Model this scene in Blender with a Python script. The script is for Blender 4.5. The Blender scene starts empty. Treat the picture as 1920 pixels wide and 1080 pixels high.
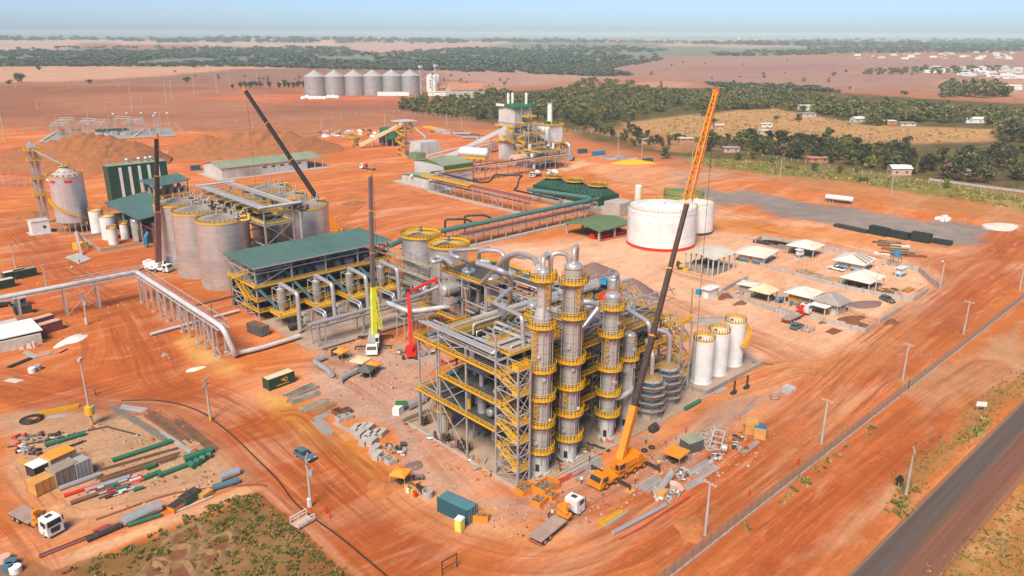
import bpy,math,random
import numpy as np
from mathutils import Vector
R=math.radians
random.seed(7)
S=bpy.context.scene
COL=S.collection
# ------------------------------------------------------------------ camera, sky, sun, exposure
CAM_H=72.0;FPX=1443.0;PITCH=math.atan(478/FPX);ROLL=R(0.2);YAW=R(47.2)  # world X and Y run along the plant's own grid
cam=bpy.data.cameras.new('camera');cam.sensor_width=36.0;cam.lens=FPX/1920*36
cam.clip_start=0.5;cam.clip_end=90000
co=bpy.data.objects.new('camera',cam);COL.objects.link(co);S.camera=co
co.location=(0,0,CAM_H)
from mathutils import Euler,Matrix
co.rotation_euler=(Matrix.Rotation(YAW-math.pi/2,3,'Z')@Matrix.Rotation(math.pi/2-PITCH,3,'X')@Matrix.Rotation(ROLL,3,'Z')).to_euler()
SUN_EL=R(50);SUN_AZ=R(206)  # azimuth of the sun measured from +X towards +Y (camera looks to 47 degrees)
W=bpy.data.worlds.new('World');S.world=W;W.use_nodes=True
nt=W.node_tree;bg=nt.nodes['Background']
sky=nt.nodes.new('ShaderNodeTexSky');sky.sky_type='NISHITA';sky.sun_disc=False
sky.sun_elevation=SUN_EL;sky.sun_rotation=math.pi/2-SUN_AZ
sky.air_density=0.5;sky.dust_density=1.0;sky.ozone_density=2.8;sky.altitude=300
nt.links.new(sky.outputs[0],bg.inputs[0]);bg.inputs[1].default_value=0.047
sl=bpy.data.lights.new('sun','SUN');sl.energy=1.5;sl.angle=R(26);sl.color=(1.0,.91,.72)
so=bpy.data.objects.new('sun',sl);COL.objects.link(so)
sd=Vector((math.cos(SUN_EL)*math.cos(SUN_AZ),math.cos(SUN_EL)*math.sin(SUN_AZ),math.sin(SUN_EL)))
so.rotation_euler=(-sd).to_track_quat('-Z','Y').to_euler();so.location=sd*300
S.view_settings.view_transform='Standard';S.view_settings.look='None'
S.view_settings.exposure=1.78;S.view_settings.gamma=1.0
S.cycles.max_bounces=6;S.cycles.diffuse_bounces=1;S.cycles.glossy_bounces=3;S.cycles.transparent_max_bounces=10
S.cycles.volume_bounces=0;S.cycles.use_denoising=True;S.cycles.caustics_reflective=False;S.cycles.caustics_refractive=False
# ------------------------------------------------------------------ surveying: a sight line of the photograph to a point of the site
_c,_s=math.cos(PITCH),math.sin(PITCH);_cy,_sy=math.cos(YAW),math.sin(YAW)
def at(px,py,z=0.0):
 u=(px-960)/FPX;v=(py-540)/FPX
 u,v=u*math.cos(ROLL)+v*math.sin(ROLL),-u*math.sin(ROLL)+v*math.cos(ROLL)
 f=_c-v*_s;d=-(_s+v*_c)
 t=(z-CAM_H)/d
 return((f*_cy+u*_sy)*t,(f*_sy-u*_cy)*t)
def at3(px,py,z=0.0):return at(px,py,z)+(z,)
def hgt(bx,by,ty):
 x,y=at(bx,by);f=x*_cy+y*_sy
 v=(ty-540)/FPX;w=(_s+v*_c)/(_c-v*_s)
 return CAM_H-f*w
 # ------------------------------------------------------------------ materials
def lin(c):
 return tuple(((x/255)/12.92 if x/255<=.04045 else((x/255+.055)/1.055)**2.4)for x in c)
MATS={}
DUST=(.40,.17,.075)
def node(nt,t,**k):
 n=nt.nodes.new(t)
 for a,b in k.items():
  if a.startswith('i_'):n.inputs[a[2:].replace('_',' ')].default_value=b
  else:setattr(n,a,b)
 return n
def base(name,c,r,m):
 M=bpy.data.materials.new(name);M.use_nodes=True
 b=M.node_tree.nodes['Principled BSDF']
 b.inputs['Base Color'].default_value=(*c,1);b.inputs['Roughness'].default_value=r;b.inputs['Metallic'].default_value=m
 MATS[name]=M
 return M,M.node_tree,b
def objcoord(nt):
 tc=node(nt,'ShaderNodeTexCoord');oi=node(nt,'ShaderNodeObjectInfo')
 ml=node(nt,'ShaderNodeMath',operation='MULTIPLY');ml.inputs[1].default_value=91.0
 nt.links.new(oi.outputs['Random'],ml.inputs[0])
 ad=node(nt,'ShaderNodeVectorMath',operation='ADD')
 nt.links.new(tc.outputs['Object'],ad.inputs[0]);nt.links.new(ml.outputs[0],ad.inputs[1])
 return tc,ad,oi
def noise(nt,vec,scale,detail=4,rough=.6):
 n=node(nt,'ShaderNodeTexNoise');n.inputs['Scale'].default_value=scale;n.inputs['Detail'].default_value=detail;n.inputs['Roughness'].default_value=rough
 if vec is not None:nt.links.new(vec,n.inputs['Vector'])
 return n
def maprange(nt,src,a,b,c,d):
 m=node(nt,'ShaderNodeMapRange');nt.links.new(src,m.inputs[0])
 for i,v in enumerate((a,b,c,d)):m.inputs[i+1].default_value=v
 return m.outputs[0]
def mixc(nt,fac,a,b,mode='MIX'):
 m=node(nt,'ShaderNodeMix',data_type='RGBA',blend_type=mode)
 for s,v in((0,fac),(6,a),(7,b)):
  if isinstance(v,(int,float)):m.inputs[s].default_value=v
  elif isinstance(v,tuple):m.inputs[s].default_value=(*v[:3],1)
  else:nt.links.new(v,m.inputs[s])
 return m.outputs[2]
def mat(name,c,r=.6,m=0.0,var=.14,sc=.5,dust=.25,bump=0.0,rnd=0.0,laps=0):
 M,nt,b=base(name,c,r,m)
 tc,ad,oi=objcoord(nt)
 n=noise(nt,ad.outputs[0],sc,6)
 f=maprange(nt,n.outputs[0],.3,.7,1-var,1+var)
 if laps:
  mp=node(nt,'ShaderNodeMapping');nt.links.new(ad.outputs[0],mp.inputs[0]);mp.inputs['Scale'].default_value=(laps,.02,.02)
  g=noise(nt,mp.outputs[0],1.0,3,.8);q=node(nt,'ShaderNodeMath',operation='MULTIPLY');nt.links.new(f,q.inputs[0]);nt.links.new(maprange(nt,g.outputs[0],.3,.7,.78,1.2),q.inputs[1]);f=q.outputs[0]
 if rnd:
  f2=maprange(nt,oi.outputs['Random'],0,1,1-rnd,1+rnd)
  mm=node(nt,'ShaderNodeMath',operation='MULTIPLY');nt.links.new(f,mm.inputs[0]);nt.links.new(f2,mm.inputs[1]);f=mm.outputs[0]
 col=mixc(nt,1.0,c,f,'MULTIPLY')
 if dust:
  n2=noise(nt,ad.outputs[0],sc*2.3+.1,5,.7)
  d=maprange(nt,n2 .outputs[0],.42,.75,0,dust)
  col=mixc(nt,d,col,DUST)
 nt.links.new(col,b.inputs['Base Color'])
 if bump:
  bp=node(nt,'ShaderNodeBump');bp.inputs['Distance'].default_value=bump
  nt.links.new(n.outputs[0],bp.inputs['Height']);nt.links.new(bp.outputs[0],b.inputs['Normal'])
 return M
mat('galv',(.44,.42,.42),.5,.15,dust=.22)  # painted / galvanised structural steel
mat('steel_light',(.52,.50,.50),.45,.2,dust=.15)
mat('pipe_clad',(.60,.60,.62),.32,.55,var=.1,sc=.7,dust=.12)  # aluminium cladding
mat('pipe_white',(.60,.61,.63),.4,.1,dust=.12)
mat('yellow',(.80,.42,.012),.5,0,var=.1,dust=.1)
mat('yellow_pale',(.82,.54,.12),.5,dust=.2)
mat('lime',(.74,.74,.06),.45,dust=.1)
mat('orange',(.85,.27,.02),.45,dust=.12)
mat('orange_cloth',(.86,.30,.03),.8,dust=.1)
mat('crane_yellow',(.80,.235,.008),.4,dust=.1)
mat('white',(.80,.80,.80),.5,var=.06,dust=.14)
mat('offwhite',(.60,.56,.50),.7,dust=.25)
mat('panel',(.55,.54,.54),.6,var=.1,dust=.25,laps=.8)
mat('concrete',(.38,.33,.30),.85,var=.2,dust=.4,bump=.02)
mat('concrete_pale',(.46,.43,.41),.85,var=.15,dust=.3)
mat('slab',(.42,.30,.23),.9,var=.22,sc=.3,dust=.45)
mat('grating',(.06,.062,.066),.8,var=.3,dust=.15)
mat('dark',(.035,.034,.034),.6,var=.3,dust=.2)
mat('black',(.018,.018,.02),.5,dust=.15)
mat('rubber',(.03,.028,.027),.85,dust=.35)
mat('boom_dark',(.042,.024,.018),.4,.2,dust=.15)
mat('boom_maroon',(.16,.07,.06),.45,dust=.15)
mat('boom_grey',(.17,.145,.15),.4,.3,dust=.15)
mat('teal_roof',(.075,.165,.15),.5,var=.12,sc=.15,dust=.16,laps=.9)
mat('green_roof',(.26,.31,.21),.6,var=.12,sc=.15,dust=.3,laps=.7)
mat('shed_green',(.12,.20,.09),.55,var=.12,sc=.15,dust=.2,laps=.9)
mat('net_black',(.010,.026,.024),.7,dust=.08)
mat('dark_green',(.010,.066,.042),.5,var=.15,sc=.2,dust=.06,laps=1.1)
mat('mid_green',(.022,.15,.05),.5,dust=.1)
mat('pipe_green',(.02,.15,.09),.45,dust=.1)
mat('pipe_teal',(.07,.20,.19),.45,dust=.1)
mat('pipe_black',(.03,.028,.032),.5,dust=.15)
mat('pipe_rust',(.17,.085,.05),.8,var=.3,dust=.3)
mat('maroon_dark',(.12,.05,.035),.8,dust=.15)
mat('maroon',(.26,.07,.08),.6,dust=.2)
mat('red',(.68,.02,.015),.45,dust=.08)
mat('red_dust',(.50,.09,.06),.6,dust=.2)
mat('blue',(.02,.22,.42),.5,dust=.1)
mat('teal_box',(.018,.115,.155),.5,var=.12,dust=.1)
mat('teal_top',(.07,.21,.24),.55,var=.1,dust=.12)
mat('steel_blue',(.10,.22,.29),.35,.3,dust=.1)
mat('reactor_blue',(.03,.16,.24),.5,dust=.25)
mat('tan_dome',(.36,.22,.085),.7,dust=.25)
mat('wood',(.34,.22,.13),.85,var=.3,dust=.3)
mat('wood_box',(.62,.30,.08),.8,var=.2,dust=.2)
mat('lumber',(.40,.33,.27),.85,var=.35,dust=.3)
mat('scaffold',(.30,.25,.22),.6,.3,dust=.3)
mat('tile_white',(.74,.68,.60),.8,var=.14,dust=.25)
mat('tile_cream',(.78,.58,.36),.8,var=.1,dust=.2)
mat('tile_grey',(.33,.29,.28),.8,var=.15,dust=.25)
mat('tile_red',(.48,.20,.11),.8,var=.2,dust=.2)
mat('brick',(.52,.24,.13),.85,var=.2,dust=.2)
mat('wall_pink',(.60,.38,.30),.8,var=.15,dust=.25)
mat('glass_dark',(.03,.04,.05),.15,0,var=.1,dust=.05)
mat('truck_bed',(.38,.27,.23),.7,var=.2,dust=.4)
mat('tarp_grey',(.30,.24,.20),.85,var=.2,dust=.3)
mat('netting_pink',(.70,.42,.34),.8,var=.15,dust=.3)
mat('tarp_dark',(.09,.10,.10),.7,dust=.2)
mat('skin',(.32,.16,.09),.6,dust=0)
mat('cloth_blue',(.05,.08,.16),.8,dust=.1)
mat('hivis',(.75,.55,.02),.7,dust=.1)
mat('lamp_glass',(.9,.9,.92),.3,dust=0)
def plates(name,c,w,h,r,m,mortar=.035,dust=.2,mdark=.5):
 """sheet-metal courses round a cylinder standing at its thing's origin"""
 M,nt,b=base(name,c,r,m)
 tc=node(nt,'ShaderNodeTexCoord');sp=node(nt,'ShaderNodeSeparateXYZ');nt.links.new(tc.outputs['Object'],sp.inputs[0])
 an=node(nt,'ShaderNodeMath',operation='ARCTAN2');nt.links.new(sp.outputs[1],an.inputs[0]);nt.links.new(sp.outputs[0],an.inputs[1])
 ml=node(nt,'ShaderNodeMath',operation='MULTIPLY');nt.links.new(an.outputs[0],ml.inputs[0]);ml.inputs[1].default_value=7.0
 cb=node(nt,'ShaderNodeCombineXYZ');nt.links.new(ml.outputs[0],cb.inputs[0]);nt.links.new(sp.outputs[2],cb.inputs[1])
 br=node(nt,'ShaderNodeTexBrick');nt.links.new(cb.outputs[0],br.inputs['Vector'])
 br.inputs['Scale'].default_value=1;br.inputs['Brick Width'].default_value=w;br.inputs['Row Height'].default_value=h
 br.inputs['Mortar Size'].default_value=mortar;br.inputs['Mortar Smooth'].default_value=.3
 br.inputs['Color1'].default_value=(*[x*.94 for x in c],1);br.inputs['Color2'].default_value=(*[x*1.06 for x in c],1)
 br.inputs['Mortar'].default_value=(*[x*mdark for x in c],1)
 n=noise(nt,tc.outputs['Object'],.25,5)
 f=maprange(nt,n.outputs[0],.3,.7,.86,1.12)
 col=mixc(nt,1.0,br.outputs[0],f,'MULTIPLY')
 d=maprange(nt,n.outputs[0],.5,.85,0,dust)
 col=mixc(nt,d,col,DUST)
 nt.links.new(col,b.inputs['Base Color'])
 bp=node(nt,'ShaderNodeBump');bp.inputs['Distance'].default_value=.03;bp.inputs['Strength'].default_value=.5
 nt.links.new(br.outputs['Fac'],bp.inputs['Height']);bp.invert=True;nt.links.new(bp.outputs[0],b.inputs['Normal'])
 return M
plates('ferm_steel',(.62,.60,.59),6.0,1.75,.34,.6,dust=.06)
plates('column_steel',(.50,.475,.46),60,1.6,.45,.25,mortar=.06,dust=.12)
plates('tank_white',(.81,.81,.81),5.0,2.0,.45,0,mortar=.035,dust=.09,mdark=.82)
plates('silo_steel',(.66,.69,.73),1.15,40,.34,.6,mortar=.06,dust=.06,mdark=.62)
plates('far_silo',(.48,.46,.46),60,1.1,.5,.45,mortar=.14,dust=.1,mdark=.72)
plates('vessel_steel',(.52,.50,.49),30,2.2,.42,.35,mortar=.05,dust=.15)
# ------------------------------------------------------------------ mesh building
class MB:
 def __init__(s):s.v=[];s.f=[];s.m=[];s.sm=[];s.mats=[]
 def mi(s,mt):
  if mt is None:return 0
  if mt not in s.mats:s.mats.append(mt)
  return s.mats.index(mt)
 def add(s,vs,fs,mt=None,smooth=False):
  o=len(s.v);s.v.extend(vs);k=s.mi(mt)
  for f in fs:s.f.append(tuple(i+o for i in f));s.m.append(k);s.sm.append(smooth)
  return s
 def box(s,x0,y0,z0,x1,y1,z1,mt=None):
  vs=[(x,y,z)for z in(z0,z1)for y in(y0,y1)for x in(x0,x1)]
  return s.add(vs,[(0,2,3,1),(4,5,7,6),(0,1,5,4),(2,6,7,3),(0,4,6,2),(1,3,7,5)],mt)
 def obox(s,c,size,a=0.0,mt=None,tilt=0.0,taper=1.0):
  hx,hy,hz=size[0]/2,size[1]/2,size[2];ca,sa=math.cos(a),math.sin(a);vs=[]
  for z in(0,hz):
   k=taper if z else 1
   for y in(-hy,hy):
    for x in(-hx,hx):
     X,Y,Z=x*k,y*k,z+x*math.tan(tilt)
     vs.append((c[0]+X*ca-Y*sa,c[1]+X*sa+Y*ca,c[2]+Z))
  return s.add(vs,[(0,2,3,1),(4,5,7,6),(0,1,5,4),(2,6,7,3),(0,4,6,2),(1,3,7,5)],mt)
 def beam(s,p,q,w,h=None,mt=None):
  h=h or w;p=Vector(p);q=Vector(q);d=q-p
  if d.length<1e-6:return s
  d.normalize();up=Vector((0,0,1))if abs(d.z)<.95 else Vector((1,0,0))
  a=d.cross(up).normalized()*(w/2);b=a.cross(d).normalized()*(h/2)
  vs=[tuple(e+i*a+j*b)for e in(p,q)for i,j in((-1,-1),(1,-1),(1,1),(-1,1))]
  return s.add(vs,[(0,1,2,3),(7,6,5,4),(0,4,5,1),(1,5,6,2),(2,6,7,3),(3,7,4,0)],mt)
 def lathe(s,c,prof,n=24,mt=None,smooth=True,a0=0.0,a1=None):
  full=a1 is None;a1=a0+2*math.pi if full else a1
  m=n if full else n+1
  for k in range(len(prof)-1):
   (r0,z0),(r1,z1)=prof[k],prof[k+1];vs=[]
   for r,z in((r0,z0),(r1,z1)):
    for i in range(m):
     t=a0+(a1-a0)*i/n;vs.append((c[0]+r*math.cos(t),c[1]+r*math.sin(t),c[2]+z))
   fs=[(i,(i+1)%m,m+(i+1)%m,m+i)for i in range(n)]
   if r1<1e-6:fs=[(i,(i+1)%m,m+i)for i in range(n)]
   if r0<1e-6:fs=[(i,m+(i+1)%m,m+i)for i in range(n)]
   s.add(vs,fs,mt,smooth)
  return s
 def cyl(s,c,r,h,n=20,mt=None,r2=None,smooth=True,cap=True):
  r2=r if r2 is None else r2
  s.lathe(c,[(r,0),(r2,h)],n,mt,smooth)
  if cap:
   s.disc((c[0],c[1],c[2]+h),r2,n,mt);s.disc(c,r,n,mt,True)
  return s
 def disc(s,c,r,n=20,mt=None,flip=False):
  vs=[(c[0]+r*math.cos(2*math.pi*i/n),c[1]+r*math.sin(2*math.pi*i/n),c[2])for i in range(n)]
  return s.add(vs,[tuple(range(n))[::-1]if flip else tuple(range(n))],mt)
 def dome(s,c,r,h,n=20,k=4,mt=None):
  return s.lathe(c,[(r*math.cos(i*math.pi/2/k),h*math.sin(i*math.pi/2/k))for i in range(k)]+[(0,h)],n,mt)
 def tube(s,pts,r,n=8,mt=None,bend=None,cap=True,r2=None):
  P=[Vector(p)for p in pts]
  if bend:
   Q=[P[0]]
   for i in range(1,len(P)-1):
    a,b,c=P[i-1],P[i],P[i+1];la,lc=(a-b).length,(c-b).length
    k=min(bend,la*.49,lc*.49);p0=b+(a-b)*(k/la);p1=b+(c-b)*(k/lc)
    for t in(0,.25,.5,.75,1):Q.append(p0*(1-t)**2+b*2*t*(1-t)+p1*t*t)
   Q.append(P[-1]);P=Q
  vs=[];d=(P[1]-P[0]).normalized()
  nrm=d.cross(Vector((0,0,1)))
  if nrm.length<.05:nrm=d.cross(Vector((1,0,0)))
  nrm.normalize();L=len(P)
  for i,p in enumerate(P):
   t=(P[min(i+1,L-1)]-P[max(i-1,0)])
   if t.length<1e-6:t=d
   t.normalize();nrm=(nrm-t*nrm.dot(t)).normalized();bn=t.cross(nrm)
   rr=r if r2 is None else r+(r2-r)*i/(L-1)
   for k in range(n):
    a=2*math.pi*k/n;vs.append(tuple(p+nrm*(rr*math.cos(a))+bn*(rr*math.sin(a))))
  fs=[(i*n+k,i*n+(k+1)%n,(i+1)*n+(k+1)%n,(i+1)*n+k)for i in range(L-1)for k in range(n)]
  s.add(vs,fs,mt,True)
  if cap:
   s.add(vs[:n],[tuple(range(n))[::-1]],mt);s.add(vs[-n:],[tuple(range(n))],mt)
  return s
 def hcyl(s,p,q,r,n=16,mt=None,dome=0.0):
  s.tube([p,q],r,n,mt,cap=not dome)
  if dome:
   for a,b in((Vector(p),Vector(q)),(Vector(q),Vector(p))):
    d=(a-b).normalized();m=Vector((0,0,1)).rotation_difference(d).to_matrix()
    t=MB().dome((0,0,0),r,dome,n,3)
    s.add([tuple(m@Vector(v)+a)for v in t.v],t.f,mt,True)
  return s
 def poly(s,pts,mt=None,smooth=False):return s.add([tuple(p)for p in pts],[tuple(range(len(pts)))],mt,smooth)
 def slab(s,quad,t,mt=None):
  """thick plate under a polygon given by 3-D points (counter-clockwise from above)"""
  n=len(quad);top=[tuple(p)for p in quad];bot=[(p[0],p[1],p[2]-t)for p in quad]
  return s.add(top+bot,[tuple(range(n)),tuple(range(2*n-1,n-1,-1))]+[(i,n+i,n+(i+1)%n,(i+1)%n)for i in range(n)],mt)
 def rail(s,pts,h=1.1,step=1.5,t=.07,closed=False,mt=None,bars=2,toe=.16):
  P=[Vector(p)for p in pts]
  if closed:P.append(P[0])
  for a,b in zip(P[:-1],P[1:]):
   L=(b-a).length
   if L<.02:continue
   k=max(1,int(round(L/step)))
   for i in range(k+1):s.beam(a+(b-a)*(i/k),a+(b-a)*(i/k)+Vector((0,0,h)),t,t)
   for j in range(1,bars+1):s.beam(a+Vector((0,0,h*j/bars)),b+Vector((0,0,h*j/bars)),t,t)
   if toe:s.beam(a+Vector((0,0,toe/2)),b+Vector((0,0,toe/2)),t*.7,toe)
  return s
 def ringrail(s,c,r,z,h=1.1,n=18,t=.07,a0=0,a1=2*math.pi,bars=2,toe=.2):
  pts=[(c[0]+r*math.cos(a0+(a1-a0)*i/n),c[1]+r*math.sin(a0+(a1-a0)*i/n),z)for i in range(n+1)]
  return s.rail(pts,h,99,t,bars=bars,toe=toe)
 def stair(s,p,q,w,mt=None,h=1.0,t=.08):
  """flight from p up to q, width w, treads and two handrails"""
  p,q=Vector(p),Vector(q);d=Vector((q.x-p.x,q.y-p.y,0));sd=Vector((-d.y,d.x,0)).normalized()*(w/2)
  for k in(-1,1):
   s.beam(p+sd*k,q+sd*k,.08,.28);s.beam(p+sd*k+Vector((0,0,h)),q+sd*k+Vector((0,0,h)),t,t)
   for i in range(4):s.beam(p+sd*k+(q-p)*(i/3),p+sd*k+(q-p)*(i/3)+Vector((0,0,h)),t,t)
  n=max(4,int((q.z-p.z)/.3))
  for i in range(1,n):
   m=p+(q-p)*(i/n);s.beam(m-sd,m+sd,.28,.05)
  return s
 def ladder(s,x,y,z0,z1,a,w=.5,t=.06,cage=True):
  ca,sa=math.cos(a),math.sin(a);tx,ty=-sa*w/2,ca*w/2
  for k in(-1,1):s.beam((x+k*tx,y+k*ty,z0),(x+k*tx,y+k*ty,z1),t,t)
  z=z0+.3
  while z<z1:s.beam((x-tx,y-ty,z),(x+tx,y+ty,z),t*.8,t*.8);z+=.6
  if cage:
   z=z0+2.2
   while z<z1+.1:
    pts=[(x+ca*.75*math.sin(u)+tx*1.5*math.cos(u),y+sa*.75*math.sin(u)+ty*1.5*math.cos(u),z)for u in[math.pi*i/5 for i in range(6)]]
    for p,q in zip(pts[:-1],pts[1:]):s.beam(p,q,.05,.09)
    z+=1.0
   for u in(.7,1.57,2.4):
    xx,yy=x+ca*.75*math.sin(u)+tx*1.5*math.cos(u),y+sa*.75*math.sin(u)+ty*1.5*math.cos(u)
    s.beam((xx,yy,z0+2.2),(xx,yy,z1),.05,.05)
  return s
 def rotated(s,a,off=(0,0,0)):
  ca,sa=math.cos(a),math.sin(a)
  s.v=[(x*ca-y*sa+off[0],x*sa+y*ca+off[1],z+off[2])for x,y,z in s.v];return s
 def mesh(s,name,mt,off=(0,0,0)):
  me=bpy.data.meshes.new(name);V=np.array(s.v,dtype=np.float32).reshape(-1,3)-np.array(off,dtype=np.float32)
  me.from_pydata(V.tolist(),[],s.f)
  ms=s.mats if s.mats else[mt]
  if s.mats and None in s.mats:ms=s.mats
  for k in ms:me.materials.append(MATS[k])
  me.polygons.foreach_set('material_index',s.m);me.polygons.foreach_set('use_smooth',s.sm);me.update()
  return me
def tag(o,label=None,cat=None,group=None,kind=None):
 if label:o['label']=label
 if cat:o['category']=cat
 if group:o['group']=group
 if kind:o['kind']=kind
 return o
def thing(name,label,cat,loc=(0,0,0),group=None,rz=0.0):
 o=bpy.data.objects.new(name,None);o.empty_display_size=.3;COL.objects.link(o)
 o.location=loc;o.rotation_euler=(0,0,rz)
 return tag(o,label,cat,group,'thing')
def wloc(o):
 v=Vector(o.location)
 while o.parent:o=o.parent;v+=Vector(o.location)
 return v
def part(name,mb,mt,parent,world=True,label=None):
 """a mesh under its thing; world=True: the shape was given in site coordinates (unrotated parents only)"""
 off=tuple(wloc(parent))if world else(0,0,0)
 o=bpy.data.objects.new(name,mb.mesh(name,mt,off));COL.objects.link(o);o.parent=parent
 if label:o['label']=label
 return o
def solo(name,mb,mt,label,cat,group=None,kind=None,loc=None,rz=0.0):
 """a thing that is one mesh; its origin goes to the foot of the shape"""
 if loc is None:
  V=np.array(mb.v);a,b=V.min(0),V.max(0);off=((a[0]+b[0])/2,(a[1]+b[1])/2,a[2]);loc=off
 else:off=(0,0,0)
 o=bpy.data.objects.new(name,mb.mesh(name,mt,off));COL.objects.link(o);o.location=loc;o.rotation_euler=(0,0,rz)
 return tag(o,label,cat,group,kind or('thing' if cat else None))
def dup(root,loc=None,rz=None,label=None,group=None,scale=None):
 c=root.copy();COL.objects.link(c)
 if loc is not None:c.location=loc
 if rz is not None:c.rotation_euler=(0,0,rz)
 if scale is not None:c.scale=scale if hasattr(scale,'__len__')else(scale,)*3
 if label:c['label']=label
 if group:c['group']=group
 def sub(a,b):
  for ch in list(a.children):
   if ch==b:continue
   d=ch.copy();COL.objects.link(d);d.parent=b;sub(ch,d)
 sub(root,c)
 return c
 # ------------------------------------------------------------------ the ground: one sheet to the horizon, its colours are those of the soils
def vnoise(x,y,seed=0):
 xi=np.floor(x).astype(np.int64);yi=np.floor(y).astype(np.int64);xf=x-xi;yf=y-yi
 def h(a,b):
  n=(a*374761393+b*668265263+seed*974634777)&0xffffffff
  n=((n^(n>>13))*1274126177)&0xffffffff
  return((n^(n>>16))&0xffff)/65535.0
 u=xf*xf*(3-2*xf);v=yf*yf*(3-2*yf)
 return(h(xi,yi)*(1-u)+h(xi+1,yi)*u)*(1-v)+(h(xi,yi+1)*(1-u)+h(xi+1,yi+1)*u)*v
def fbm(x,y,oct=4,seed=0):
 s=0;a=.5;t=0
 for i in range(oct):s=s+a*vnoise(x*2**i,y*2**i,seed+i);t+=a;a*=.55
 return s/t
def relief(x,y):
 r=np.hypot(x,y);k=np.clip((r-1700)/3000,0,1);k=k*k*(3-2*k)
 return k*((fbm(x/2600,y/2600,3,5)-.5)*60+8)
def alb(c,k=.80):return np.array([v*k for v in lin(c)])
rad=[0.5,20.0,34.0]
yy=1120.0
while yy>63.4:
 a=at(960,yy);rad.append(math.hypot(*a));yy-=1.9 if yy>70 else.35
rad+=[rad[-1]*1.3,60000.0];rad=np.array(sorted(set(rad)))
ang=np.concatenate([np.arange(-43,43,.095),np.arange(43,317,3.5)])*math.pi/180+YAW
NR,NA=len(rad),len(ang)
RR,AA=np.meshgrid(rad,ang,indexing='ij');GX=(RR*np.cos(AA)).ravel();GY=(RR*np.sin(AA)).ravel();GR=RR.ravel()
GZ=relief(GX,GY)
wx=(fbm(GX/14,GY/14,4,11)-.5);wy=(fbm(GX/14,GY/14,4,23)-.5)
bigx=(fbm(GX/120,GY/120,3,31)-.5);bigy=(fbm(GX/120,GY/120,3,37)-.5)
colr=np.tile(alb((210,116,56),.98),(GX.size,1));veg=np.zeros(GX.size)
def soft_in(poly,soft,warp):
 """0..1 mask of a polygon of site points with an uneven, soft edge (metres)"""
 P=np.array(poly,dtype=float);lo=P.min(0)-soft-warp;hi=P.max(0)+soft+warp
 idx=np.nonzero((GX>lo[0])&(GX<hi[0])&(GY>lo[1])&(GY<hi[1]))[0]
 if idx.size==0:return idx,np.zeros(0)
 k=2.2 if warp<40 else 1.6
 wxx,wyy=(wx,wy)if warp<12 else(wx*.35+bigx,wy*.35+bigy)
 x=GX[idx]+wxx[idx]*warp*k;y=GY[idx]+wyy[idx]*warp*k
 ins=np.zeros(idx.size,bool);d2=np.full(idx.size,1e18)
 for i in range(len(P)):
  a,b=P[i],P[(i+1)%len(P)]
  c=(a[1]>y)!=(b[1]>y)
  with np.errstate(divide='ignore',invalid='ignore'):
   ins^=c&(x<(b[0]-a[0])*(y-a[1])/(b[1]-a[1])+a[0])
  e=b-a;t=np.clip(((x-a[0])*e[0]+(y-a[1])*e[1])/(e@e+1e-9),0,1)
  d2=np.minimum(d2,(x-a[0]-t*e[0])**2+(y-a[1]-t*e[1])**2)
 sd_=np.where(ins,1,-1)*np.sqrt(d2)
 m=np.clip(sd_/soft*.5+.5,0,1)
 return idx,m*m*(3-2*m)
def px(*pts):return[at(p[0],max(p[1],64.6+(p[0]-960)*.00349))for p in pts]
def zone(poly,c,soft=3,warp=5,amt=1.0,v=None,k=.94):
 global colr,veg
 idx,m=soft_in(poly,soft,warp);m=m*amt
 colr[idx]=colr[idx]*(1-m)[:,None]+alb(c,k)*m[:,None]
 if v is not None:veg[idx]=veg[idx]*(1-m)+v*m
 # broad land first
allfar=px((-900,262),(-200,250),(330,236),(560,262),(700,235),(980,245),(1250,300),(1500,330),(1920,372),(2900,470))+px((2900,60),(-900,50))
zone(allfar,(176,112,80),20,30,v=.25)
zone(px((-900,236),(300,222),(700,205),(760,190),(520,165),(0,160),(-900,160)),(158,98,72),25,40,v=.35)
zone(px((60,182),(460,165),(560,185),(480,215),(120,212)),(186,122,92),30,40,.7,v=.3)
zone(px((360,186),(560,174),(770,183),(755,200),(560,196)),(204,104,66),10,20,v=.05)
zone(px((520,190),(760,188),(1000,236),(760,222)),(160,98,78),15,20,.7,v=.3)
# plains of the middle distance
zone(px((-900,122),(0,122),(430,122),(640,125),(430,132),(250,147),(130,153),(-900,157)),(208,160,132),25,40,v=.08)
zone(px((120,153),(260,145),(440,130),(700,124),(860,135),(960,150),(900,162),(600,160),(300,158)),(146,104,94),25,40,v=.15)
zone(px((780,128),(1060,124),(1180,150),(900,165)),(182,140,126),40,60,v=.2)
zone(px((1000,128),(1290,107),(1480,106),(1750,110),(2400,118),(2400,152),(1800,170),(1480,166),(1250,150)),(168,124,112),60,90,v=.25)
zone(px((1240,128),(1560,119),(1640,124),(1400,136)),(150,108,106),60,80,.6)
zone(px((1150,158),(1260,152),(1330,162),(1260,172),(1150,168)),(196,150,128),20,30,.8)
zone(px((1740,150),(2500,140),(2500,190),(1800,182)),(190,140,115),20,30,v=.2)
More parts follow.
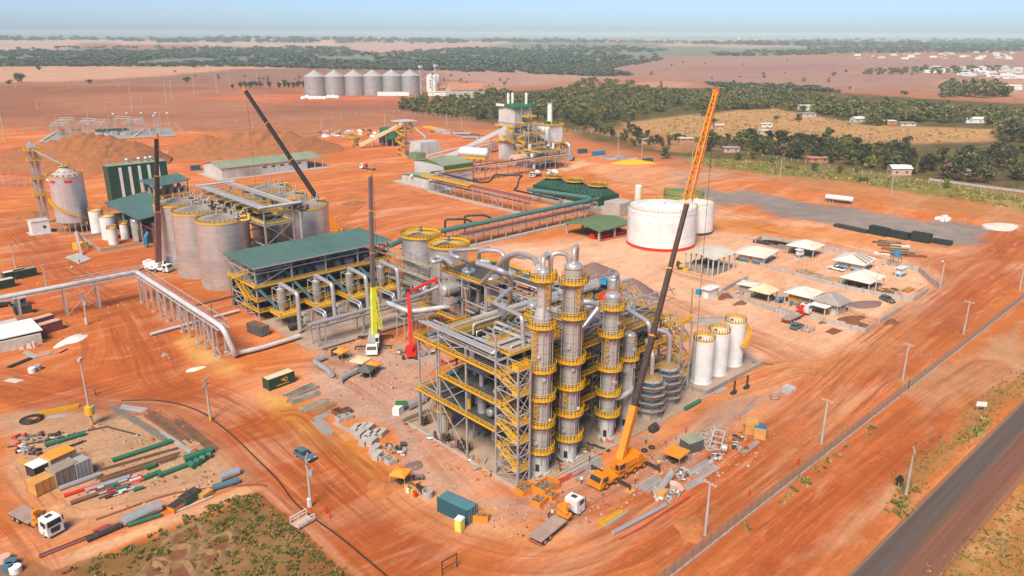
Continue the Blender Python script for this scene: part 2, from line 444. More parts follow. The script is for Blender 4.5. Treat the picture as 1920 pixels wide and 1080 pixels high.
# woods and far fields
WOODS=[px((-900,100),(0,86),(130,84),(110,92),(300,96),(420,89),(620,86),(700,98),(900,86),(1080,80),(1240,92),(1480,88),(1640,96),(1540,104),(1290,107),(1120,118),(1000,128),(960,134),(760,128),(640,122),(430,121),(250,122),(0,122),(-900,124)),
px((-900,77),(-900,50),(2600,50),(2600,76),(1900,74),(1500,78),(1200,74),(960,80),(640,76),(300,79)),
px((1500,88),(1700,80),(2600,78),(2600,104),(1900,102),(1560,98))]
for w_ in WOODS:zone(w_,(122,134,112),80,160,v=.5)
zone(px((-900,84),(0,80),(180,79),(640,80),(640,90),(520,92),(380,88),(160,86),(100,98),(-900,100)),(214,172,152),40,60)
zone(px((640,84),(760,79),(960,80),(990,84),(900,92),(800,106),(690,104)),(206,160,148),40,60)
zone(px((560,72.5),(960,70),(1010,72.5),(700,75)),(205,172,160),60,60,.8)
zone(px((700,67.6),(1300,68.2),(1300,69),(700,68.6)),(205,180,170),60,60,.7)
zone(px((0,66),(560,66.5),(560,67.3),(0,66.8)),(205,180,170),60,60,.7)
zone(px((1200,77),(1290,73),(1400,80),(1520,95),(1380,95),(1250,92)),(202,164,150),50,60,.9)
zone(px((1700,76),(2600,74),(2600,78),(1720,80)),(196,170,160),60,80,.8)
# golden grass, verges and wooded land behind the plant
zone(px((740,206),(900,176),(1120,162),(1480,168),(1920,196),(2700,240),(2700,470),(1920,366),(1560,318),(1180,282),(1080,246),(800,214)),(92,84,42),10,20,v=.6)
zone(px((1280,214),(1450,202),(1640,236),(1880,244),(1850,262),(1660,272),(1420,262),(1160,250),(1180,228)),(196,148,98),8,14,v=.4)
zone(px((1080,238),(1240,246),(1360,282),(1250,285)),(190,128,84),6,10,.8,v=.4)
zone(px((1260,292),(1400,298),(1700,328),(1920,366),(2600,470),(2600,500),(1920,398),(1600,345),(1340,315)),(134,122,58),6,10,v=.6)
zone(px((1290,308),(1560,338),(1920,392),(2600,500),(2600,540),(1920,420),(1500,352)),(188,130,80),5,8,.7,v=.3)
zone(px((1860,360),(1920,372),(1920,400),(1780,360)),(186,146,80),5,8,.8,v=.4)
# the plant's yards
zone(px((-300,292),(0,268),(300,268),(620,262),(760,240),(1000,262),(1060,300),(700,300),(360,320),(0,360),(-300,390)),(208,108,60),8,14,.85)
zone(px((620,345),(740,330),(800,350),(1060,420),(900,452),(700,440),(640,400)),(213,122,74),5,10,.9)
zone(px((1080,300),(1300,318),(1320,372),(1180,360),(1130,330)),(226,158,116),6,12,.85,v=-.15)
zone(px((1130,372),(1300,385),(1560,425),(1880,480),(1780,560),(1500,460),(1310,420)),(228,168,130),6,10,.95,v=-.25)
zone(px((1270,402),(1560,430),(1700,455),(1640,462),(1440,438)),(214,126,62),3,8,.85)
zone(px((930,458),(1160,470),(1290,510),(1440,570),(1500,640),(1400,690),(1200,580),(1000,520)),(232,186,160),6,10,.95,v=-.25)
zone(px((1080,470),(1130,462),(1170,482),(1130,498)),(226,194,170),2,4,.8)
zone(px((1290,590),(1350,588),(1380,606),(1310,612)),(196,172,164),1.5,3,.8)
zone(px((1420,520),(1700,570),(1640,620),(1480,580)),(228,174,142),4,6,.9,v=-.3)
zone(px((0,420),(300,440),(420,560),(460,700),(700,800),(900,1000),(760,1080),(560,980),(420,820),(200,740),(0,740)),(196,96,44),8,14,.9)
zone(px((0,560),(120,600),(180,660),(100,720),(0,740)),(206,116,66),4,6,.6)
zone(px((1100,1080),(1300,940),(1480,820),(1640,660),(1920,430),(1920,560),(1260,1080)),(196,100,50),6,8,.9)
# gravelled and greyed working ground
GRV=(172,146,138)
zone(px((560,650),(720,640),(800,690),(790,770),(700,740),(600,700)),(190,146,128),4,8,.95,v=-.45)
zone(px((575,690),(660,700),(740,790),(880,920),(960,1000),(900,1010),(760,860),(640,760)),GRV,2.5,5,.9,v=-.5)
zone(px((560,700),(700,650),(830,660),(800,780),(960,910),(900,960),(760,840),(640,770)),(194,154,136),5,8,.85,v=-.45)
zone(px((900,940),(1000,930),(1120,880),(1240,830),(1300,870),(1180,930),(1080,1000),(960,990)),GRV,2.5,5,.7)
zone(px((1180,870),(1280,800),(1390,730),(1440,740),(1360,820),(1260,900)),(178,146,132),3,5,.9,v=-.45)
zone(px((1200,930),(1330,890),(1440,800),(1480,740),(1520,700),(1490,790),(1400,880),(1280,960),(1180,1010)),(190,92,52),3,5,.85)
zone(px((1090,940),(1190,930),(1240,960),(1150,1020),(1090,1000)),(186,104,66),3,4,.7)
zone(px((760,880),(1000,985),(1080,1010),(900,1040),(740,960),(690,900)),(222,156,108),4,6,.7,v=-.2)
zone(px((640,790),(700,820),(800,960),(720,960),(640,880)),(220,134,72),3,5,.6)
# pale embankment grass
zone(px((470,736),(540,742),(620,806),(700,880),(690,900),(600,850),(500,775)),(214,152,62),2,3,.9,v=-.2)
zone(px((318,640),(352,626),(402,652),(455,690),(440,710),(395,690)),(222,164,96),2,3,.8,v=.15)
zone(px((950,470),(1130,440),(1280,430),(1560,446),(1790,520),(1770,590),(1640,640),(1450,690),(1270,640),(1180,590),(1000,540)),(230,180,148),8,12,.9,v=-.35)
zone(px((1280,400),(1480,424),(1640,452),(1660,468),(1500,450),(1300,425)),(222,140,72),3,8,.85)
zone(px((1640,465),(1790,480),(1860,500),(1760,520)),(206,128,82),4,8,.8)
# asphalt apron
ASPH=[px((1335,362),(1400,356),(1480,372),(1640,398),(1800,418),(1880,436),(1850,455),(1780,458),(1640,437),(1520,418),(1425,392)),
px((1270,340),(1330,352),(1402,372),(1395,382),(1330,386),(1290,372))]
for a_ in ASPH:zone(a_,(146,132,126),5,8,1.0,v=-.6)
zone(px((1250,318),(1330,312),(1380,330),(1290,345)),(170,150,142),3,6,.6)
zone(px((1840,422),(1900,416),(1912,432),(1850,432)),(226,206,192),1.5,4,.9)
zone(px((1000,296),(1050,278),(1085,290),(1030,303)),(168,146,134),2,4,.8)
zone(px((1040,318),(1095,300),(1105,308),(1060,322)),(214,178,152),1,2,.9)
# lay-down yard and weeds (foreground left)
zone(px((0,778),(120,748),(300,752),(420,800),(470,900),(420,915),(200,965),(60,1010),(30,930)),(190,150,120),2,4,.95,v=-.4)
zone(px((20,850),(150,940),(420,905),(180,975),(90,1010),(40,960)),(212,152,112),2,4,.8,v=-.2)
zone(px((-60,1035),(100,1062),(300,1000),(480,915),(560,985),(700,1090),(720,1200),(-300,1250)),(136,104,60),1.5,2.5,.95,v=.6)
zone(px((70,1055),(250,990),(440,915),(490,905),(600,990),(680,1075),(668,1080),(580,1000),(486,917),(300,990),(90,1070)),(224,172,132),.8,1.2,.95,v=-.5)
zone(px((470,912),(500,905),(560,960),(545,968)),(224,176,140),.8,1,.9,v=-.5)
# land outside the fence
zone(px((1260,1085),(1920,563),(2300,300),(2400,420),(1920,735),(1590,1085),(1500,1300),(1100,1300)),(198,108,56),1.5,2,.95,v=.1)
zone(px((1330,1085),(1500,925),(1680,800),(1760,770),(1700,870),(1560,1000),(1480,1085)),(180,82,36),3,6,.9)
zone(px((1680,790),(1770,700),(1920,600),(1920,680),(1800,770)),(204,164,128),3,8,.7,v=.3)
zone(px((1500,1040),(1560,1000),(1640,920),(1660,900),(1720,870),(1690,930),(1600,1030)),(206,156,124),2,6,.7)
zone(px((1660,900),(1720,850),(1850,740),(1920,680),(1920,725),(1760,880),(1690,955)),(176,124,68),2,5,.8,v=.6)
zone(px((1745,1085),(1920,905),(2500,500),(2700,900),(1900,1400)),(188,126,64),1.2,2,.95,v=.5)
zone(px((1800,1085),(1920,930),(1920,970),(1850,1085)),(214,160,108),1,3,.7)
# wheel tracks: signed offset and distance along each way travelled
trk=np.zeros((GX.size,3))
def smoothline(P,n=8):
 P=[np.array(p,float)for p in P];P=[2*P[0]-P[1]]+P+[2*P[-1]-P[-2]];out=[]
 for i in range(1,len(P)-2):
  a,b,c,d=P[i-1:i+3]
  for k in range(n):
   t=k/n;out.append(.5*(2*b+(c-a)*t+(2*a-5*b+4*c-d)*t*t+(3*b-a-3*c+d)*t**3))
 out.append(P[-2]);return out
def track(pts,w,seed,amt=1.0,c=None,camt=.5):
 L=smoothline(px(*pts));A=np.array(L);lo=A.min(0)-w;hi=A.max(0)+w
 idx=np.nonzero((GX>lo[0])&(GX<hi[0])&(GY>lo[1])&(GY<hi[1]))[0]
 x,y=GX[idx],GY[idx];best=np.full(idx.size,1e9);U=np.zeros(idx.size);T=np.zeros(idx.size);acc=0
 for a,b in zip(L[:-1],L[1:]):
  e=b-a;l=math.hypot(*e)
  if l<1e-6:continue
  t=np.clip(((x-a[0])*e[0]+(y-a[1])*e[1])/(l*l),0,1);dx=x-a[0]-t*e[0];dy=y-a[1]-t*e[1]
  d=np.hypot(dx,dy);k=d<best;best=np.where(k,d,best)
  U=np.where(k,np.sign(e[0]*dy-e[1]*dx)*d,U);T=np.where(k,acc+t*l,T);acc+=l
 m=np.clip((w*(1+.5*wx[idx])-best)/(w*.45),0,1);m=m*m*(3-2*m)*amt
 if c is not None:
  q=m*camt;colr[idx]=colr[idx]*(1-q)[:,None]+alb(c)*q[:,None]
 k=m>trk[idx,2];j=idx[k]
 trk[j,0]=U[k]+seed*37;trk[j,1]=T[k];trk[j,2]=m[k]
BR=(178,78,36)
track([(-80,700),(60,730),(200,748),(330,758),(430,800),(520,880),(610,960),(700,1040),(770,1110)],9,1,1,BR,.55)
track([(540,790),(640,890),(740,980),(850,1040),(1000,1068),(1130,1040),(1250,960),(1400,850),(1520,760),(1640,650),(1760,560),(1920,450)],8,2,1,BR,.35)
track([(850,1110),(1000,1100),(1200,1050),(1330,960),(1480,850),(1600,740),(1720,640),(1920,490)],7,3,1,(196,104,58),.5)
track([(0,405),(50,440),(110,500),(200,560),(240,600),(270,660),(300,720),(420,770),(520,860)],8,4,1,BR,.5)
track([(170,690),(180,640),(150,560),(220,540),(250,640)],5,5,.7)
track([(1330,740),(1410,712),(1480,690),(1560,688),(1640,660),(1700,600)],8,6,.9,(224,150,100),.5)
track([(1230,560),(1340,610),(1450,650),(1540,700),(1560,760),(1500,830)],8,7,.9,(222,146,98),.4)
track([(1240,500),(1330,525),(1480,555),(1620,600),(1700,620)],6,8,.8)
track([(1290,400),(1420,430),(1560,460),(1740,505),(1800,540),(1740,580)],7,9,.8)
track([(1900,430),(1860,470),(1760,500),(1800,560),(1760,620)],8,10,.9,BR,.4)
track([(640,470),(720,420),(860,400),(960,420),(900,440)],18,11,.8)
track([(610,370),(700,350),(780,372),(880,400)],16,12,.8)
track([(640,420),(700,380),(760,352)],12,13,.8)
track([(350,350),(480,350),(640,318),(780,318),(800,330)],14,14,.8,(224,156,110),.35)
track([(1100,330),(1220,350),(1300,392),(1420,420)],14,15,.7)
track([(480,690),(600,680),(700,720),(800,800),(920,920),(1020,960),(1140,930),(1280,850),(1400,740)],6,16,.6)
track([(40,870),(120,960),(240,950),(420,905)],5,17,.7)
track([(-60,900),(40,1000),(90,1080)],5,18,.8,(202,106,66),.6)
track([(1340,1085),(1520,930),(1720,780),(1860,690)],7,19,.8,(190,88,40),.3)
track([(1500,1085),(1600,980),(1700,880),(1850,760)],3,20,.5)
track([(1260,305),(1500,348),(1760,392),(1940,425)],9,21,.8,(222,150,104),.5)
track([(430,262),(600,236),(900,246),(1100,268),(1250,300)],18,22,.7,(214,130,92),.4)
track([(0,316),(160,300),(330,300),(430,300)],14,23,.6)
track([(0,365),(120,372),(190,395),(170,430),(60,400)],10,24,.7)
track([(290,505),(360,530),(440,550),(520,480)],10,25,.5,BR,.3)
gme=bpy.data.meshes.new('ground')
NV=GX.size;gme.vertices.add(NV)
gme.vertices.foreach_set('co',np.stack([GX,GY,GZ],1).astype(np.float32).ravel())
I=np.arange(NR-1)[:,None];J=np.arange(NA)[None,:];J2=(J+1)%NA
Q=np.stack([I*NA+J,(I+1)*NA+J,(I+1)*NA+J2,I*NA+J2],-1).reshape(-1,4).astype(np.int32)
NF=len(Q);gme.loops.add(NF*4);gme.polygons.add(NF)
gme.loops.foreach_set('vertex_index',Q.ravel());gme.polygons.foreach_set('loop_start',np.arange(0,NF*4,4,dtype=np.int32))
gme.polygons.foreach_set('use_smooth',np.ones(NF,bool));gme.update(calc_edges=True)
at_=gme.attributes.new('soil','FLOAT_COLOR','POINT');at_.data.foreach_set('color',np.concatenate([colr,veg[:,None]],1).astype(np.float32).ravel())
at_=gme.attributes.new('way','FLOAT_VECTOR','POINT');at_.data.foreach_set('vector',trk.astype(np.float32).ravel())
def ground_material():
 M,nt,b=base('soil',(.5,.2,.1),.95,0);b.inputs['Specular IOR Level'].default_value=.15
 L=nt.links.new
 a=node(nt,'ShaderNodeAttribute',attribute_name='soil');w=node(nt,'ShaderNodeAttribute',attribute_name='way')
 geo=node(nt,'ShaderNodeNewGeometry');pos=geo.outputs['Position']
 n1=noise(nt,pos,.022,5,.65);n2=noise(nt,pos,.16,6,.65);n3=noise(nt,pos,1.1,5,.7)
 def mul(x,y):
  m=node(nt,'ShaderNodeMath',operation='MULTIPLY');L(x,m.inputs[0])
  if isinstance(y,(int,float)):m.inputs[1].default_value=y
  else:L(y,m.inputs[1])
  return m.outputs[0]
 f=mul(mul(maprange(nt,n1 .outputs[0],.3,.7,.86,1.14),maprange(nt,n2 .outputs[0],.3,.7,.80,1.18)),maprange(nt,n3 .outputs[0],.3,.7,.80,1.20))
 col=mixc(nt,1.0,a.outputs['Color'],f,'MULTIPLY')
 # swept, darker and paler patches of open dirt
 mp=node(nt,'ShaderNodeMapping');L(pos,mp.inputs[0]);mp.inputs['Rotation'].default_value=(0,0,R(-47));mp.inputs['Scale'].default_value=(.016,.075,1)
 n4=noise(nt,mp.outputs[0],1.0,6,.6);n4 .inputs['Distortion'].default_value=.9
 dk=maprange(nt,n4 .outputs[0],.50,.64,0,.65);lt=maprange(nt,n4 .outputs[0],.36,.5,.42,0)
 notveg=mul(maprange(nt,a.outputs['Alpha'],.0,.3,1,.3),maprange(nt,a.outputs['Alpha'],-.5,0,.12,1))
 mp2=node(nt,'ShaderNodeMapping');L(pos,mp2 .inputs[0]);mp2 .inputs['Rotation'].default_value=(0,0,R(-40));mp2 .inputs['Scale'].default_value=(.05,.26,1)
 n5=noise(nt,mp2 .outputs[0],1.0,5,.65);n5 .inputs['Distortion'].default_value=1.6
 col=mixc(nt,mul(dk,notveg),col,(.50,.155,.042));col=mixc(nt,mul(lt,notveg),col,(.72,.40,.24))
 col=mixc(nt,mul(maprange(nt,n5 .outputs[0],.52,.66,0,.5),notveg),col,(.46,.14,.038));col=mixc(nt,mul(maprange(nt,n5 .outputs[0],.34,.46,.3,0),notveg),col,(.72,.40,.23))
 # wheel tracks
 sp=node(nt,'ShaderNodeSeparateXYZ');L(w.outputs['Vector'],sp.inputs[0])
 cb=node(nt,'ShaderNodeCombineXYZ');L(mul(sp.outputs[0],1.0),cb.inputs[0]);L(mul(sp.outputs[1],.035),cb.inputs[1])
 t1=noise(nt,cb.outputs[0],.75,5,.75);t1 .inputs['Distortion'].default_value=.25
 cb2=node(nt,'ShaderNodeCombineXYZ');L(mul(sp.outputs[0],.30),cb2 .inputs[0]);L(mul(sp.outputs[1],.015),cb2 .inputs[1])
 t2=noise(nt,cb2 .outputs[0],.8,4,.6)
 m=mul(sp.outputs[2],maprange(nt,n1 .outputs[0],.36,.62,.25,1))
 col=mixc(nt,mul(maprange(nt,t1 .outputs[0],.49,.60,0,.85),m),col,(.28,.070,.020))
 col=mixc(nt,mul(maprange(nt,t2 .outputs[0],.50,.66,0,.7),m),col,(.36,.09,.022))
 col=mixc(nt,mul(maprange(nt,t1 .outputs[0],.30,.45,.65,0),m),col,(.70,.34,.17))
 # dry growth: clumped speckle
 v1=noise(nt,pos,.55,6,.75);v2=noise(nt,pos,.09,5,.7)
 k=mul(a.outputs['Alpha'],maprange(nt,v1 .outputs[0],.42,.62,0,.8));k2=mul(a.outputs['Alpha'],maprange(nt,v2 .outputs[0],.45,.62,0,.75))
 hs=node(nt,'ShaderNodeHueSaturation');L(col,hs.inputs['Color']);hs.inputs['Value'].default_value=.5;hs.inputs['Saturation'].default_value=.9;hs.inputs['Hue'].default_value=.515
 col=mixc(nt,k,col,hs.outputs[0]);col=mixc(nt,mul(k2,.6),col,hs.outputs[0])
 L(col,b.inputs['Base Color'])
 bp=node(nt,'ShaderNodeBump');bp.inputs['Distance'].default_value=.25;bp.inputs['Strength'].default_value=.6
 ad=node(nt,'ShaderNodeMath',operation='ADD');L(n3 .outputs[0],ad.inputs[0]);L(mul(t1 .outputs[0],m),ad.inputs[1]);L(ad.outputs[0],bp.inputs['Height']);L(bp.outputs[0],b.inputs['Normal'])
ground_material();gme.materials.append(MATS['soil'])
go=bpy.data.objects.new('ground',gme);COL.objects.link(go);tag(go,'rust orange dirt ground of the site running out to dry plains and woods','ground',kind='structure')
# paved road at the lower right
def road_material():
 M,nt,b=base('asphalt',(.06,.06,.06),.85,0);L=nt.links.new
 geo=node(nt,'ShaderNodeNewGeometry');sp=node(nt,'ShaderNodeSeparateXYZ');L(geo.outputs['Position'],sp.inputs[0])
 mp=node(nt,'ShaderNodeMapping');L(geo.outputs['Position'],mp.inputs[0]);mp.inputs['Scale'].default_value=(.02,1.0,1)
 n=noise(nt,mp.outputs[0],1.1,5,.65);n2=noise(nt,geo.outputs['Position'],3.0,5,.7)
 cr=node(nt,'ShaderNodeValToRGB');L(maprange(nt,sp.outputs[1],ROAD_Y0,ROAD_Y1,0,1),cr.inputs[0])
 e=cr.color_ramp.elements;e[0].position=0;e[0].color=(.28,.11,.055,1);e[1].position=1;e[1].color=(.36,.14,.06,1)
 for p,c in((.20,(.19,.075,.045)),(.46,(.19,.075,.045)),(.54,(.15,.082,.056)),(.62,(.115,.075,.058)),(.72,(.10,.074,.066)),(.82,(.105,.070,.056)),(.90,(.085,.066,.06)),(.95,(.19,.10,.07))):
  q=e.new(p);q.color=(*c,1)
 f=maprange(nt,n.outputs[0],.3,.7,.8,1.25);f2=maprange(nt,n2 .outputs[0],.3,.7,.88,1.12)
 col=mixc(nt,1.0,mixc(nt,1.0,cr.outputs[0],f,'MULTIPLY'),f2,'MULTIPLY');L(col,b.inputs['Base Color'])
ROAD_Y1=at(1690,975)[1];ROAD_Y0=at(1850,982)[1]
road_material()
m=MB()
for i in range(60):m.box(-100+10*i,ROAD_Y0,-.5,-90+10*i,ROAD_Y1,.02)
tag(solo('road',m,'asphalt',None,None),'dusty two-lane asphalt road crossing the lower right corner','road',kind='structure')
base('road_paint',(.30,.15,.085),.8,0)
m=MB();m.box(-100,ROAD_Y1-.55,.021,500,ROAD_Y1-.43,.026)
m.box(-100,ROAD_Y0+.43,.021,500,ROAD_Y0+.55,.026)
tag(solo('road_marking',m,'road_paint',None,None),'worn dusty edge lines of the asphalt road','road marking',kind='structure')
# ------------------------------------------------------------------ helpers for steelwork
def frame(root,xs,ys,zs,z0=0.0,w=.32,bw=.26,mt='galv',brace=(),tops=None,skip=(),bt=.14):
 """posts, floor beams per level and X bracing of one steel structure; tops: {(x,y): own height}"""
 zt=zs[-1]
 for x in xs:
  for y in ys:
   if(x,y)in skip:continue
   part('column',MB().box(x-w/2,y-w/2,z0,x+w/2,y+w/2,(tops or{}).get((x,y),zt)),mt,root)
 for z in zs:
  m=MB()
  for y in ys:m.beam((xs[0],y,z-bw/2),(xs[-1],y,z-bw/2),bw*.8,bw)
  for x in xs:m.beam((x,ys[0],z-bw/2-.005),(x,ys[-1],z-bw/2-.005),bw*.75,bw*.95)
  part('floor_beams',m,mt,root)
 for(a,b)in brace:
  m=MB();lv=[z0]+list(zs)
  for lo,hi in zip(lv[:-1],lv[1:]):
   m.beam((*a,lo),(*b,hi),bt);m.beam((*b,lo),(*a,hi),bt)
  part('bracing',m,mt,root)
def deck(root,x0,y0,x1,y1,z,rails='NSEW',mt='grating',h=1.1,t=.08,railmt='yellow',toe=.4):
 d=part('deck',MB().box(x0,y0,z,x1,y1,z+.08),mt,root)
 m=MB();e=.04;zz=z+.08
 if 'S' in rails:m.rail([(x0,y0+e,zz),(x1,y0+e,zz)],h,1.3,t,bars=3,toe=toe)
 if 'N' in rails:m.rail([(x0,y1-e,zz),(x1,y1-e,zz)],h,1.3,t,toe=toe)
 if 'W' in rails:m.rail([(x0+e,y0,zz),(x0+e,y1,zz)],h,1.3,t,bars=3,toe=toe)
 if 'E' in rails:m.rail([(x1-e,y0,zz),(x1-e,y1,zz)],h,1.3,t,toe=toe)
 if m.v:part('railing',m,railmt,d)
 return d
def pipe(pts,r,mt='pipe_clad',label='',group=None,bend=None,n=10,name='pipe',cat='pipe'):
 return solo(name,MB().tube(pts,r,n,bend=bend if bend is not None else r*2.5),mt,label,cat,group)
def X(a,b):return(a,b)
# ------------------------------------------------------------------ distillation block at the near corner
m=MB();m.box(76,79,0,130,119,.12);tag(solo('foundation_slab',m,'slab',None,None),'dusty concrete slab under the distillation columns','slab',kind='structure')
k=thing('slab_kerb','low concrete kerb along the two near edges of the distillation slab','kerb',(76,79,0))
part('kerb_stone',MB().box(75.8,79,.0,76,112,.35),'concrete_pale',k);part('kerb_stone',MB().box(75.8,78.8,0,131,79,.35),'concrete_pale',k)
fr=thing('process_structure','tall open steel structure with dark decks and yellow railings behind the distillation columns','steel structure',(77,87,.12))
XS=[77,86,95,104,113,122];YS=[87,94.8,102.4]
frame(fr,XS,YS,[7.8,13,18.4,21],.12,.28,.26,brace=[((77,94.8),(77,102.4)),((95,87),(104,87)),((113,87),(122,87)),((122,87),(122,94.8))],tops={(77,87):25.5,(86,87):25.5,(104,87):24,(113,87):23,(77,102.4):21.5})
deck(fr,76.6,87,121.6,109,7.8,'SNW');deck(fr,76.6,87,95,102.3,13,'SNW');deck(fr,100,87,121.6,98,13,'SNE')
deck(fr,76.6,87,93,102.3,18.4,'SNW');deck(fr,99,87.2,121.6,95,18.4,'SNEW');deck(fr,95.5,95.5,112,102.2,15.6,'SN')
deck(fr,79.6,86.4,92,93,21.05,'NSEW','concrete');deck(fr,112,96,121.6,102.3,21.05,'NSE');deck(fr,95,97,112,99,21.05,'NS');deck(fr,79,99.5,95,101.5,21.05,'NSW');deck(fr,93,88,95,99.5,21.05,'WE')
for i in range(14):part('roof_beam',MB().beam((78+3.2*i,87,20.75),(78+3.2*i,102.4,20.75),.22),'galv',fr)
for z in(5.2,10.4,15.6):deck(fr,84.6,85.2,88,86.9,z,'SWE');deck(fr,91.6,85.2,98.6,86.9,z,'SWE');deck(fr,102,85.2,112,86.9,z,'SWE')
for z in(7.8,13,18.4):deck(fr,84.4,84.4,121,86.95,z,'S',toe=.35)
# outrigger platform towards the lay-down side
deck(fr,76.6,102.6,90,109.4,18.4,'NW');part('bracing',MB().beam((77.2,109,18.2),(77.2,102.6,14.5),.18).beam((84,109,18.2),(84,102.6,14.5),.18),'galv',fr)
for(x,y)in((77,109),(86,109),(95,109),(104,109)):part('column',MB().box(x-.15,y-.15,.12,x+.15,y+.15,7.7),'galv',fr)
# roof truss of the right-hand half
for y in(87.0,102.4):
 m=MB();m.beam((104,y,24),(126,y,22.5),.22);m.beam((104,y,21.2),(126,y,20.5),.2)
 for i in range(5):
  x=104+4.4*i;m.beam((x,y,21.2),(x+2.2,y,23.6),.12);m.beam((x+2.2,y,23.6),(x+4.4,y,21),.12)
 part('roof_truss',m,'galv',fr)
st=thing('stair_tower','narrow steel stair tower with yellow flights on the near corner of the slab','stair tower',(77.8,84,.12))
frame(st,[76.6,79.3],[81.2,86.6],[2.6,5.5,7.9,11.2,13.1,16.5,18.5,21],.12,.26,.18,brace=[((76.6,81.2),(76.6,86.6)),((76.6,81.2),(79.3,81.2)),((79.3,81.2),(79.3,86.6))],bt=.09)
lv=[(86,.12),(81.8,2.6),(86,5.5),(81.8,7.9-.2),(86,9.6),(81.8,11.2),(86,13.1),(81.8,16.5),(86,18.5),(82.2,21)]
for i,((ya,za),(yb,zb))in enumerate(zip(lv[:-1],lv[1:])):
 x=77.3 if i%2 else 78.6
 part('stair_flight',MB().stair((x,ya,za),(x,yb,zb),1.1,t=.12).slab([(x-.5,ya,za),(x+.5,ya,za),(x+.5,yb,zb),(x-.5,yb,zb)],.08),'yellow',st)
for z in(2.6,7.7,11.2,16.5,21):deck(st,76.6,81.2,79.3,82.6,z,'SWE','yellow',toe=.6)
for z in(5.5,9.6,13.1,18.5):deck(st,76.6,85.4,79.3,86.6,z,'WE','yellow',toe=.35)
def col(name,label,x,y,prof,rings,ladders,cap=None,skirt=4.0,mt='column_steel'):
 t=thing(name,label,'column',(x,y,.12))
 rb=prof[0][0]
 part('skirt',MB().cyl((0,0,0),rb*1.02,skirt,28).cyl((0,0,0),rb*1.25,.25,28),'panel',t,False)
 for a in range(3):
  an=a*2.1+3.6;part('access_opening',MB().obox((rb*1.03*math.cos(an),rb*1.03*math.sin(an),.7),(.12,.7,1.3),an,taper=.9),'black',t,False)
 zt=prof[-1][1];rt=prof[-1][0]
 part('shell',MB().lathe((0,0,0),[(prof[0][0],skirt)]+prof[1:],32),mt,t,False)
 part('top_head',MB().dome((0,0,zt),rt*1.03,rt*.55,28,5).cyl((0,0,zt-.25),rt*1.06,.25,28),'pipe_clad',t,False)
 for z,r,w,a0,a1 in rings:
  p=MB().lathe((0,0,z),[(r,0),(r+w,0),(r+w,.16),(r,.16)],22,a0=a0,a1=a1,smooth=False)
  for i in range(6):
   a=a0+(a1-a0)*(i+.5)/6;p.beam((r*math.cos(a),r*math.sin(a),z-.9),((r+w)*math.cos(a),(r+w)*math.sin(a),z),.1)
  p=part('platform',p,'yellow',t,False)
  q=MB().ringrail((0,0),r+w-.04,z+.16,1.15,22,.075,a0,a1,3,.3);part('railing',q,'yellow',p,False)
 for z0,z1,r,a in ladders:
  part('ladder',MB().ladder((r+.15)*math.cos(a),(r+.15)*math.sin(a),z0,z1,a),'yellow',t,False)
 for i in range(7):  # manways
  z=skirt+2+i*(zt-skirt-4)/7;a=3.4+(i*1.7)%2.2
  rr=np.interp(z,[p[1]for p in prof],[p[0]for p in prof])
  part('manway',MB().hcyl((rr*.9*math.cos(a),rr*.9*math.sin(a),z),((rr+.35)*math.cos(a),(rr+.35)*math.sin(a),z),.36,12),'steel_light',t,False)
 m=MB()
 for a in(2.6,4.0,4.5,5.6):
  rr=min(p[0]for p in prof)if a in(4.0,)else prof[0][0]
  zz=zt if rr==prof[-1][0]else prof[1][1]if len(prof)>2 else zt
  m.tube([((prof[0][0]+.22)*math.cos(a),(prof[0][0]+.22)*math.sin(a),2),((prof[0][0]+.22)*math.cos(a),(prof[0][0]+.22)*math.sin(a),zz*.93)],.09,6)
 part('riser',m,'steel_light',t,False)
 return t
def ringz(bx,by,ys,dy=12):return[hgt(bx,by,y-dy)for y in ys]
F0,F1=R(150),R(150+265)
rz=ringz(1013,883,[536,623,704,756,805,854])
col('distillation_column','grey distillation column with narrow upper half beside the stair tower',82.9,82.2,[(1.5,0),(1.5,rz[1]+1.5),(1.0,rz[1]+3.2),(.95,36)],
[(z,1.0 if i==0 else 1.52,1.25 if i==0 else.95,R(130),R(430))for i,z in enumerate(rz)],[(rz[1]+3,rz[0],1.1,R(255)),(rz[2],rz[1],1.6,R(190)),(rz[4],rz[3],1.6,R(200)),(rz[5],rz[4],1.6,R(340))])
rz=ringz(1067,857,[540,604,686,734,783,829])
col('distillation_column','stout grey distillation column, tallest of the row, with a pipe loop on its head',89.7,82.0,[(1.5,0),(1.5,35.6)],
[(z,1.52,1.1,R(150),R(450))for z in rz],[(rz[1],rz[0],1.6,R(250)),(rz[2],rz[1],1.6,R(350)),(rz[4],rz[3],1.6,R(200))])
rz=ringz(1139,818,[587,637,700,746,784])
col('distillation_column','shorter grey distillation column with five yellow platforms and a hooked head pipe',100.4,82.2,[(1.35,0),(1.35,28)],
[(z,1.37,1.1,R(140),R(440))for z in rz],[(rz[1],rz[0],1.45,R(330)),(rz[2],rz[1],1.45,R(200)),(rz[4],rz[3],1.45,R(340))])
rz=ringz(1172,800,[683])
col('distillation_column','slim smooth grey column with a single yellow platform under its head',106.1,82.4,[(1.05,0),(1.05,19)],[(rz[0],1.06,1.0,R(120),R(440))],[],skirt=10)
pipe([(100.4,81.1,8.5),(101.4,80.4,8.5),(104.5,80.4,8.7),(106.1,81.4,8.7)],.5,'steel_light','fat curved pipe joining the shorter column to the slim single-platform column',bend=1.2)
pipe([(100.4,82.2,31.4),(100.4,82.2,31.5),(103.2,83.5,31.5),(103.2,83.8,22)],.34,'pipe_clad','hooked pipe over the head of the shorter column with five platforms',bend=1.6)
pipe([(89.7,82.0,36),(89.7,82,38.6),(92.2,83.6,38.6),(92.2,84.2,26)],.42,'pipe_clad','looped pipe on the head of the tallest column',bend=1.3)
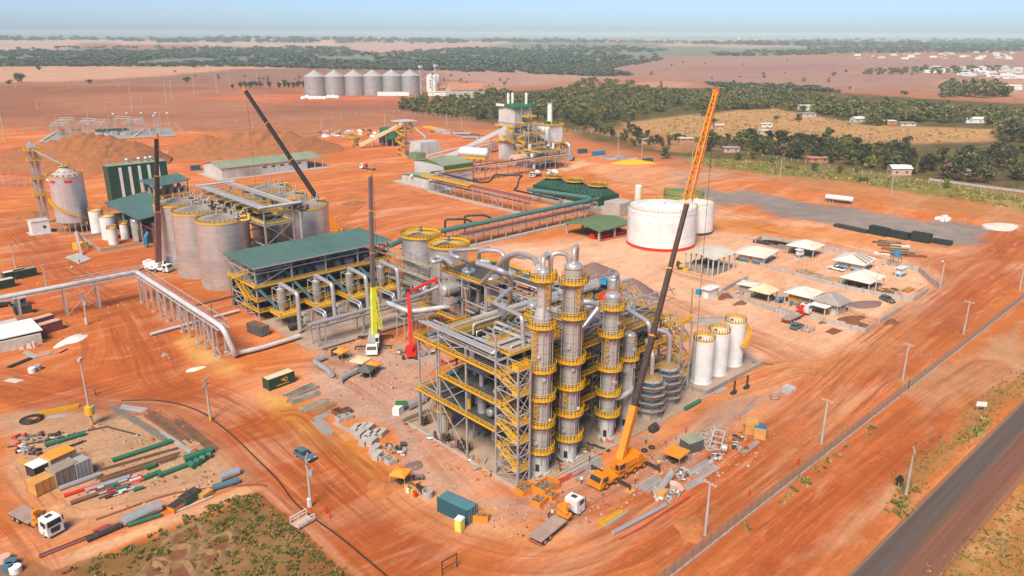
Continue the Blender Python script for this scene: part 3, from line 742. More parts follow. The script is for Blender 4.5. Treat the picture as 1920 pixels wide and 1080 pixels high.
pipe([(89.0,82.2,36),(88.6,82.4,38),(86.4,84,38.2),(86.4,84.6,14)],.40,'pipe_clad','downcomer pipe between the narrow-topped column and the tallest column',bend=1.3)
pipe([(82.9,82.2,36.2),(82.9,82.4,38.3),(85.6,84,38.3),(86.2,84.6,37.2)],.40,'pipe_clad','short bent pipe from the narrow column head to the downcomer',bend=1.3)
# pipe bridge from the evaporators to the narrow column
pipe([(113.5,133.6,15),at3(950,480,27),at3(972,474,29),at3(1002,484,33),(82.9,83.4,36.6)],.5,'pipe_clad','long overhead vapour pipe from the evaporator deck to the column heads',bend=3)
# equipment inside the structure
def exchanger(x,y,z,L,r,ax,label,group):
 t=thing('heat_exchanger',label,'heat exchanger',(x,y,z),group);d=(1,0)if ax=='x' else(0,1);c=r+.5
 part('shell',MB().hcyl((-d[0]*L/2,-d[1]*L/2,c),(d[0]*L/2,d[1]*L/2,c),r,18,dome=r*.4),'vessel_steel',t,False)
 for s in(-1,1):
  part('flange',MB().hcyl((d[0]*s*L*.38-d[0]*.08,d[1]*s*L*.38-d[1]*.08,c),(d[0]*s*L*.38+d[0]*.08,d[1]*s*L*.38+d[1]*.08,c),r*1.16,18),'galv',t,False)
  part('saddle',MB().box(d[0]*s*L*.25-.35,d[1]*s*L*.25-.35,0,d[0]*s*L*.25+.35,d[1]*s*L*.25+.35,c-r*.7),'galv',t,False)
 return t
def vessel(x,y,z,r,h,label,group=None,legs=0.0,mt='vessel_steel'):
 t=thing('vessel',label,'vessel',(x,y,z),group)
 part('shell',MB().cyl((0,0,legs),r,h,24,cap=False),mt,t,False)
 part('top_head',MB().dome((0,0,legs+h),r,r*.4,24,4),'pipe_clad',t,False)
 if legs:
  part('bottom_head',MB().lathe((0,0,0),[(.15,legs-r*.5),(r,legs)],24),mt,t,False)
  for i in range(4):
   a=math.pi/4+i*math.pi/2;part('leg',MB().beam((r*.9*math.cos(a),r*.9*math.sin(a),0),(r*.9*math.cos(a),r*.9*math.sin(a),legs+.4),.16),'galv',t,False)
 part('nozzle',MB().cyl((0,0,legs+h),r*.22,r*.4+.35,10),'galv',t,False)
 return t
rr=random.Random(3)
for i,(x,y,z,L,r,ax)in enumerate(((82,91,7.88,6,.8,'x'),(91,92,7.88,6,.9,'x'),(108,90,7.88,7,1.0,'x'),(117,91,7.88,6,.8,'x'),(84,99,7.88,6,1.0,'x'),(98,98,7.88,8,1.2,'x'),(112,98,7.88,8,1.1,'x'),
(106,89.8,13.08,7,.8,'x'),(116,90,13.08,6,1.0,'x'),(82,97,13.08,5,.7,'y'),(88,92,13.08,5,.7,'y'),(104,91,18.48,6,.8,'x'),(114,91,18.48,6,.9,'x'),(100,99,21.13,7,.8,'x'),(112,99,21.13,7,1.0,'x'))):
 exchanger(x,y,z,L,r,ax,'grey horizontal heat exchanger on a dark deck of the steel structure','heat exchangers inside the process structure')
for i,(x,y,z,r,h,lg)in enumerate(((98,90,13.0,1.2,5,0),(119.5,96,13.08,1.2,4,1),(97,89.5,8,1.0,4,0),(102,96,8,1.4,8,0),(110.5,95,13,1.2,6,0),(92,98,13.08,1.3,4,.8),(80,94,7.88,.9,3,0),(90.2,100,21.1,.9,2.4,.6),(104,95.5,21.1,1.0,2.6,.6),(118.5,97,21.1,1.3,2.4,.4))):
 vessel(x,y,z,r,h,'grey vertical vessel between the decks of the steel structure','vessels inside the process structure',lg)
for i in range(105):
 z=rr.choice([6.4,9.8,11.6,15.2,16.8,19.6,21.6,22.3]);r=rr.choice([.1,.14,.2,.26,.34]);x0=rr.uniform(79,108);L=rr.uniform(6,13);y=rr.uniform(88,101)
 if rr.random()<.55:pts=[(x0,y,z-rr.uniform(1,3)),(x0,y,z),(x0+L,y,z),(x0+L,y+rr.uniform(-2,2),z)]
 else:yb=rr.uniform(95,101);pts=[(x0,87.8,z),(x0,yb,z),(x0,yb,z-rr.uniform(1,3))]
 pipe(pts,r,rr.choice(['steel_light','galv','pipe_clad','dark','steel_light']),'thin grey process pipe threading the steel structure','process pipes inside the structure',n=7)
for i in range(9):
 x=79+i*4.9;y=84.6+(i%2)*.8
 m=MB()
 for(a,b)in((0,0),(1.6,0),(0,1.2),(1.6,1.2)):m.beam((x+a,y+b,.2),(x+a,y+b,20 if i<5 else 13),.07)
 for z in range(2,20 if i<5 else 13,2):
  m.beam((x,y,z),(x+1.6,y,z),.06);m.beam((x,y+1.2,z),(x+1.6,y+1.2,z),.06);m.beam((x,y,z),(x,y+1.2,z),.06);m.beam((x,y,z),(x+1.6,y,z+2),.05)
  if z%4==0:m.box(x,y,z,x+1.6,y+.5,z+.05)
 solo('scaffold_tower',m,'scaffold','thin rusty scaffold tower between the columns and the steel structure','scaffold','scaffold towers behind the columns')
 # bundle of pipes over the left edge and the long pipe rack behind
for i in range(4):
 o=i*.55;pipe([(77.6+o,109-o,21.6),(77.6+o,88.4+i*.3,21.6),(78.4+o,88.4+i*.3,21.6)]if i<3 else[(79.5,107,21.8),(79.5,90,21.8)],.2,'pipe_clad','aluminium-clad pipe along the top left edge of the steel structure','pipes along the structure top edge')
rk=thing('pipe_rack','long high pipe rack running behind the top of the steel structure','pipe rack',(78,106,.1))
frame(rk,[78,87,96,105,114,123,132],[104.4,110],[8.5,14,18.4],.12,.32,.26,brace=[((78,104.4),(78,110)),((105,110),(114,110))])
for i in range(7):
 y=104.9+i*.8;r=(.28,.2,.34,.16,.3,.22,.2)[i]
 pipe([(77+i*.5,y,18.4+r),(134-i,y,18.4+r)],r,('pipe_clad','steel_light','pipe_clad','galv','pipe_clad','steel_light','pipe_white')[i],'straight clad pipe lying on the high rack behind the structure','pipes on the high rack',n=8)
pipe([(96,104,25),(88,100,25),(84.4,88.6,26.4),(84.4,88,18.5)],.38,'pipe_clad','bent pipe arching over the upper concrete platform',bend=1.2)
pipe([at3(1177,580,24),at3(1206,598,24),at3(1217,606,24),at3(1221,640,20)],.45,'pipe_clad','fat bent pipe over the right end of the structure roof',bend=1.5)
pipe([at3(1094,566,25),at3(1110,566,25),at3(1124,575,24),(97,88,19)],.6,'pipe_clad','fat clad elbow behind the tallest column',bend=1.5)
solo('equipment_cover',MB().obox((115,95,21.2),(4.5,3.2,.9),.1,taper=.85),'red','red sheet cover on the roof deck of the structure','cover')
solo('equipment_cover',MB().obox((118.5,99.5,22.4),(2.6,2.0,.8),.3,taper=.8),'blue','small blue sheet cover on the roof deck of the structure','cover')
solo('material_bag',MB().obox((81.5,93,18.5),(1.4,1.1,.9),.4,taper=.7).obox((82.4,91.9,18.5),(1.1,1.0,.7),1,taper=.6),'white','white sacks lying on the upper dark deck','sack')
# blue reactors and right-hand stair tower
def reactor(x,y,label):
 t=thing('reactor',label,'reactor',(x,y,.12))
 part('skirt',MB().cyl((0,0,0),2.0,1.9,28),'concrete_pale',t,False)
 part('shell',MB().cyl((0,0,1.9),2.0,6.0,28,cap=False),'reactor_blue',t,False)
 part('dome',MB().dome((0,0,7.9),2.05,.8,28,5),'tan_dome',t,False)
 for z in(2.6,4.2,5.8,7.5):part('band',MB().lathe((0,0,z),[(2.0,0),(2.16,0),(2.16,.5),(2.0,.5)],28),'netting_pink' if z<7 else 'panel',t,False)
 return t
reactor(113.6,82.4,'blue banded reactor with tan dome nearer the slim column');reactor(120.6,83.6,'blue banded reactor with tan dome beside the right stair tower')
pipe([(113.6,82.4,8.6),(113.6,82.4,12.8),(116,86,14.2)],.45,'steel_light','stub pipe rising from the nearer tan-domed reactor',bend=.9)
pipe([(120.6,83.6,8.6),(120.6,83.6,15.3),(118.4,86,16),(117.5,88,16)],.5,'pipe_clad','gooseneck pipe rising from the farther tan-domed reactor',bend=1.8)
for i,(x,y)in enumerate(((113.6,82.4),(120.6,83.6))):
 m=MB();pl=MB()
 for z in(1.9,3.5,5.2,6.9):
  for a in range(8):
   p,q=[(x+2.9*math.cos(a_*math.pi/4),y+2.9*math.sin(a_*math.pi/4))for a_ in(a,a+1)]
   m.beam((*p,z),(*q,z),.09);m.beam((*p,z+1),(*q,z+1),.06)
 for a in range(8):m.beam((x+2.9*math.cos(a*math.pi/4),y+2.9*math.sin(a*math.pi/4),.15),(x+2.9*math.cos(a*math.pi/4),y+2.9*math.sin(a*math.pi/4),8.6),.09)
 PLK=(1.9,3.5,5.2,6.9)
 t=thing('scaffold','ring scaffold with plank walks round the %s reactor'%('nearer blue' if i==0 else 'farther blue'),'scaffold',(x,y,.12));part('tube_frame',m,'scaffold',t);[part('planking',MB().lathe((x,y,z-.03),[(2.55,0),(3.2,0),(3.2,.06),(2.55,.06)],8,smooth=False),'lumber',t)for z in PLK]
st2=thing('stair_tower','braced steel stair tower with yellow landings at the right end of the structure','stair tower',(126.3,86,.12))
frame(st2,[124.6,128],[83.6,89],[4,8,12,16],.12,.28,.22,brace=[((124.6,83.6),(124.6,89)),((124.6,83.6),(128,83.6)),((128,83.6),(128,89))])
for i,z in enumerate((4,8,12,16)):
 deck(st2,124.6,83.6,128,85,z,'SWE','yellow',toe=.3);deck(st2,124.6,87.6,128,89,z-2,'WEN','yellow',toe=.3)
 part('stair_flight',MB().stair((125.5,87.6,z-2),(125.5,85,z),1.0),'yellow',st2);part('stair_flight',MB().stair((127.1,85,z-4 if z>4 else.1),(127.1,87.6,z-2),1.0),'yellow',st2)
part('stair_flight',MB().stair((123.2,89,16),(122.4,95,21),1.2),'yellow',st2)
for x,y,r,h,lb in((77.9,112.3,.95,4.5,'small tank with yellow ring and ladder at the left kerb'),):
 t=thing('tank',lb,'tank',(x+1.5,y-7.5,.12));part('shell',MB().cyl((0,0,0),r,h,20),'steel_light',t,False)
 p=part('platform',MB().lathe((0,0,h-.1),[(r,0),(r+.7,0),(r+.7,.15),(r,.15)],16,smooth=False),'yellow',t,False);part('railing',MB().ringrail((0,0),r+.66,h+.05,1.1,14),'yellow',p,False)
 part('ladder',MB().ladder(.3,-r-.3,0,h,-1.57),'yellow',t,False)
for i,p in enumerate(((797,796),(838,828),(865,840),(874,846))):
 x,y=at(*p);m=MB()
 for k in range(6):m.cyl((x-.55+.45*(k%3),y-.3+.6*(k//3),.15),.2,1.5,8)
 t=thing('gas_bottle_rack','dark cage of gas bottles on the left slab edge','bottle rack',(x,y,.12),'gas bottle racks by the left kerb');part('bottles',m,'dark',t)
 c=MB()
 for z in(.2,.9,1.6):c.rail([(x-.9,y-.7,z),(x+.9,y-.7,z),(x+.9,y+.7,z),(x-.9,y+.7,z)],.1,9,.07,True,bars=1,toe=0)
 for a in(-.9,.9):
  for b in(-.7,.7):c.beam((x+a,y+b,.12),(x+a,y+b,1.7),.09)
 part('cage',c,'pipe_rust',t)
 # ------------------------------------------------------------------ white tanks in their bund
for i in range(34):
 x=rr.uniform(77.8,91);y=rr.uniform(88,101);z=(7.88,13.08,18.48,.13)[i%4];m=MB();r=rr.uniform(.3,.6)
 if i%3==0:m.cyl((x,y,z),r,rr.uniform(1,2.6),12)
 elif i%3==1:m.hcyl((x-.9,y,z+r+.2),(x+.9,y,z+r+.2),r,10,dome=.15).box(x-.7,y-.3,z,x+.7,y+.3,z+.4)
 else:m.box(x-.6,y-.4,z,x+.6,y+.4,z+1.1).tube([(x,y,z+1),(x,y,z+2.6),(x+1.5,y,z+2.6)],.12,6)
 solo('machine',m,rr.choice(['steel_light','panel','pipe_clad','steel_blue','galv','yellow']),'small machine or drum on the left-hand decks of the steel structure','machine','machines on the structure decks')
bd=thing('tank_bund','low concrete bund wall round the three white tanks','bund',(140,83,0))
for q in((129.5,79.6,152,80.0),(129.5,90.0,152,90.4),(129.1,79.6,129.5,90.4),(152,79.6,152.4,90.4)):part('wall',MB().box(q[0],q[1],0,q[2],q[3],1.0),'concrete',bd)
part('floor',MB().box(129.5,80,0,152,90,.06),'slab',bd)
for i,(x,y,h,lb)in enumerate(((134.4,84.4,9.8,'white storage tank with yellow rail, nearest the structure of the three'),(140.6,84.6,9.9,'white storage tank with yellow rail, middle of the three in the bund'),(147.6,85.0,10.4,'white storage tank wrapped by a yellow spiral stair, farthest of the three'))):
 t=thing('storage_tank',lb,'tank',(x,y,.06));r=2.35
 part('shell',MB().cyl((0,0,0),r,h,36,cap=False).lathe((0,0,0),[(r+.12,0),(r+.12,.25),(r,.25)],36),'tank_white',t,False)
 part('roof',MB().lathe((0,0,h),[(r,0),(.2,.5),(0,.5)],36),'tank_white',t,False)
 part('railing',MB().ringrail((0,0),r-.06,h,1.1,24,.08,bars=3,toe=.3),'yellow',t,False)
 part('hatch',MB().cyl((-.9,.4,h+.25),.35,.35,12),'dark',t,False)
 if i==2:
  m=MB();n=30
  for k in range(n):
   a,b=R(250+150*k/n),R(250+150*(k+1)/n);za,zb=5.2+(h-5.2)*k/n,5.2+(h-5.2)*(k+1)/n
   for q in(r+.1,r+1.2):m.beam((q*math.cos(a),q*math.sin(a),za),(q*math.cos(b),q*math.sin(b),zb),.1,.25)
   m.beam((r*math.cos(a),r*math.sin(a),za),((r+1.2)*math.cos(a),(r+1.2)*math.sin(a),za),.3,.06)
   for hh in(.55,1.1):m.beam(((r+1.2)*math.cos(a),(r+1.2)*math.sin(a),za+hh),((r+1.2)*math.cos(b),(r+1.2)*math.sin(b),zb+hh),.08)
   m.beam(((r+1.2)*math.cos(a),(r+1.2)*math.sin(a),za),((r+1.2)*math.cos(a),(r+1.2)*math.sin(a),za+1.1),.07)
  part('spiral_stair',m,'yellow',t,False)
  # ------------------------------------------------------------------ evaporator block
ev=thing('evaporator_structure','open steel evaporator structure with one big yellow-railed deck','steel structure',(113.3,131.7,0))
frame(ev,[113.3,120.6,128],[131.7,140.4,149],[5,9.5,15],0,.34,.28,tops={(113.3,149):17})
deck(ev,113.1,131.5,128.2,149.2,15,'NSEW');deck(ev,112.6,140,128,149,9.5,'N',toe=.3);deck(ev,109.6,139,113.3,154,5,'NWS',toe=.3);deck(ev,113.3,131.7,128,140,5,'')
for i,(p,r,hh)in enumerate((((878,504),1.75,2.2),((922,517),1.8,2.2),((956,508),1.6,2.6))):
 x,y=at(*p,15.9);vessel(x,y,7.5,r,15.5-7.5,'domed evaporator vessel rising through the big deck, '+('leftmost of the three','nearest of the three','rightmost of the three')[i])
exchanger(113.2,143.6,9.6,7,1.5,'x','large horizontal vessel with a bright round end on the left side of the evaporators',None)
def ppipe(pts,r,label,mt='pipe_clad',bend=None):return pipe([at3(*p)for p in pts],r,mt,label,None,bend)
ppipe([(840,498,14),(828,488,19),(812,492,19),(808,486,19.3),(820,480,19.5),(836,485,19.5),(850,497,19)],.55,'fat looping vapour duct hanging off the left of the evaporators',bend=2.0)
ppipe([(878,500,16.2),(876,492,18.5),(861,483,21),(845,478,21),(846,470,21),(875,468,21),(910,466,21),(916,464,20)],.45,'long bent vapour duct from the leftmost evaporator dome',bend=1.8)
ppipe([(957,565,13),(957,520,22),(942,508,24),(905,496,24),(893,493,24),(900,489,24),(920,492,24)],.58,'thickest vapour duct diving down in front of the evaporators',bend=1.8)
ppipe([(898,490,20),(898,472,24),(912,468,25),(938,471,25),(946,482,24),(946,508,18)],.5,'arched vapour duct between the evaporator domes',bend=2.2)
ppipe([(951,505,18),(952,486,24),(962,478,26),(985,483,27)],.5,'vapour duct leaving the rightmost evaporator dome',bend=1.5)
ppipe([(830,540,12),(822,525,13),(826,520,13),(838,524,13)],.35,'small bent pipe on the left face of the evaporators')
ppipe([(880,585,5),(879,510,16.5)],.42,'vertical clad pipe in front of the leftmost evaporator vessel')
ppipe([(895,583,6),(875,572,8),(872,540,13)],.35,'bent pipe on the near face of the evaporators')
ppipe([(897,578,6),(897,540,12)],.6,'short thick upright pipe under the big evaporator deck')
for i in range(30):
 z=rr.choice([6.5,8,11,12.5,13.6]);x0=rr.uniform(113.5,124);y=rr.uniform(132,148)
 if i%2:pts=[(x0,y,z-2),(x0,y,z),(x0+rr.uniform(3,8),y,z)]
 else:pts=[(x0,y,z),(x0,y+rr.uniform(-8,-3)if y>140 else y+6,z),(x0,y,z)][:2]
 pipe(pts,rr.choice([.12,.18,.25]),rr.choice(['steel_light','galv','pipe_clad','dark']),'thin pipe among the steel of the evaporator structure','pipes inside the evaporator structure',n=7)
for i,(x,y,r,h)in enumerate(((116.5,135.5,1.3,6),(124,136,1.2,7),(117,146.5,1.4,5),(124.5,144.5,1.6,6.5),(131,128,1.4,6),(128,122,1.2,5),(122,125,1.5,6))):
 vessel(x,y,.05,r,h,'grey vessel low in the evaporator area','vessels low among the evaporators',.8)
 # structure between evaporators and distillation
fb=thing('pipe_bridge','steel pipe bridge between the evaporators and the high rack','pipe rack',(121,120,0))
frame(fb,[113.3,121,129],[111,121,131.2],[6,11.5,15],0,.3,.24,brace=[((113.3,111),(113.3,121))])
deck(fb,113.3,111,121,131,11.5,'WE',toe=.3);deck(fb,121,112,129,131,15,'E',toe=.3)
for i in range(9):
 x=114+i*1.6;z=(15.3,11.9)[i%2];pipe([(x,108,z),(x,133,z)],rr.choice([.16,.24,.32]),rr.choice(['pipe_clad','steel_light','pipe_white']),'straight clad pipe on the bridge to the evaporators','pipes on the evaporator bridge',n=8)
exchanger(117,126,11.6,7,.9,'y','pale exchanger on the pipe bridge near the evaporators','exchangers on the evaporator bridge');exchanger(125,120,15.1,7,.9,'y','pale exchanger on the pipe bridge near the evaporators','exchangers on the evaporator bridge')
cb=thing('control_building','white flat-roofed control building behind the tallest column','building',(142,112,0))
part('wall',MB().box(134,107,0,140,118,5.2),'white',cb);part('roof',MB().box(133.7,106.7,5.2,140.3,118.3,5.5),'panel',cb)
for y in(108,112,116):part('window',MB().box(133.92,y,2.6,134.0,y+1.6,4),'glass_dark',cb)
# ------------------------------------------------------------------ twin tanks behind the shed
for x,y,lb in((127.3,176.2,'steel tank with yellow rim and brown radial roof, farther of the pair'),(126.6,162.4,'steel tank with yellow rim and brown radial roof, nearer the evaporators')):
 t=thing('process_tank',lb,'tank',(x,y,0));r=5.4;h=16.6
 part('shell',MB().cyl((0,0,0),r,h,44,cap=False),'ferm_steel',t,False)
 part('roof',MB().lathe((0,0,h),[(r,0),(.3,.8),(0,.8)],44),'maroon_dark',t,False)
 m=MB()
 for i in range(24):
  a=i*2*math.pi/24;m.beam((.4*math.cos(a),.4*math.sin(a),h+.95),(r*math.cos(a),r*math.sin(a),h+.15),.08,.16)
 part('roof_ribs',m,'yellow_pale',t,False)
 p=part('rim_walk',MB().lathe((0,0,h),[(r,0),(r+.6,0),(r+.6,.2),(r,.2)],40,smooth=False),'yellow',t,False);part('railing',MB().ringrail((0,0),r+.55,h+.2,1.2,36,.08,bars=3,toe=.35),'yellow',p,False)
 part('agitator',MB().cyl((0,0,h+.8),.5,.9,12).cyl((0,0,h+1.7),.3,.8,10),'steel_blue',t,False)
 part('roof_walk',MB().box(-r,-.5,h+1.0,0,.5,h+1.1),'galv',t,False)
sc=thing('scaffold','wide grey scaffold standing between the shed and the rim tanks','scaffold',(122.5,178,0))
m=MB()
for y in np.arange(164,193,2.6):
 for x in(120.2,122):m.beam((x,y,0),(x,y,13),.09)
for z in np.arange(1.8,13,1.8):
 for x in(120.2,122):m.beam((x,164,z),(x,192.6,z),.08)
 for y in np.arange(164,193,2.6):m.beam((120.2,y,z),(122,y,z),.06)
part('tube_frame',m,'galv',sc)
for z in(3.6,7.2,10.8):part('planking',MB().box(120.3,164,z,121.9,192,z+.07),'lumber',sc)
# ------------------------------------------------------------------ drying shed with its four units
sh=thing('drying_shed','long open process shed under a flat teal roof with yellow-railed floors','shed',(80,184,0))
frame(sh,[80,90.2,100.4,110.6,120.8],[184,192,199.6],[2.4,5.2,9.0,12.8],0,.34,.3,tops={(x,y):14.6 for x in(80,90.2,100.4,110.6,120.8)for y in(184,192,199.6)},brace=[((80,184),(80,192)),((80,192),(80,199.6))])
part('roof',MB().slab([(79,183,14.6),(122,183,14.6),(122,201,15.1),(79,201,15.1)],.22),'teal_roof',sh)
part('fascia',MB().box(79,182.9,14.3,122,182.99,14.66),'galv',sh)
m=MB();m.beam((80,184,9.2),(90.2,184,13),.16);m.beam((80,184,13.4),(90,184,13.4),.2);part('bracing',m,'galv',sh)
part('bracing',MB().beam((110.6,184,9.2),(120.8,184,13),.16),'galv',sh)
deck(sh,79.3,183.3,121.4,200,9.0,'SWE','concrete',toe=.5);deck(sh,79.5,183.3,121,192,5.2,'SWN','grating',toe=.4);deck(sh,79.5,182.6,121,192,2.4,'SW','grating',toe=.4)
part('stair_flight',MB().stair((79.0,196,9),(78.6,186,13),1.1).stair((78.7,186,5.2),(78.7,192,9),1.1),'yellow',sh)
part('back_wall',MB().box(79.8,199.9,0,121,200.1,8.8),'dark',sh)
for i in range(26):
 x=82+(i%13)*3;y=187+6*(i//13)+rr.uniform(-1,1);r=rr.uniform(.5,.9)
 m=MB()
 if i%3==0:m.hcyl((x-1.1,y,9.08+r+.3),(x+1.1,y,9.08+r+.3),r,12,dome=.2).box(x-.9,y-.5,9.08,x+.9,y+.5,9.6)
 elif i%3==1:m.cyl((x,y,9.08),r,1.6,12).cyl((x,y,10.68),r*.5,.6,10)
 else:m.box(x-.9,y-.6,9.08,x+.9,y+.6,10.1).hcyl((x-.5,y,10.4),(x+.6,y,10.4),.35,10)
 solo('machine',m,rr.choice(['steel_light','dark','galv','steel_blue','steel_light']),'small machine on the open upper floor of the drying shed','machine','machines on the drying shed floor')
for i in range(10):
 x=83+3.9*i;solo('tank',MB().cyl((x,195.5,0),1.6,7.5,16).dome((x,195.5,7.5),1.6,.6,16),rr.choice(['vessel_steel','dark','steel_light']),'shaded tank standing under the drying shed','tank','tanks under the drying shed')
for i in range(5):
 x=84.5+8.6*i;pipe([(x,189,2.6),(x,189,4.6),(x+5,189,4.6)],.28,'steel_light','bent pipe under the lower floors of the drying shed','pipes under the drying shed')
names=('leftmost of the four','second from the left of four','third from the left of four','rightmost of the four')
for i in range(4):
 x=83.8+10.1*i
 t=thing('drying_unit','cyclone dryer in a steel frame before the shed, '+names[i],'dryer',(x,178,0))
 part('cyclone',MB().lathe((x,178,0),[(.5,3),(1.1,5.4),(1.1,9.4),(.5,9.8)],20),'vessel_steel',t)
 part('outlet_duct',MB().tube([(x,178,9.6),(x,178,11),(x,169.6 if i else 169,10.4),(x-.3,168.6,.6)],.55,12,bend=1.0),'pipe_clad',t)
 m=MB()
 for a in(-1.6,1.6):
  for b in(-1.6,1.6):m.beam((x+a,178+b,0),(x+a,178+b,9.6),.15)
 for z in(3.4,6.4,9.6):m.rail([(x-1.6,176.4,z),(x+1.6,176.4,z),(x+1.6,179.6,z),(x-1.6,179.6,z)],.1,9,.14,True,bars=1,toe=0)
 part('frame',m,'steel_light',t)
 p=part('platform',MB().box(x-2.6,173.8,3.2,x+2.8,180,3.35),'yellow',t);q=MB().rail([(x-2.5,179.9,3.35),(x-2.5,173.9,3.35),(x+2.7,173.9,3.35),(x+2.7,179.9,3.35)],1.1,1.2,.08,bars=3,toe=.4);part('railing',q,'yellow',p)
 part('feed_chute',MB().beam((x-3.3,183.6,8.6),(x-.9,178.6,4.2),.55),'steel_blue',t)
 part('fan',MB().hcyl((x+2.6,172.6,1.6),(x+3.9,172.6,1.6),1.3,18).box(x+2.6,171.9,2.2,x+3.8,173.2,3.6),'concrete_pale',t)
 part('burner',MB().hcyl((x-1.6,171.5,1.3),(x+1.2,171.5,1.3),.8,14,dome=.3).box(x-1.5,171,0,x+1.1,172,.6),'dark',t)
 part('motor',MB().hcyl((x+1.7,172.6,1.6),(x+2.5,172.6,1.6),.5,10),'steel_blue',t)
 m=MB()
 for dx in(0,1.6):m.tube([(x+2.5+dx*.3,160.4,4),(x+2.5+dx*.3,161,6.6+dx*.3),(x+2.5+dx*.3,166.5,6.6+dx*.3),(x+2.5+dx*.3,167.6,3)],.26,8,bend=.7)
 solo('pipe',m,'pipe_clad','pair of looped pipes before the '+('leftmost','second','third','rightmost')[i]+' dryer','pipe')
pad=MB().box(80,156,0,121,183,.1);tag(solo('dryer_slab',pad,'slab',None,None),'concrete slab under the dryers','slab',kind='structure')
# front pipe rack before the dryers
fr2=thing('pipe_rack','low lattice pipe rack running before the four dryers','pipe rack',(95,158.5,0))
for x in(82.3,84.4,95,97,107.6,109.6):
 for y in(157.4,160.2):part('column',MB().box(x-.13,y-.13,0,x+.13,y+.13,5.2),'galv',fr2)
for y in(157.4,160.2):
 m=MB();m.beam((81,y,5.2),(116,y,5.2),.22);m.beam((81,y,3.7),(116,y,3.7),.2)
 for i in range(20):m.beam((81+1.75*i,y,3.7 if i%2 else 5.2),(82.75+1.75*i,y,5.2 if i%2 else 3.7),.12)
 part('truss',m,'galv',fr2)
m=MB()
for i in range(12):m.beam((81.5+3*i,157.4,5.2),(81.5+3*i,160.2,5.2),.16)
part('cross_beams',m,'galv',fr2)
pipe([(81,158.4,5.9),(112.4,158.4,5.9),(121,160.5,5.9)],.5,'pipe_clad','fat silver pipe along the top of the low lattice rack',n=14)
pipe([(103.4,158.8,6),(103.3,149.8,6.2),(104.4,148.6,6.2),(112.8,145,6.4)],.62,'pipe_white','fat pipe crossing from the low rack to the evaporators',bend=1.6,n=14)
for i in range(3):pipe([(81,159.2+.4*i,5.5),(115,159.2+.4*i,5.5)],.15,('steel_light','pipe_rust','steel_light')[i],'thin pipe on the low lattice rack before the dryers','thin pipes on the low rack')
pipe([(82,155.2,.6),(110,155.2,.6)],.35,'pipe_clad','clad pipe lying low along the dryer slab edge')
m=MB()
for x in(100.5,104,107.5):
 for y in(147.4,150.6):m.beam((x,y,0),(x,y,5.4),.2)
m.beam((100.5,147.4,5.4),(107.5,147.4,5.4),.22);m.beam((100.5,150.6,5.4),(107.5,150.6,5.4),.22)
for x in(100.5,104,107.5):m.beam((x,147.4,5.4),(x,150.6,5.4),.2)
m.beam((100.5,147.4,.2),(104,147.4,5.2),.14);m.beam((104,147.4,.2),(100.5,147.4,5.2),.14)
solo('pipe_support',m,'steel_light','braced steel support under the crossing pipe by the red lift','pipe support')
pipe([at3(437,664,.9),at3(490,652,.9),at3(562,630,.9)],.55,'pipe_white','white pipe lying on the ground from the yard rack to the dryers',n=14)
# ------------------------------------------------------------------ yard rack on the left
yr=thing('pipe_rack','long white steel pipe bridge over the dirt road at the left','pipe rack',(63,222,0))
def trestle(root,pa,w=1.6,z=7.4):
 for s in(-1,1):part('column',MB().box(pa[0]-.17+s*w*(0 if abs(pa[2])else 1),pa[1]-.17+s*w*(1 if abs(pa[2])else 0),0,pa[0]+.17+s*w*(0 if abs(pa[2])else 1),pa[1]+.17+s*w*(1 if abs(pa[2])else 0),z),'steel_light',root)
for x in(-12,8,33.5,44,52,63.4):trestle(yr,(x,223,1),1.3)
for y in(219,214,209,204,199,194,189,184,179,174,169):trestle(yr,(63.2,y,0),1.4)
m=MB()
for y in(221.6,224.4):m.beam((-40,y,7.4),(64.4,y,7.4),.26)
for x in(62,64.6):m.beam((x,165.5,7.4),(x,224.4,7.4),.26)
for x in np.arange(-40,64,4):m.beam((x,221.6,7.4),(x,224.4,7.4),.16)
for y in np.arange(166,222,3):m.beam((62,y,7.4),(64.6,y,7.4),.16)
part('deck_beams',m,'steel_light',yr)
m=MB()
for y in(221.6,224.4):
 m.beam((46,y,9.4),(64.4,y,9.4),.16)
 for i in range(6):m.beam((46+3*i,y,7.4),(49+3*i,y,9.4),.1);m.beam((46+3*i,y,7.4),(46+3*i,y,9.4),.1)
for x in(64.6,):
 m.beam((x,166,9.2),(x,224.4,9.2),.16)
 for i in range(18):m.beam((x,168+3.1*i,7.4),(x,168+3.1*i,9.2),.1)
part('side_truss',m,'steel_light',yr)
m=MB();m.beam((44,221.6,.3),(52,221.6,7.2),.14);m.beam((52,221.6,.3),(44,221.6,7.2),.14)
for y in(204,189,174):m.beam((61.9,y,.3),(61.9,y-5,7.2),.13);m.beam((61.9,y-5,.3),(61.9,y,7.2),.13)
part('bracing',m,'steel_light',yr)
m=MB()
for y in(219,209,199,189,179,169):m.obox((61.8,y,0),(.9,.9,.4));m.obox((64.6,y,0),(.9,.9,.4))
part('footing',m,'concrete_pale',yr)
pipe([(-40,222.6,8.1),(62.6,222.6,8.1),(62.8,221.5,8.1),(62.8,164.6,8.1),at3(437,656,2.5),at3(441,665,.9)],.62,'pipe_white','fat white pipe carried along the left pipe bridge',bend=2.2,n=16)
pipe([(-40,223.8,7.8),(63.9,223.8,7.8),(64.0,222.5,7.8),(64,170,7.8)],.22,'red_dust','thin dusty red pipe along the left pipe bridge',n=8)
m=MB();x,y=at(418,664)
for a in(-1.4,1.4):
 for b in(-2,2):m.beam((x+a,y+b,0),(x+a,y+b,3.2 if b>0 else 1.2),.2)
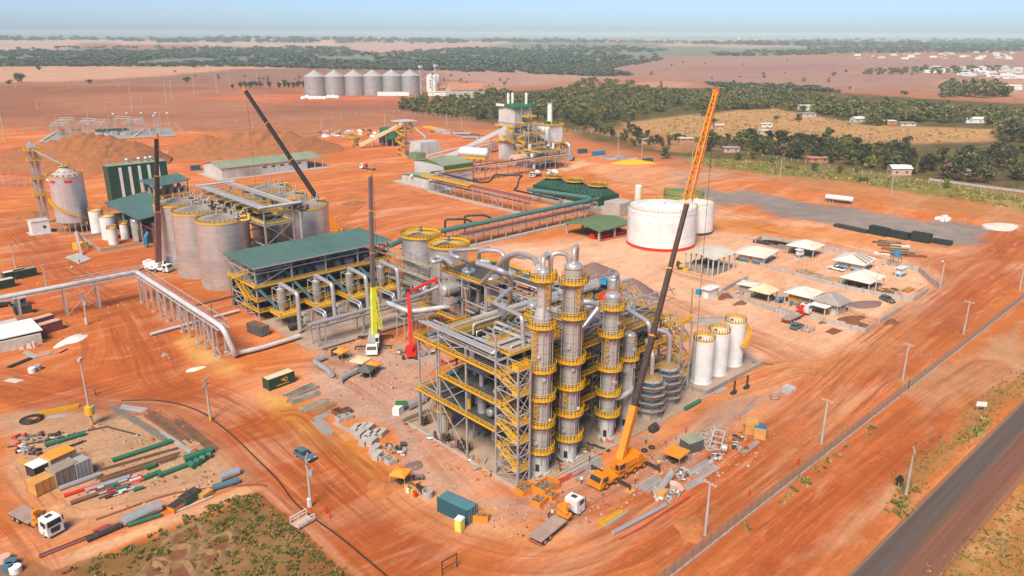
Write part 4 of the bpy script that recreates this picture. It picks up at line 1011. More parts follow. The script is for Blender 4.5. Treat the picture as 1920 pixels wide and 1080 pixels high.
for a in(-1.4,1.4):m.beam((x+a,y-2,1.2),(x+a,y+2,3),.16);m.beam((x+a,y-2,.2),(x+a,y+2,.2),.18)
m.beam((x-1.4,y-2,.2),(x+1.4,y-2,.2),.18);m.beam((x-1.4,y+2,.2),(x+1.4,y+2,.2),.18)
solo('pipe_support',m,'steel_light','white trestle foot where the bridge pipe turns down to the ground','pipe support')
pipe([at3(368,572,3.2),at3(446,553,3.2)],.35,'pipe_rust','dark pipe on short posts left of the drying shed');
solo('pipe_support',MB().beam((*at(398,590),0),(*at(398,590),3),.2),'pipe_rust','single rusty post under the dark pipe left of the shed','post')
pipe([at3(282,627,.6),at3(380,600,.6),at3(448,582,.6)],.4,'pipe_white','white pipe half buried under the left pipe bridge')
# ------------------------------------------------------------------ fermentation tanks
def fermenter(x,y,lb,h=19.8):
 t=thing('fermentation_tank',lb,'tank',(x,y,0));r=7.25
 part('plinth',MB().cyl((0,0,0),r+.25,1.5,56),'concrete',t,False)
 part('shell',MB().cyl((0,0,1.5),r,h-1.5,64,cap=False),'ferm_steel',t,False)
 part('roof',MB().lathe((0,0,h),[(r,0),(1.2,1.5),(0,1.5)],48),'scaffold',t,False)
 m=MB()
 for i in range(24):
  a=i*2*math.pi/24;m.beam((1.2*math.cos(a),1.2*math.sin(a),h+1.6),(r*math.cos(a),r*math.sin(a),h+.1),.14,.2)
 part('roof_ribs',m,'galv',t,False)
 p=part('rim',MB().lathe((0,0,h-.15),[(r,0),(r+.12,0),(r+.12,.5),(r,.5)],56),'yellow',t,False);part('railing',MB().ringrail((0,0),r-.1,h+.1,1.1,34,.08,bars=2,toe=0),'yellow',p,False)
 part('roof_walk',MB().box(0,-.6,h+1.3,r,.6,h+1.45),'yellow_pale',t,False)
 for i in range(5):
  a=-.5+i*.5;q=3.5+i%2;part('vent_stub',MB().cyl((q*math.cos(a),q*math.sin(a),h+.5),.3,2.0+(i%2),10),'galv',t,False)
 return t
for x,y,lb in((87.5,220.5,'steel fermentation tank in front, nearest the drying shed'),(86.4,236.4,'steel fermentation tank, middle of the front row of three'),(86.4,252,'steel fermentation tank in front, half hidden behind the maroon crane mast'),
(114.9,221,'steel fermentation tank standing alone at the right of the rack'),(116,237,'steel fermentation tank in the back row behind the rack'),(119,254,'steel fermentation tank at the far back beyond the rack')):fermenter(x,y,lb)
fk=thing('pipe_rack','tall pipe rack crowned with a white pipe loop between the fermentation tanks','pipe rack',(100,230,0))
frame(fk,[95.4,104.4],[209,220,231,242,252],[6.5,12.5,18.5,23.6],0,.4,.32,brace=[((95.4,209),(104.4,209))])
deck(fk,95.6,209,104.2,252,18.6,'WES','grating',toe=.6,railmt='yellow_pale')
for i in range(6):
 y=214+7*i;deck(fk,96,y,104,y+3.4,21,'WESN','grating',toe=.4)
for i in range(5):pipe([(94+.7*i,208,23.9),(94+.7*i,253,23.9)],(.24,.15,.2,.14,.2)[i],('pipe_clad','galv','steel_light','galv','pipe_clad')[i],'pale pipe along the left side of the tall fermentation rack','pipes on the left side of the fermentation rack')
for i in range(4):pipe([(103+.8*i,208,23.9),(103+.8*i,253,23.9)],(.2,.15,.18,.24)[i],('pipe_clad','galv','galv','steel_light')[i],'pale pipe along the right side of the tall fermentation rack','pipes on the right side of the fermentation rack')
pipe([(93.4,207.6,24.2),(106.6,207.6,24.2)],.4,'pipe_white','white pipe closing the near end of the fermentation rack loop');pipe([(93.4,253,24.2),(106.6,253,24.2)],.35,'pipe_white','white pipe closing the far end of the fermentation rack loop')
for i in range(14):
 y=210.5+3*i;s=-1 if i%2 else 1
 pipe([(100+s*5,y,23.6),(100+s*8.4,y,23.6),(100+s*10,y,21.6)],.14,'galv','short branch pipe from the fermentation rack down to a tank roof','branch pipes of the fermentation rack')
pipe([(107.2,212.8,20.4),(106.8,211,21),(106.6,208.6,21),(106.6,208.4,2)],.3,'steel_light','downpipe on the right leg of the fermentation rack')
for i in range(20):
 y=211+(i%10)*4.2;x=90.5 if i<10 else 109;z=20.8
 solo('roof_equipment',MB().cyl((x+rr.uniform(-1.5,1.5),y,z),.45,1.5,10).hcyl((x-.8,y+.9,z+.9),(x+.8,y+.9,z+.9),.35,10).box(x-1,y-.8,z-.2,x+1,y+1.4,z),rr.choice(['steel_light','galv','dark','yellow_pale','pipe_rust']),'small pump or valve set on a fermentation tank roof edge','roof equipment','equipment on the fermentation tank roofs')
solo('tarp_canopy',MB().slab([at3(532,373,23.5),at3(548,366,23.5),at3(557,372,23),at3(541,380,23)],.15).beam((*at(545,374,23),20.5),(*at(545,374,23),23.3),.2),'orange','orange canopy among the tops of the fermentation tanks','canopy')
# ------------------------------------------------------------------ grain intake and milling on the left
sl_=thing('feed_silo','shiny corrugated silo on legs with red-marked cone roof and yellow stair','silo',(71.5,322,0));r=5.7
part('shell',MB().cyl((0,0,4.2),r,16.8,64,cap=False),'silo_steel',sl_,False)
part('roof',MB().lathe((0,0,21),[(r+.15,0),(1.2,3.2),(1.2,3.8),(0,3.8)],40),'steel_light',sl_,False)
part('hopper',MB().lathe((0,0,0),[(.5,.8),(r,4.2)],40),'galv',sl_,False)
for i in range(18):
 a=i*math.pi/9;part('leg',MB().beam((r*math.cos(a),r*math.sin(a),0),(r*math.cos(a),r*math.sin(a),4.4),.28),'galv',sl_,False)
for q,(rr_,zz,n)in enumerate(((4.9,21.5,16),(3.1,22.5,10))):
 for i in range(n):
  a=i*2*math.pi/n;part('roof_vent',MB().obox((rr_*math.cos(a),rr_*math.sin(a),zz),(.7,.6,.45),a),'red_dust',sl_,False)
for a in(R(205),R(262)):
 part('sign_panel',MB().lathe((0,0,19.2),[(r+.03,0),(r+.08,0),(r+.08,.9),(r+.03,.9)],6,smooth=False,a0=a-.22,a1=a+.22),'red',sl_,False)
part('railing',MB().ringrail((0,0),r+.1,21.1,1.1,26,.08,bars=2),'yellow',sl_,False)
part('roof_platform',MB().lathe((0,0,24.6),[(1.1,0),(1.9,0),(1.9,.15),(1.1,.15)],12,smooth=False).ringrail((0,0),1.85,24.8,1.1,10,.08),'yellow',sl_,False)
m=MB();n=36
for k in range(n):
 a,b=R(165+165*k/n),R(165+165*(k+1)/n);za,zb=13-9.5*k/n,13-9.5*(k+1)/n
 for q in(r+.2,r+1.1):m.beam((q*math.cos(a),q*math.sin(a),za),(q*math.cos(b),q*math.sin(b),zb),.12,.3)
 m.beam(((r+1.1)*math.cos(a),(r+1.1)*math.sin(a),za+1.0),((r+1.1)*math.cos(b),(r+1.1)*math.sin(b),zb+1.0),.1);m.beam((r*math.cos(a),r*math.sin(a),za),((r+1.1)*math.cos(a),(r+1.1)*math.sin(a),za),.35,.06)
part('spiral_stair',m,'yellow',sl_,False)
el=thing('bucket_elevator','slim bucket elevator tower with yellow platforms left of the shiny silo','elevator tower',(62.6,339,0))
bx,by=at(86,418);tx,ty=bx,by
el.location=(bx,by,0)
for a in(-.8,.8):part('elevator_leg',MB().box(a-.35,-.35,0,a+.35,.35,29.5),'steel_light',el,False)
part('head',MB().obox((0,0,29.5),(3,1.6,1.8),0,taper=.7).cyl((0,0,31.2),.6,.6,10),'steel_light',el,False)
m=MB()
for a in(-1.6,1.6):
 for b in(-1.2,1.2):m.beam((a,b,0),(a,b,29),.16)
for z in np.arange(2,29,3):m.rail([(-1.6,-1.2,z),(1.6,-1.2,z),(1.6,1.2,z),(-1.6,1.2,z)],.1,9,.1,True,bars=1,toe=0);m.beam((-1.6,-1.2,z),(1.6,-1.2,z+3),.08);m.beam((1.6,1.2,z),(-1.6,1.2,z+3),.08)
part('lattice',m,'galv',el,False)
for z,w in((28.6,2.6),(24.8,2.3),(17.6,2.3),(11.2,2.3)):
 p=part('platform',MB().box(-w,-w,z,w,w,z+.12),'yellow',el,False);part('railing',MB().rail([(-w,-w,z),(w,-w,z),(w,w,z),(-w,w,z)],1.15,1.1,.09,True,bars=3,toe=.35),'yellow',p,False)
part('ladder',MB().ladder(2.2,-1.0,0,11,-.8),'yellow',el,False)
pipe([(bx,by,29),(71.5,322,25)],.35,'pipe_clad','slanting spout from the elevator head down to the shiny silo');
pipe([(bx+2,by-1,17.5),(bx+4.2,by-4,16.4),(bx+4.6,by-5,9),(71.5-4.5,322+4.4,7)],.5,'pipe_white','white bent chute beside the elevator tower',bend=1.5)
cbx=thing('plant_room','small white cube plant room at the foot of the elevator tower','building',(*at(78,438),0))
part('wall',MB().box(-3,-1,0,3,4.4,4.8),'white',cbx,False);part('roof',MB().box(-3.15,-1.15,4.8,3.15,4.55,5.0),'panel',cbx,False);part('fan_opening',MB().hcyl((1.2,-1.06,2.6),(1.2,-.98,2.6),.6,14),'dark',cbx,False);part('slab',MB().box(-4,-2,0,4,5.4,.15),'concrete_pale',cbx,False)
for i,(px_,py_,r,h,lb)in enumerate(((186,440,2.5,8.6,'white additive tank with yellow rail, left rear of the cluster of four'),(207,450,2.6,8.2,'white additive tank with yellow rail, largest in the middle of the cluster'),(214,460,1.7,5.6,'short white additive tank at the front of the cluster'),(236,450,1.5,5.4,'slim white additive tank at the right of the cluster'))):
 x,y=at(px_,py_-2);t=thing('additive_tank',lb,'tank',(x,y,.1))
 part('shell',MB().cyl((0,0,0),r,h,30,cap=False),'tank_white',t,False);part('roof',MB().lathe((0,0,h),[(r,0),(.2,.5),(0,.5)],30),'tank_white',t,False)
 part('railing',MB().ringrail((0,0),r-.05,h,1.1,20,.1,bars=3,toe=.4),'yellow',t,False)
x0,y0=at(180,462);t=thing('tank_bund','stained concrete bund under the cluster of white additive tanks','bund',(x0,y0,0))
for q in((70,284,84,284.4),(70,308,84,308.4),(69.6,284,70,308.4),(84,284,84.4,308.4)):part('wall',MB().box(q[0],q[1],0,q[2],q[3],1.0),'concrete',t)
pc=thing('pipe_cluster','maroon pipe rack between the white tanks and the crane mast','pipe rack',(84,282,0))
m=MB()
for y in(268,275,282,289,296):
 for x in(84.6,87.2):m.beam((x,y,0),(x,y,7),.22)
 m.beam((84.6,y,7),(87.2,y,7),.25);m.beam((84.6,y,4),(87.2,y,4),.2)
for x in(84.6,87.2):m.beam((x,262,7),(x,300,7),.25)
part('frame',m,'maroon',pc);solo('blue_pipe',MB().tube([(83.4,279,.2),(83.4,279,4),(84.5,279.6,5)],.6,12,bend=.8),'blue','upright blue pipe beside the maroon rack','pipe')
gb=thing('milling_building','dark green windowless building with five white stripes and roof vents','building',(95,352,0))
part('wall',MB().box(94.4,352.6,0,118.6,359.4,18),'dark_green',gb);part('roof',MB().box(94.2,352.4,18,118.8,359.6,18.25),'green_roof',gb)
for i in range(5):part('stripe',MB().box(98.6+3.9*i,352.50,0,99.8+3.9*i,352.58,17.2),'white',gb)
for i,(x,y)in enumerate(((104,357.6),(109,357.8),(111.6,356.8),(114,357.8))):part('roof_vent',MB().cyl((x,y,18.2),.55,.9,14).lathe((x,y,19.1),[(.8,0),(1.0,.5),(.8,1.0),(0,1.25)],14),'pipe_clad',gb)
ms=thing('mill_shed','open shed with a sloping teal roof behind the white additive tanks','shed',(90,300,0))
part('roof',MB().slab([(82,279.5,10),(99,285,10.6),(100.4,327.4,10.6),(81.8,318.6,10)],.25),'teal_roof',ms)
for(x,y)in((83,281),(83,300),(83,317),(98,287),(98,305),(98,324)):part('column',MB().box(x-.18,y-.18,0,x+.18,y+.18,9.8),'galv',ms)
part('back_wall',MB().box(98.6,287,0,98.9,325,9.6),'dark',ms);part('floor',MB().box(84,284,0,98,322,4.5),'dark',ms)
ms2=thing('mill_shed','smaller teal-roofed open shed in front of the striped green building','shed',(112,335,0))
part('roof',MB().slab([(103.7,324.8,12.2),(121,333.4,12.2),(121.7,350,12.8),(102.6,341.5,12.8)],.25),'teal_roof',ms2)
for(x,y)in((104.5,326.5),(104,340),(120,334.5),(120.6,348),(112,330)):part('column',MB().box(x-.18,y-.18,0,x+.18,y+.18,12),'galv',ms2)
deck(ms2,104.5,330,120,346,7,'SWE','grating',toe=.6)
for i in range(10):
 x=106+(i%5)*3;y=333+(i//5)*6;vessel(x,y,7.1,.9,2.2,'small vessel on the floor of the smaller teal-roofed shed','vessels in the smaller teal shed',.4)
vessel(89.6,283.2,.1,2.4,7.0,'steel tank half under the edge of the sloping teal roof',None,0);vessel(84.6,291,.1,2.0,7.6,'grey tank in shade at the edge of the sloping teal roof',None,0)
lb_=thing('long_warehouse','long low white warehouse with pale green pitched roof before the dirt heap','building',(158,389,0))
def longb():
 x0,x1,y0,y1,h=157.8,206,389.6,413.4,5.6
 part('wall',MB().box(x0,y0,0,x1,y1,h),'panel',lb_)
 part('gable',MB().add([(x0+.01,y0,h),(x0+.01,y1,h),(x0+.01,(y0+y1)/2,h+2),(x0+.3,y0,h),(x0+.3,y1,h),(x0+.3,(y0+y1)/2,h+2)],[(0,2,1),(3,4,5),(0,3,5,2),(1,2,5,4)]),'panel',lb_)
 for a,b in((y0-.5,(y0+y1)/2),(y1+.5,(y0+y1)/2)):
  q=[(x0-.6,a,h+.05),(x1+10,a,h+.05),(x1+10,b,h+2.2),(x0-.6,b,h+2.2)]
  part('roof',MB().slab(q if b>a else q[::-1],.15),'green_roof',lb_)
 part('slab',MB().box(x0-3,y0-3,0,x1+12,y1+2,.2),'concrete_pale',lb_)
 for x in(x1+4.5,x1+9.4):part('porch_post',MB().box(x-.15,y0-.3,.2,x+.15,y0,h),'panel',lb_)
 for x in(180,185,190,195,200):part('window',MB().box(x,y0-.03,3.4,x+2.2,y0,4.3),'dark',lb_)
 for x in(161,166):part('door',MB().box(x,y0-.04,.2,x+3.6,y0,4.6),'steel_light',lb_)
 part('scaffold_front',MB().rail([(168,y0-.8,.2),(178,y0-.8,.2)],4.6,1.2,.12,bars=4,toe=0),'lumber',lb_)
longb()
# ------------------------------------------------------------------ large white tanks, pump shed
t=thing('storage_tank','huge white storage tank with a red band round its foot','tank',(222.6,161.4,0));r=12.2;h=13.6
part('shell',MB().cyl((0,0,1.1),r,h-1.1,72,cap=False).lathe((0,0,h-1.1),[(r+.1,0),(r+.1,.3),(r,.3)],72),'tank_white',t,False);part('base_band',MB().cyl((0,0,0),r+.04,1.1,72,cap=False),'red',t,False)
part('roof',MB().lathe((0,0,h),[(r,0),(r*.5,.8),(0,1.1)],64),'tank_white',t,False);part('railing',MB().ringrail((0,0),r-.1,h,1.1,60,.08,bars=2,toe=.15),'yellow_pale',t,False)
part('roof_vent',MB().cyl((0,0,h+1),.4,1.0,12).dome((0,0,h+2),.8,.5,12),'tank_white',t,False);part('ladder',MB().ladder(r*math.cos(-.75)*1.02,r*math.sin(-.75)*1.02,0,h,-.75),'yellow',t,False)
x,y=at(1303,436);t=thing('storage_tank','white storage tank with dark foot, half hidden behind the huge one','tank',(246.5,163.4,0));r=6.9;h=11.2
part('shell',MB().cyl((0,0,.9),r,h-.9,56,cap=False),'tank_white',t,False);part('base_band',MB().cyl((0,0,0),r+.04,.9,56,cap=False),'dark',t,False)
part('roof',MB().lathe((0,0,h),[(r,0),(0,.9)],56),'tank_white',t,False);part('railing',MB().ringrail((0,0),r-.1,h,1.1,40,.08,bars=2),'yellow_pale',t,False);part('roof_vent',MB().cyl((0,0,h+.8),.4,.9,12),'tank_white',t,False)
x,y=at(1195,386);t=thing('storage_tank','slim white upright tank behind the huge white tank','tank',(x,y,0));part('shell',MB().cyl((0,0,0),1.5,9,24).dome((0,0,9),1.5,.4,24),'tank_white',t,False);part('ladder',MB().ladder(1.6,-.4,0,9.5,-.2),'yellow',t,False)
x,y=at(1226,384);t=thing('tank','dark green squat tank just showing behind the huge white tank','tank',(259,178,0));part('shell',MB().cyl((0,0,0),8,11.4,36).lathe((0,0,11.4),[(8,0),(0,1.6)],36),'shed_green',t,False);part('railing',MB().ringrail((0,0),7.9,11.4,1.1,40,.09,bars=2),'yellow',t,False)
gs=thing('pump_shed','open pump shed with pitched green roof left of the huge white tank','shed',(212,186,0))
x0,x1,y0,y1,h=206.5,226,176.6,194.6,4.4
part('roof',MB().slab([(x0,y0,h),(x1,y0,h),(x1,(y0+y1)/2,h+1.2),(x0,(y0+y1)/2,h+1.2)],.5).slab([(x0,(y0+y1)/2,h+1.2),(x1,(y0+y1)/2,h+1.2),(x1,y1,h),(x0,y1,h)],.5),'shed_green',gs)
for x in(x0+1,(x0+x1)/2,x1-1):
 for y in(y0+1,y1-1):part('column',MB().box(x-.3,y-.3,0,x+.3,y+.3,h-.4),'concrete_pale',gs)
for i in range(5):
 x=209+3.6*i;t=thing('fire_pump','red fire pump under the green-roofed shed','pump',(x,182,0),'red pumps under the green shed');part('body',MB().box(-.6,-1.4,0,.6,1.4,1.0),'red',t,False);part('motor',MB().hcyl((0,-1,1.4),(0,1,1.4),.5,12),'red',t,False)
pipe([(209,179.6,1.0),(229,177.4,1.0)],.3,'red','red pipe running from the pump shed to the huge tank');pipe([(208,177.4,.6),(226,175.4,.6),(228,172,.6)],.22,'red','thin red pipe low beside the pump shed')
# ------------------------------------------------------------------ cooling tower
ct=thing('cooling_tower','row of three dark green cooling cells with yellow fan rings on a concrete basin','cooling tower',(250,229,0))
part('basin',MB().box(243,206,0,257.4,251,2.6),'concrete_pale',ct)
part('pump_pit',MB().box(243,197.5,0,252,206,5.6),'concrete_pale',ct)
for i,y in enumerate((216,229.4,242.8)):
 part('cell_wall',MB().box(243.6,y-6.5,2.6,256.8,y+6.5,6.4),'dark_green',ct)
 m=MB();b=[(243.3,y-6.6,6.4),(257.1,y-6.6,6.4),(257.1,y+6.6,6.4),(243.3,y+6.6,6.4)];n=20;top=[]
 ring=[]
 for k in range(n):
  a=2*math.pi*k/n;q=max(abs(math.cos(a)),abs(math.sin(a)));ring.append((250.2+6.9*math.cos(a)/q,y+6.6*math.sin(a)/q,6.4));top.append((250.2+3.3*math.cos(a),y+3.3*math.sin(a),9.3))
 m.add(ring+top,[(k,(k+1)%n,n+(k+1)%n,n+k)for k in range(n)])
 part('cell_roof',m,'dark_green',ct);m=MB()
 for k in range(n):m.beam(ring[k],top[k],.14,.18)
 part('roof_rib',m,'teal_roof',ct)
 part('fan_stack',MB().lathe((250.2,y,9.2),[(3.3,0),(3.1,.5),(3.5,1.2)],24),'dark_green',ct);p=part('fan_ring',MB().lathe((250.2,y,10.0),[(3.4,0),(4.4,0),(4.4,.15),(3.4,.15)],24,smooth=False),'yellow',ct)
 part('railing',MB().ringrail((250.2,y),4.3,10.1,1.1,20,.09,bars=3,toe=.4),'yellow',p);part('fan',MB().box(246.9,y-.3,9.9,253.5,y+.3,10.05).box(249.9,y-3.3,9.85,250.5,y+3.3,9.99).cyl((250.2,y,9.8),.5,.8,10),'dark',ct)
 pipe([(243.4,y,4.8),(239,y,5.0),(237.6,y,4.4)],.55,'pipe_green','green riser pipe feeding a cooling cell','cooling cell risers')
 # ------------------------------------------------------------------ long racks
r1=thing('pipe_rack','long pale pipe rack on a concrete strip between cooling tower and boiler house','pipe rack',(219,260,0))
ys=list(np.arange(228,294,6.5))
frame(r1,[217.4,221],[round(float(y),1)for y in ys],[4.6,6.6],0,.3,.24,brace=[((217.4,float(ys[2])),(217.4,float(ys[3]))),((217.4,float(ys[7])),(217.4,float(ys[8])))])
part('footing_strip',MB().box(216.6,226,0,218,294,.6),'concrete_pale',r1)
for i in range(5):pipe([(217.6+.8*i,226,6.9-(i==1)*2),(217.6+.8*i,292,6.9-(i==1)*2)],(.22,.25,.2,.3,.2)[i],('maroon','maroon','red_dust','pipe_black','steel_light')[i],('dusty maroon pipe on the upper tier of the far rack','dusty maroon pipe on the lower tier of the far rack','dusty red pipe in the middle of the far rack','black pipe along the far rack','pale thin pipe along the far rack')[i])
pipe([(224,290,8.2),(223,262,8),(228,261,8),(229,259,11.5),(236,248,11.5),(230,244,11.5),(229,244,8),(224,241,7.6),(224,214,7.6)],.42,'pipe_black','black pipe with a raised square loop beside the far rack',bend=1.2)
yw=thing('walkway','yellow-railed walkway along the top of the far rack near the white warehouses','walkway',(218,280,0))
part('deck',MB().box(215.6,262,7.3,217,296,7.45),'yellow',yw);part('railing',MB().rail([(215.7,262,7.45),(215.7,296,7.45)],1.2,1.3,.1,bars=3,toe=.5).rail([(216.9,262,7.45),(216.9,296,7.45)],1.2,1.3,.1,bars=3,toe=.5),'yellow',yw)
for y in np.arange(263,296,6.5):part('bracket',MB().beam((217.4,y,6.2),(216,y,7.3),.15),'galv',yw)
r2=thing('pipe_rack','pale pipe rack carrying the thick green pipe towards the cooling tower','pipe rack',(190,206,0))
frame(r2,[float(x)for x in np.arange(142,236,7.2)],[203.4,207.6],[3.6,6.6],0,.3,.24,brace=[((149.2,203.4),(156.4,203.4)),((221.2,203.4),(228.4,203.4))])
part('footing_strip',MB().box(140,202.6,0,236,204.2,.6),'concrete_pale',r2)
pipe([(132,200,7.6),(142,204.6,7.6),(232,204.6,7.6),(237,208,7.4),(237.4,246,5.4)],.85,'pipe_teal','thick teal-green pipe along the rack to the cooling tower',bend=3,n=16)
pipe([(140,206.4,7.2),(240,206.4,7.2)],.5,'pipe_teal','second teal-green pipe behind the thick one');pipe([(140,203.2,5.6),(234,203.2,5.6)],.28,'maroon','dusty maroon pipe on the rack under the thick green pipe')
for i in range(3):pipe([(140,205+i*.7,4),(234,205+i*.7,4)],.18,('steel_light','pipe_black','steel_light')[i],'thin pipe on the lower tier of the green-pipe rack','thin pipes under the thick green pipe')
for i,xx in enumerate((163,172)):pipe([(xx,211,3),(xx,211,9.4),(xx+6,207,9.4),(xx+8,205.6,8.2)],.4,'pipe_black',('left of two black pipe hoops over the thick green pipe','right of two black pipe hoops over the thick green pipe')[i],bend=1)
r3=thing('pipe_rack','long rack of black and dusty pink pipes running to the boiler house','pipe rack',(265,300,0))
frame(r3,[float(x)for x in np.arange(228,318,8)],[297.4,301.6],[4.6,7.2],0,.3,.24,brace=[((236,297.4),(244,297.4)),((284,297.4),(292,297.4))])
for i in range(5):pipe([(224,297.6+.9*i,7.6),(318,297.6+.9*i,7.6)],(.28,.36,.3,.36,.2)[i],('netting_pink','pipe_black','pipe_black','pipe_black','steel_light')[i],'straight pipe on the rack running to the boiler house','pipes on the boiler house rack')
for i in range(7):pipe([(232+9*i,297.2,5),(232+9*i,301.8,5)],.3,'netting_pink','short dusty cross pipe under the boiler house rack','cross pipes of the boiler rack')
# ------------------------------------------------------------------ white warehouses
wu=thing('turbine_house','white turbine hall with pale green roof and green front fascia','building',(238,310,0))
def hall(t,x0,x1,y0,y1,h,rise,fascia=None):
 part('wall',MB().box(x0,y0,0,x1,y1,h),'panel',t);ym=(y0+y1)/2
 part('gable',MB().add([(x0-.05,y0,h),(x0-.05,y1,h),(x0-.05,ym,h+rise)]+[(x1,y0,h),(x1,y1,h),(x1,ym,h+rise)],[(0,2,1),(3,4,5),(0,3,5,2),(1,2,5,4)]),'shed_green',t)
 for a,b in((y0-.4,ym),(y1+.4,ym)):
  q=[(x0-.4,a,h+.05),(x1+.4,a,h+.05),(x1+.4,b,h+rise+.2),(x0-.4,b,h+rise+.2)]
  part('roof',MB().slab(q if b>a else q[::-1],.15),'green_roof',t)
 if fascia:part('fascia',MB().box(x0-.3,y0-.5,h-2,x1+.3,y0-.05,h+.03),'mid_green',t);part('gutter_walk',MB().box(x0,y0-.6,h-3,x1,y0-.02,h-2.1),'yellow',t)
hall(wu,230,248,297.5,322,10.4,1.8,True)
wl=thing('switch_house','lower white switch house with green gable before the turbine hall','building',(222,308,0));hall(wl,221.4,229.8,293.6,321,4.4,1.2)
part('slab',MB().box(219.5,288,0,229.8,327,.5),'concrete_pale',wl)
for y in(297,312):part('roof_vent',MB().dome((221,y,4.6),1.0,.9,12,3),'tank_white',wl)
for y in(299,305,311,316):part('door',MB().box(221.35,y,.5,221.4,y+1.6,2.9),'steel_light',wl)
solo('site_cabin',MB().box(232,283,0,238,286,3.0),'yellow','small yellow cabin seen through the far rack','cabin')
# ------------------------------------------------------------------ boiler house
def O(px_,py_,z):return at3(px_,py_,z)
BX,BY=310.6,333.6  # foot of the boiler tower
bt=thing('boiler_tower','tall white boiler tower with a green roof, flues and yellow galleries','boiler',(BX+7,BY+7,0))
part('casing',MB().box(BX,BY,0,BX+14,BY+14,31),'panel',bt)
part('roof',MB().slab([(BX-1,BY-1,31.4),(BX+16,BY-1,31.4),(BX+16,BY+7,32.8),(BX-1,BY+7,32.8)],1.4).slab([(BX-1,BY+7,32.8),(BX+16,BY+7,32.8),(BX+16,BY+15,31.4),(BX-1,BY+15,31.4)],1.4),'mid_green',bt)
part('roof_sign',MB().box(BX-1.1,BY+8,31.2,BX-.9,BY+15,32.6),'white',bt)
for(a,b)in((5,11),(7.5,10),(13,4)):part('flue',MB().cyl((BX+a,BY+b,32),.8,6.5,14),'tank_white',bt)
part('duct_band',MB().box(BX-.3,BY-.3,21.6,BX+14.3,BY+14.3,22.4),'steel_light',bt)
for z in(19.6,11):deck(bt,BX-1.6,BY-1.6,BX+15.6,BY+15.6,z,'NSEW','yellow',toe=.8,t=.14)
bs=thing('boiler_structure','dense steel frame with yellow stairs and galleries in front of the boiler tower','steel structure',(BX+12,BY-6,0))
frame(bs,[BX-2,BX+4.5,BX+11],[BY-14,BY-7,BY-1],[5.5,11,16.5,22],0,.4,.34,tops={(BX+4.5,BY-1):31,(BX+11,BY-1):31},brace=[((BX-2,BY-14),(BX+4.5,BY-14)),((BX+4.5,BY-14),(BX+11,BY-14)),((BX+11,BY-14),(BX+11,BY-7)),((BX-2,BY-14),(BX-2,BY-7))])
deck(bs,BX-2,BY-14,BX+11,BY-1,5.5,'SWE',toe=.5,t=.12);deck(bs,BX+2,BY-14,BX+11,BY-1,11,'SWE',toe=.7,t=.12);deck(bs,BX+4,BY-14,BX+11,BY-1,16.5,'SWE',toe=.8,t=.12);deck(bs,BX+1,BY-7,BX+11,BY-1,22,'SWE',toe=.8,t=.12);deck(bs,BX+4.5,BY-7,BX+11,BY-1,25.5,'SWEN',toe=.8,t=.12)
def zigzag(root,x,ya,yb,z0,n,dz,w=1.3):
 for i in range(n):
  a,b=(ya,yb)if i%2==0 else(yb,ya)
  part('stair_flight',MB().stair((x,a,z0+dz*i),(x,b,z0+dz*(i+1)),w,t=.18,h=1.1).slab([(x-w/2,a,z0+dz*i),(x+w/2,a,z0+dz*i),(x+w/2,b,z0+dz*(i+1)),(x-w/2,b,z0+dz*(i+1))],.12),'yellow',root)
zigzag(bs,BX-3.6,BY-13,BY-6,.2,6,2.75);zigzag(bs,BX-3.6,BY-3,BY+6,11,3,3.0)
pipe([(BX-3,BY-5,10.2),(BX-3,BY-12,10.2)],1.1,'pipe_clad','fat horizontal silver drum at the foot of the boiler frame',n=16);pipe([(BX-1.2,BY-9.4,10.8),(BX-1.2,BY-9.4,19)],.9,'pipe_clad','upright silver duct in the boiler frame',n=14)
for i in range(70):
 x=rr.uniform(BX-1,BX+9);y=rr.uniform(BY-13.5,BY-2);z=rr.uniform(1,20);L=rr.uniform(2,7)
 pts=[(x,y,z),(x,y,z+L)]if i%3==0 else[(x,y,z),(min(x+L,BX+11),y,z),(min(x+L,BX+11),y,z-1.5)]
 pipe(pts,rr.choice([.2,.3,.5]),rr.choice(['pipe_clad','steel_light','dark','pipe_rust','galv','yellow_pale']),'short pipe piece crowded inside the boiler frame','pipes inside the boiler frame',n=7,name='duct',cat='duct')  # randomly placed filler pipes of the boiler frame, filed under the name duct
for i,(x,y,z,r,h)in enumerate(((BX+2,BY-11,.2,1.5,4.5),(BX+5,BY-11,.2,1.5,4.5),(BX+9,BY-10,.2,1.6,4.6),(BX+3,BY-4,5.6,1.6,4),(BX+8,BY-5,11.1,1.5,3.8),(BX+8,BY-10,5.6,1.4,4))):vessel(x,y,z,r,h,'grey vessel inside the boiler frame','vessels inside the boiler frame')
ax_=thing('auxiliary_structure','low two-storey steel structure crowded with vessels before the boiler tower','steel structure',(312,310,0))
frame(ax_,[298,306,314,322],[303.4,310,317],[4.6,9],0,.32,.28,brace=[((298,303.4),(306,303.4)),((314,303.4),(322,303.4))]);deck(ax_,298,303.4,322,317,4.6,'SWE',toe=.7,t=.12);deck(ax_,302,303.4,318,317,9,'SWEN',toe=.7,t=.12)
for i in range(11):vessel(299.5+2.1*i,305.5+(i*7%5)*2,(.1,4.7,9.1)[i%3],rr.uniform(.7,1.2),rr.uniform(2,3.4),'small vessel in the low structure before the boiler tower','vessels before the boiler tower',.5,rr.choice(['vessel_steel','panel','steel_blue','tank_white']))
ep=thing('precipitator','big white dust precipitator with hopper bottom right of the boiler tower','precipitator',(338,328,0))
EX,EY=328,322
part('casing',MB().box(EX,EY,10,EX+11,EY+11,20),'tank_white',ep)
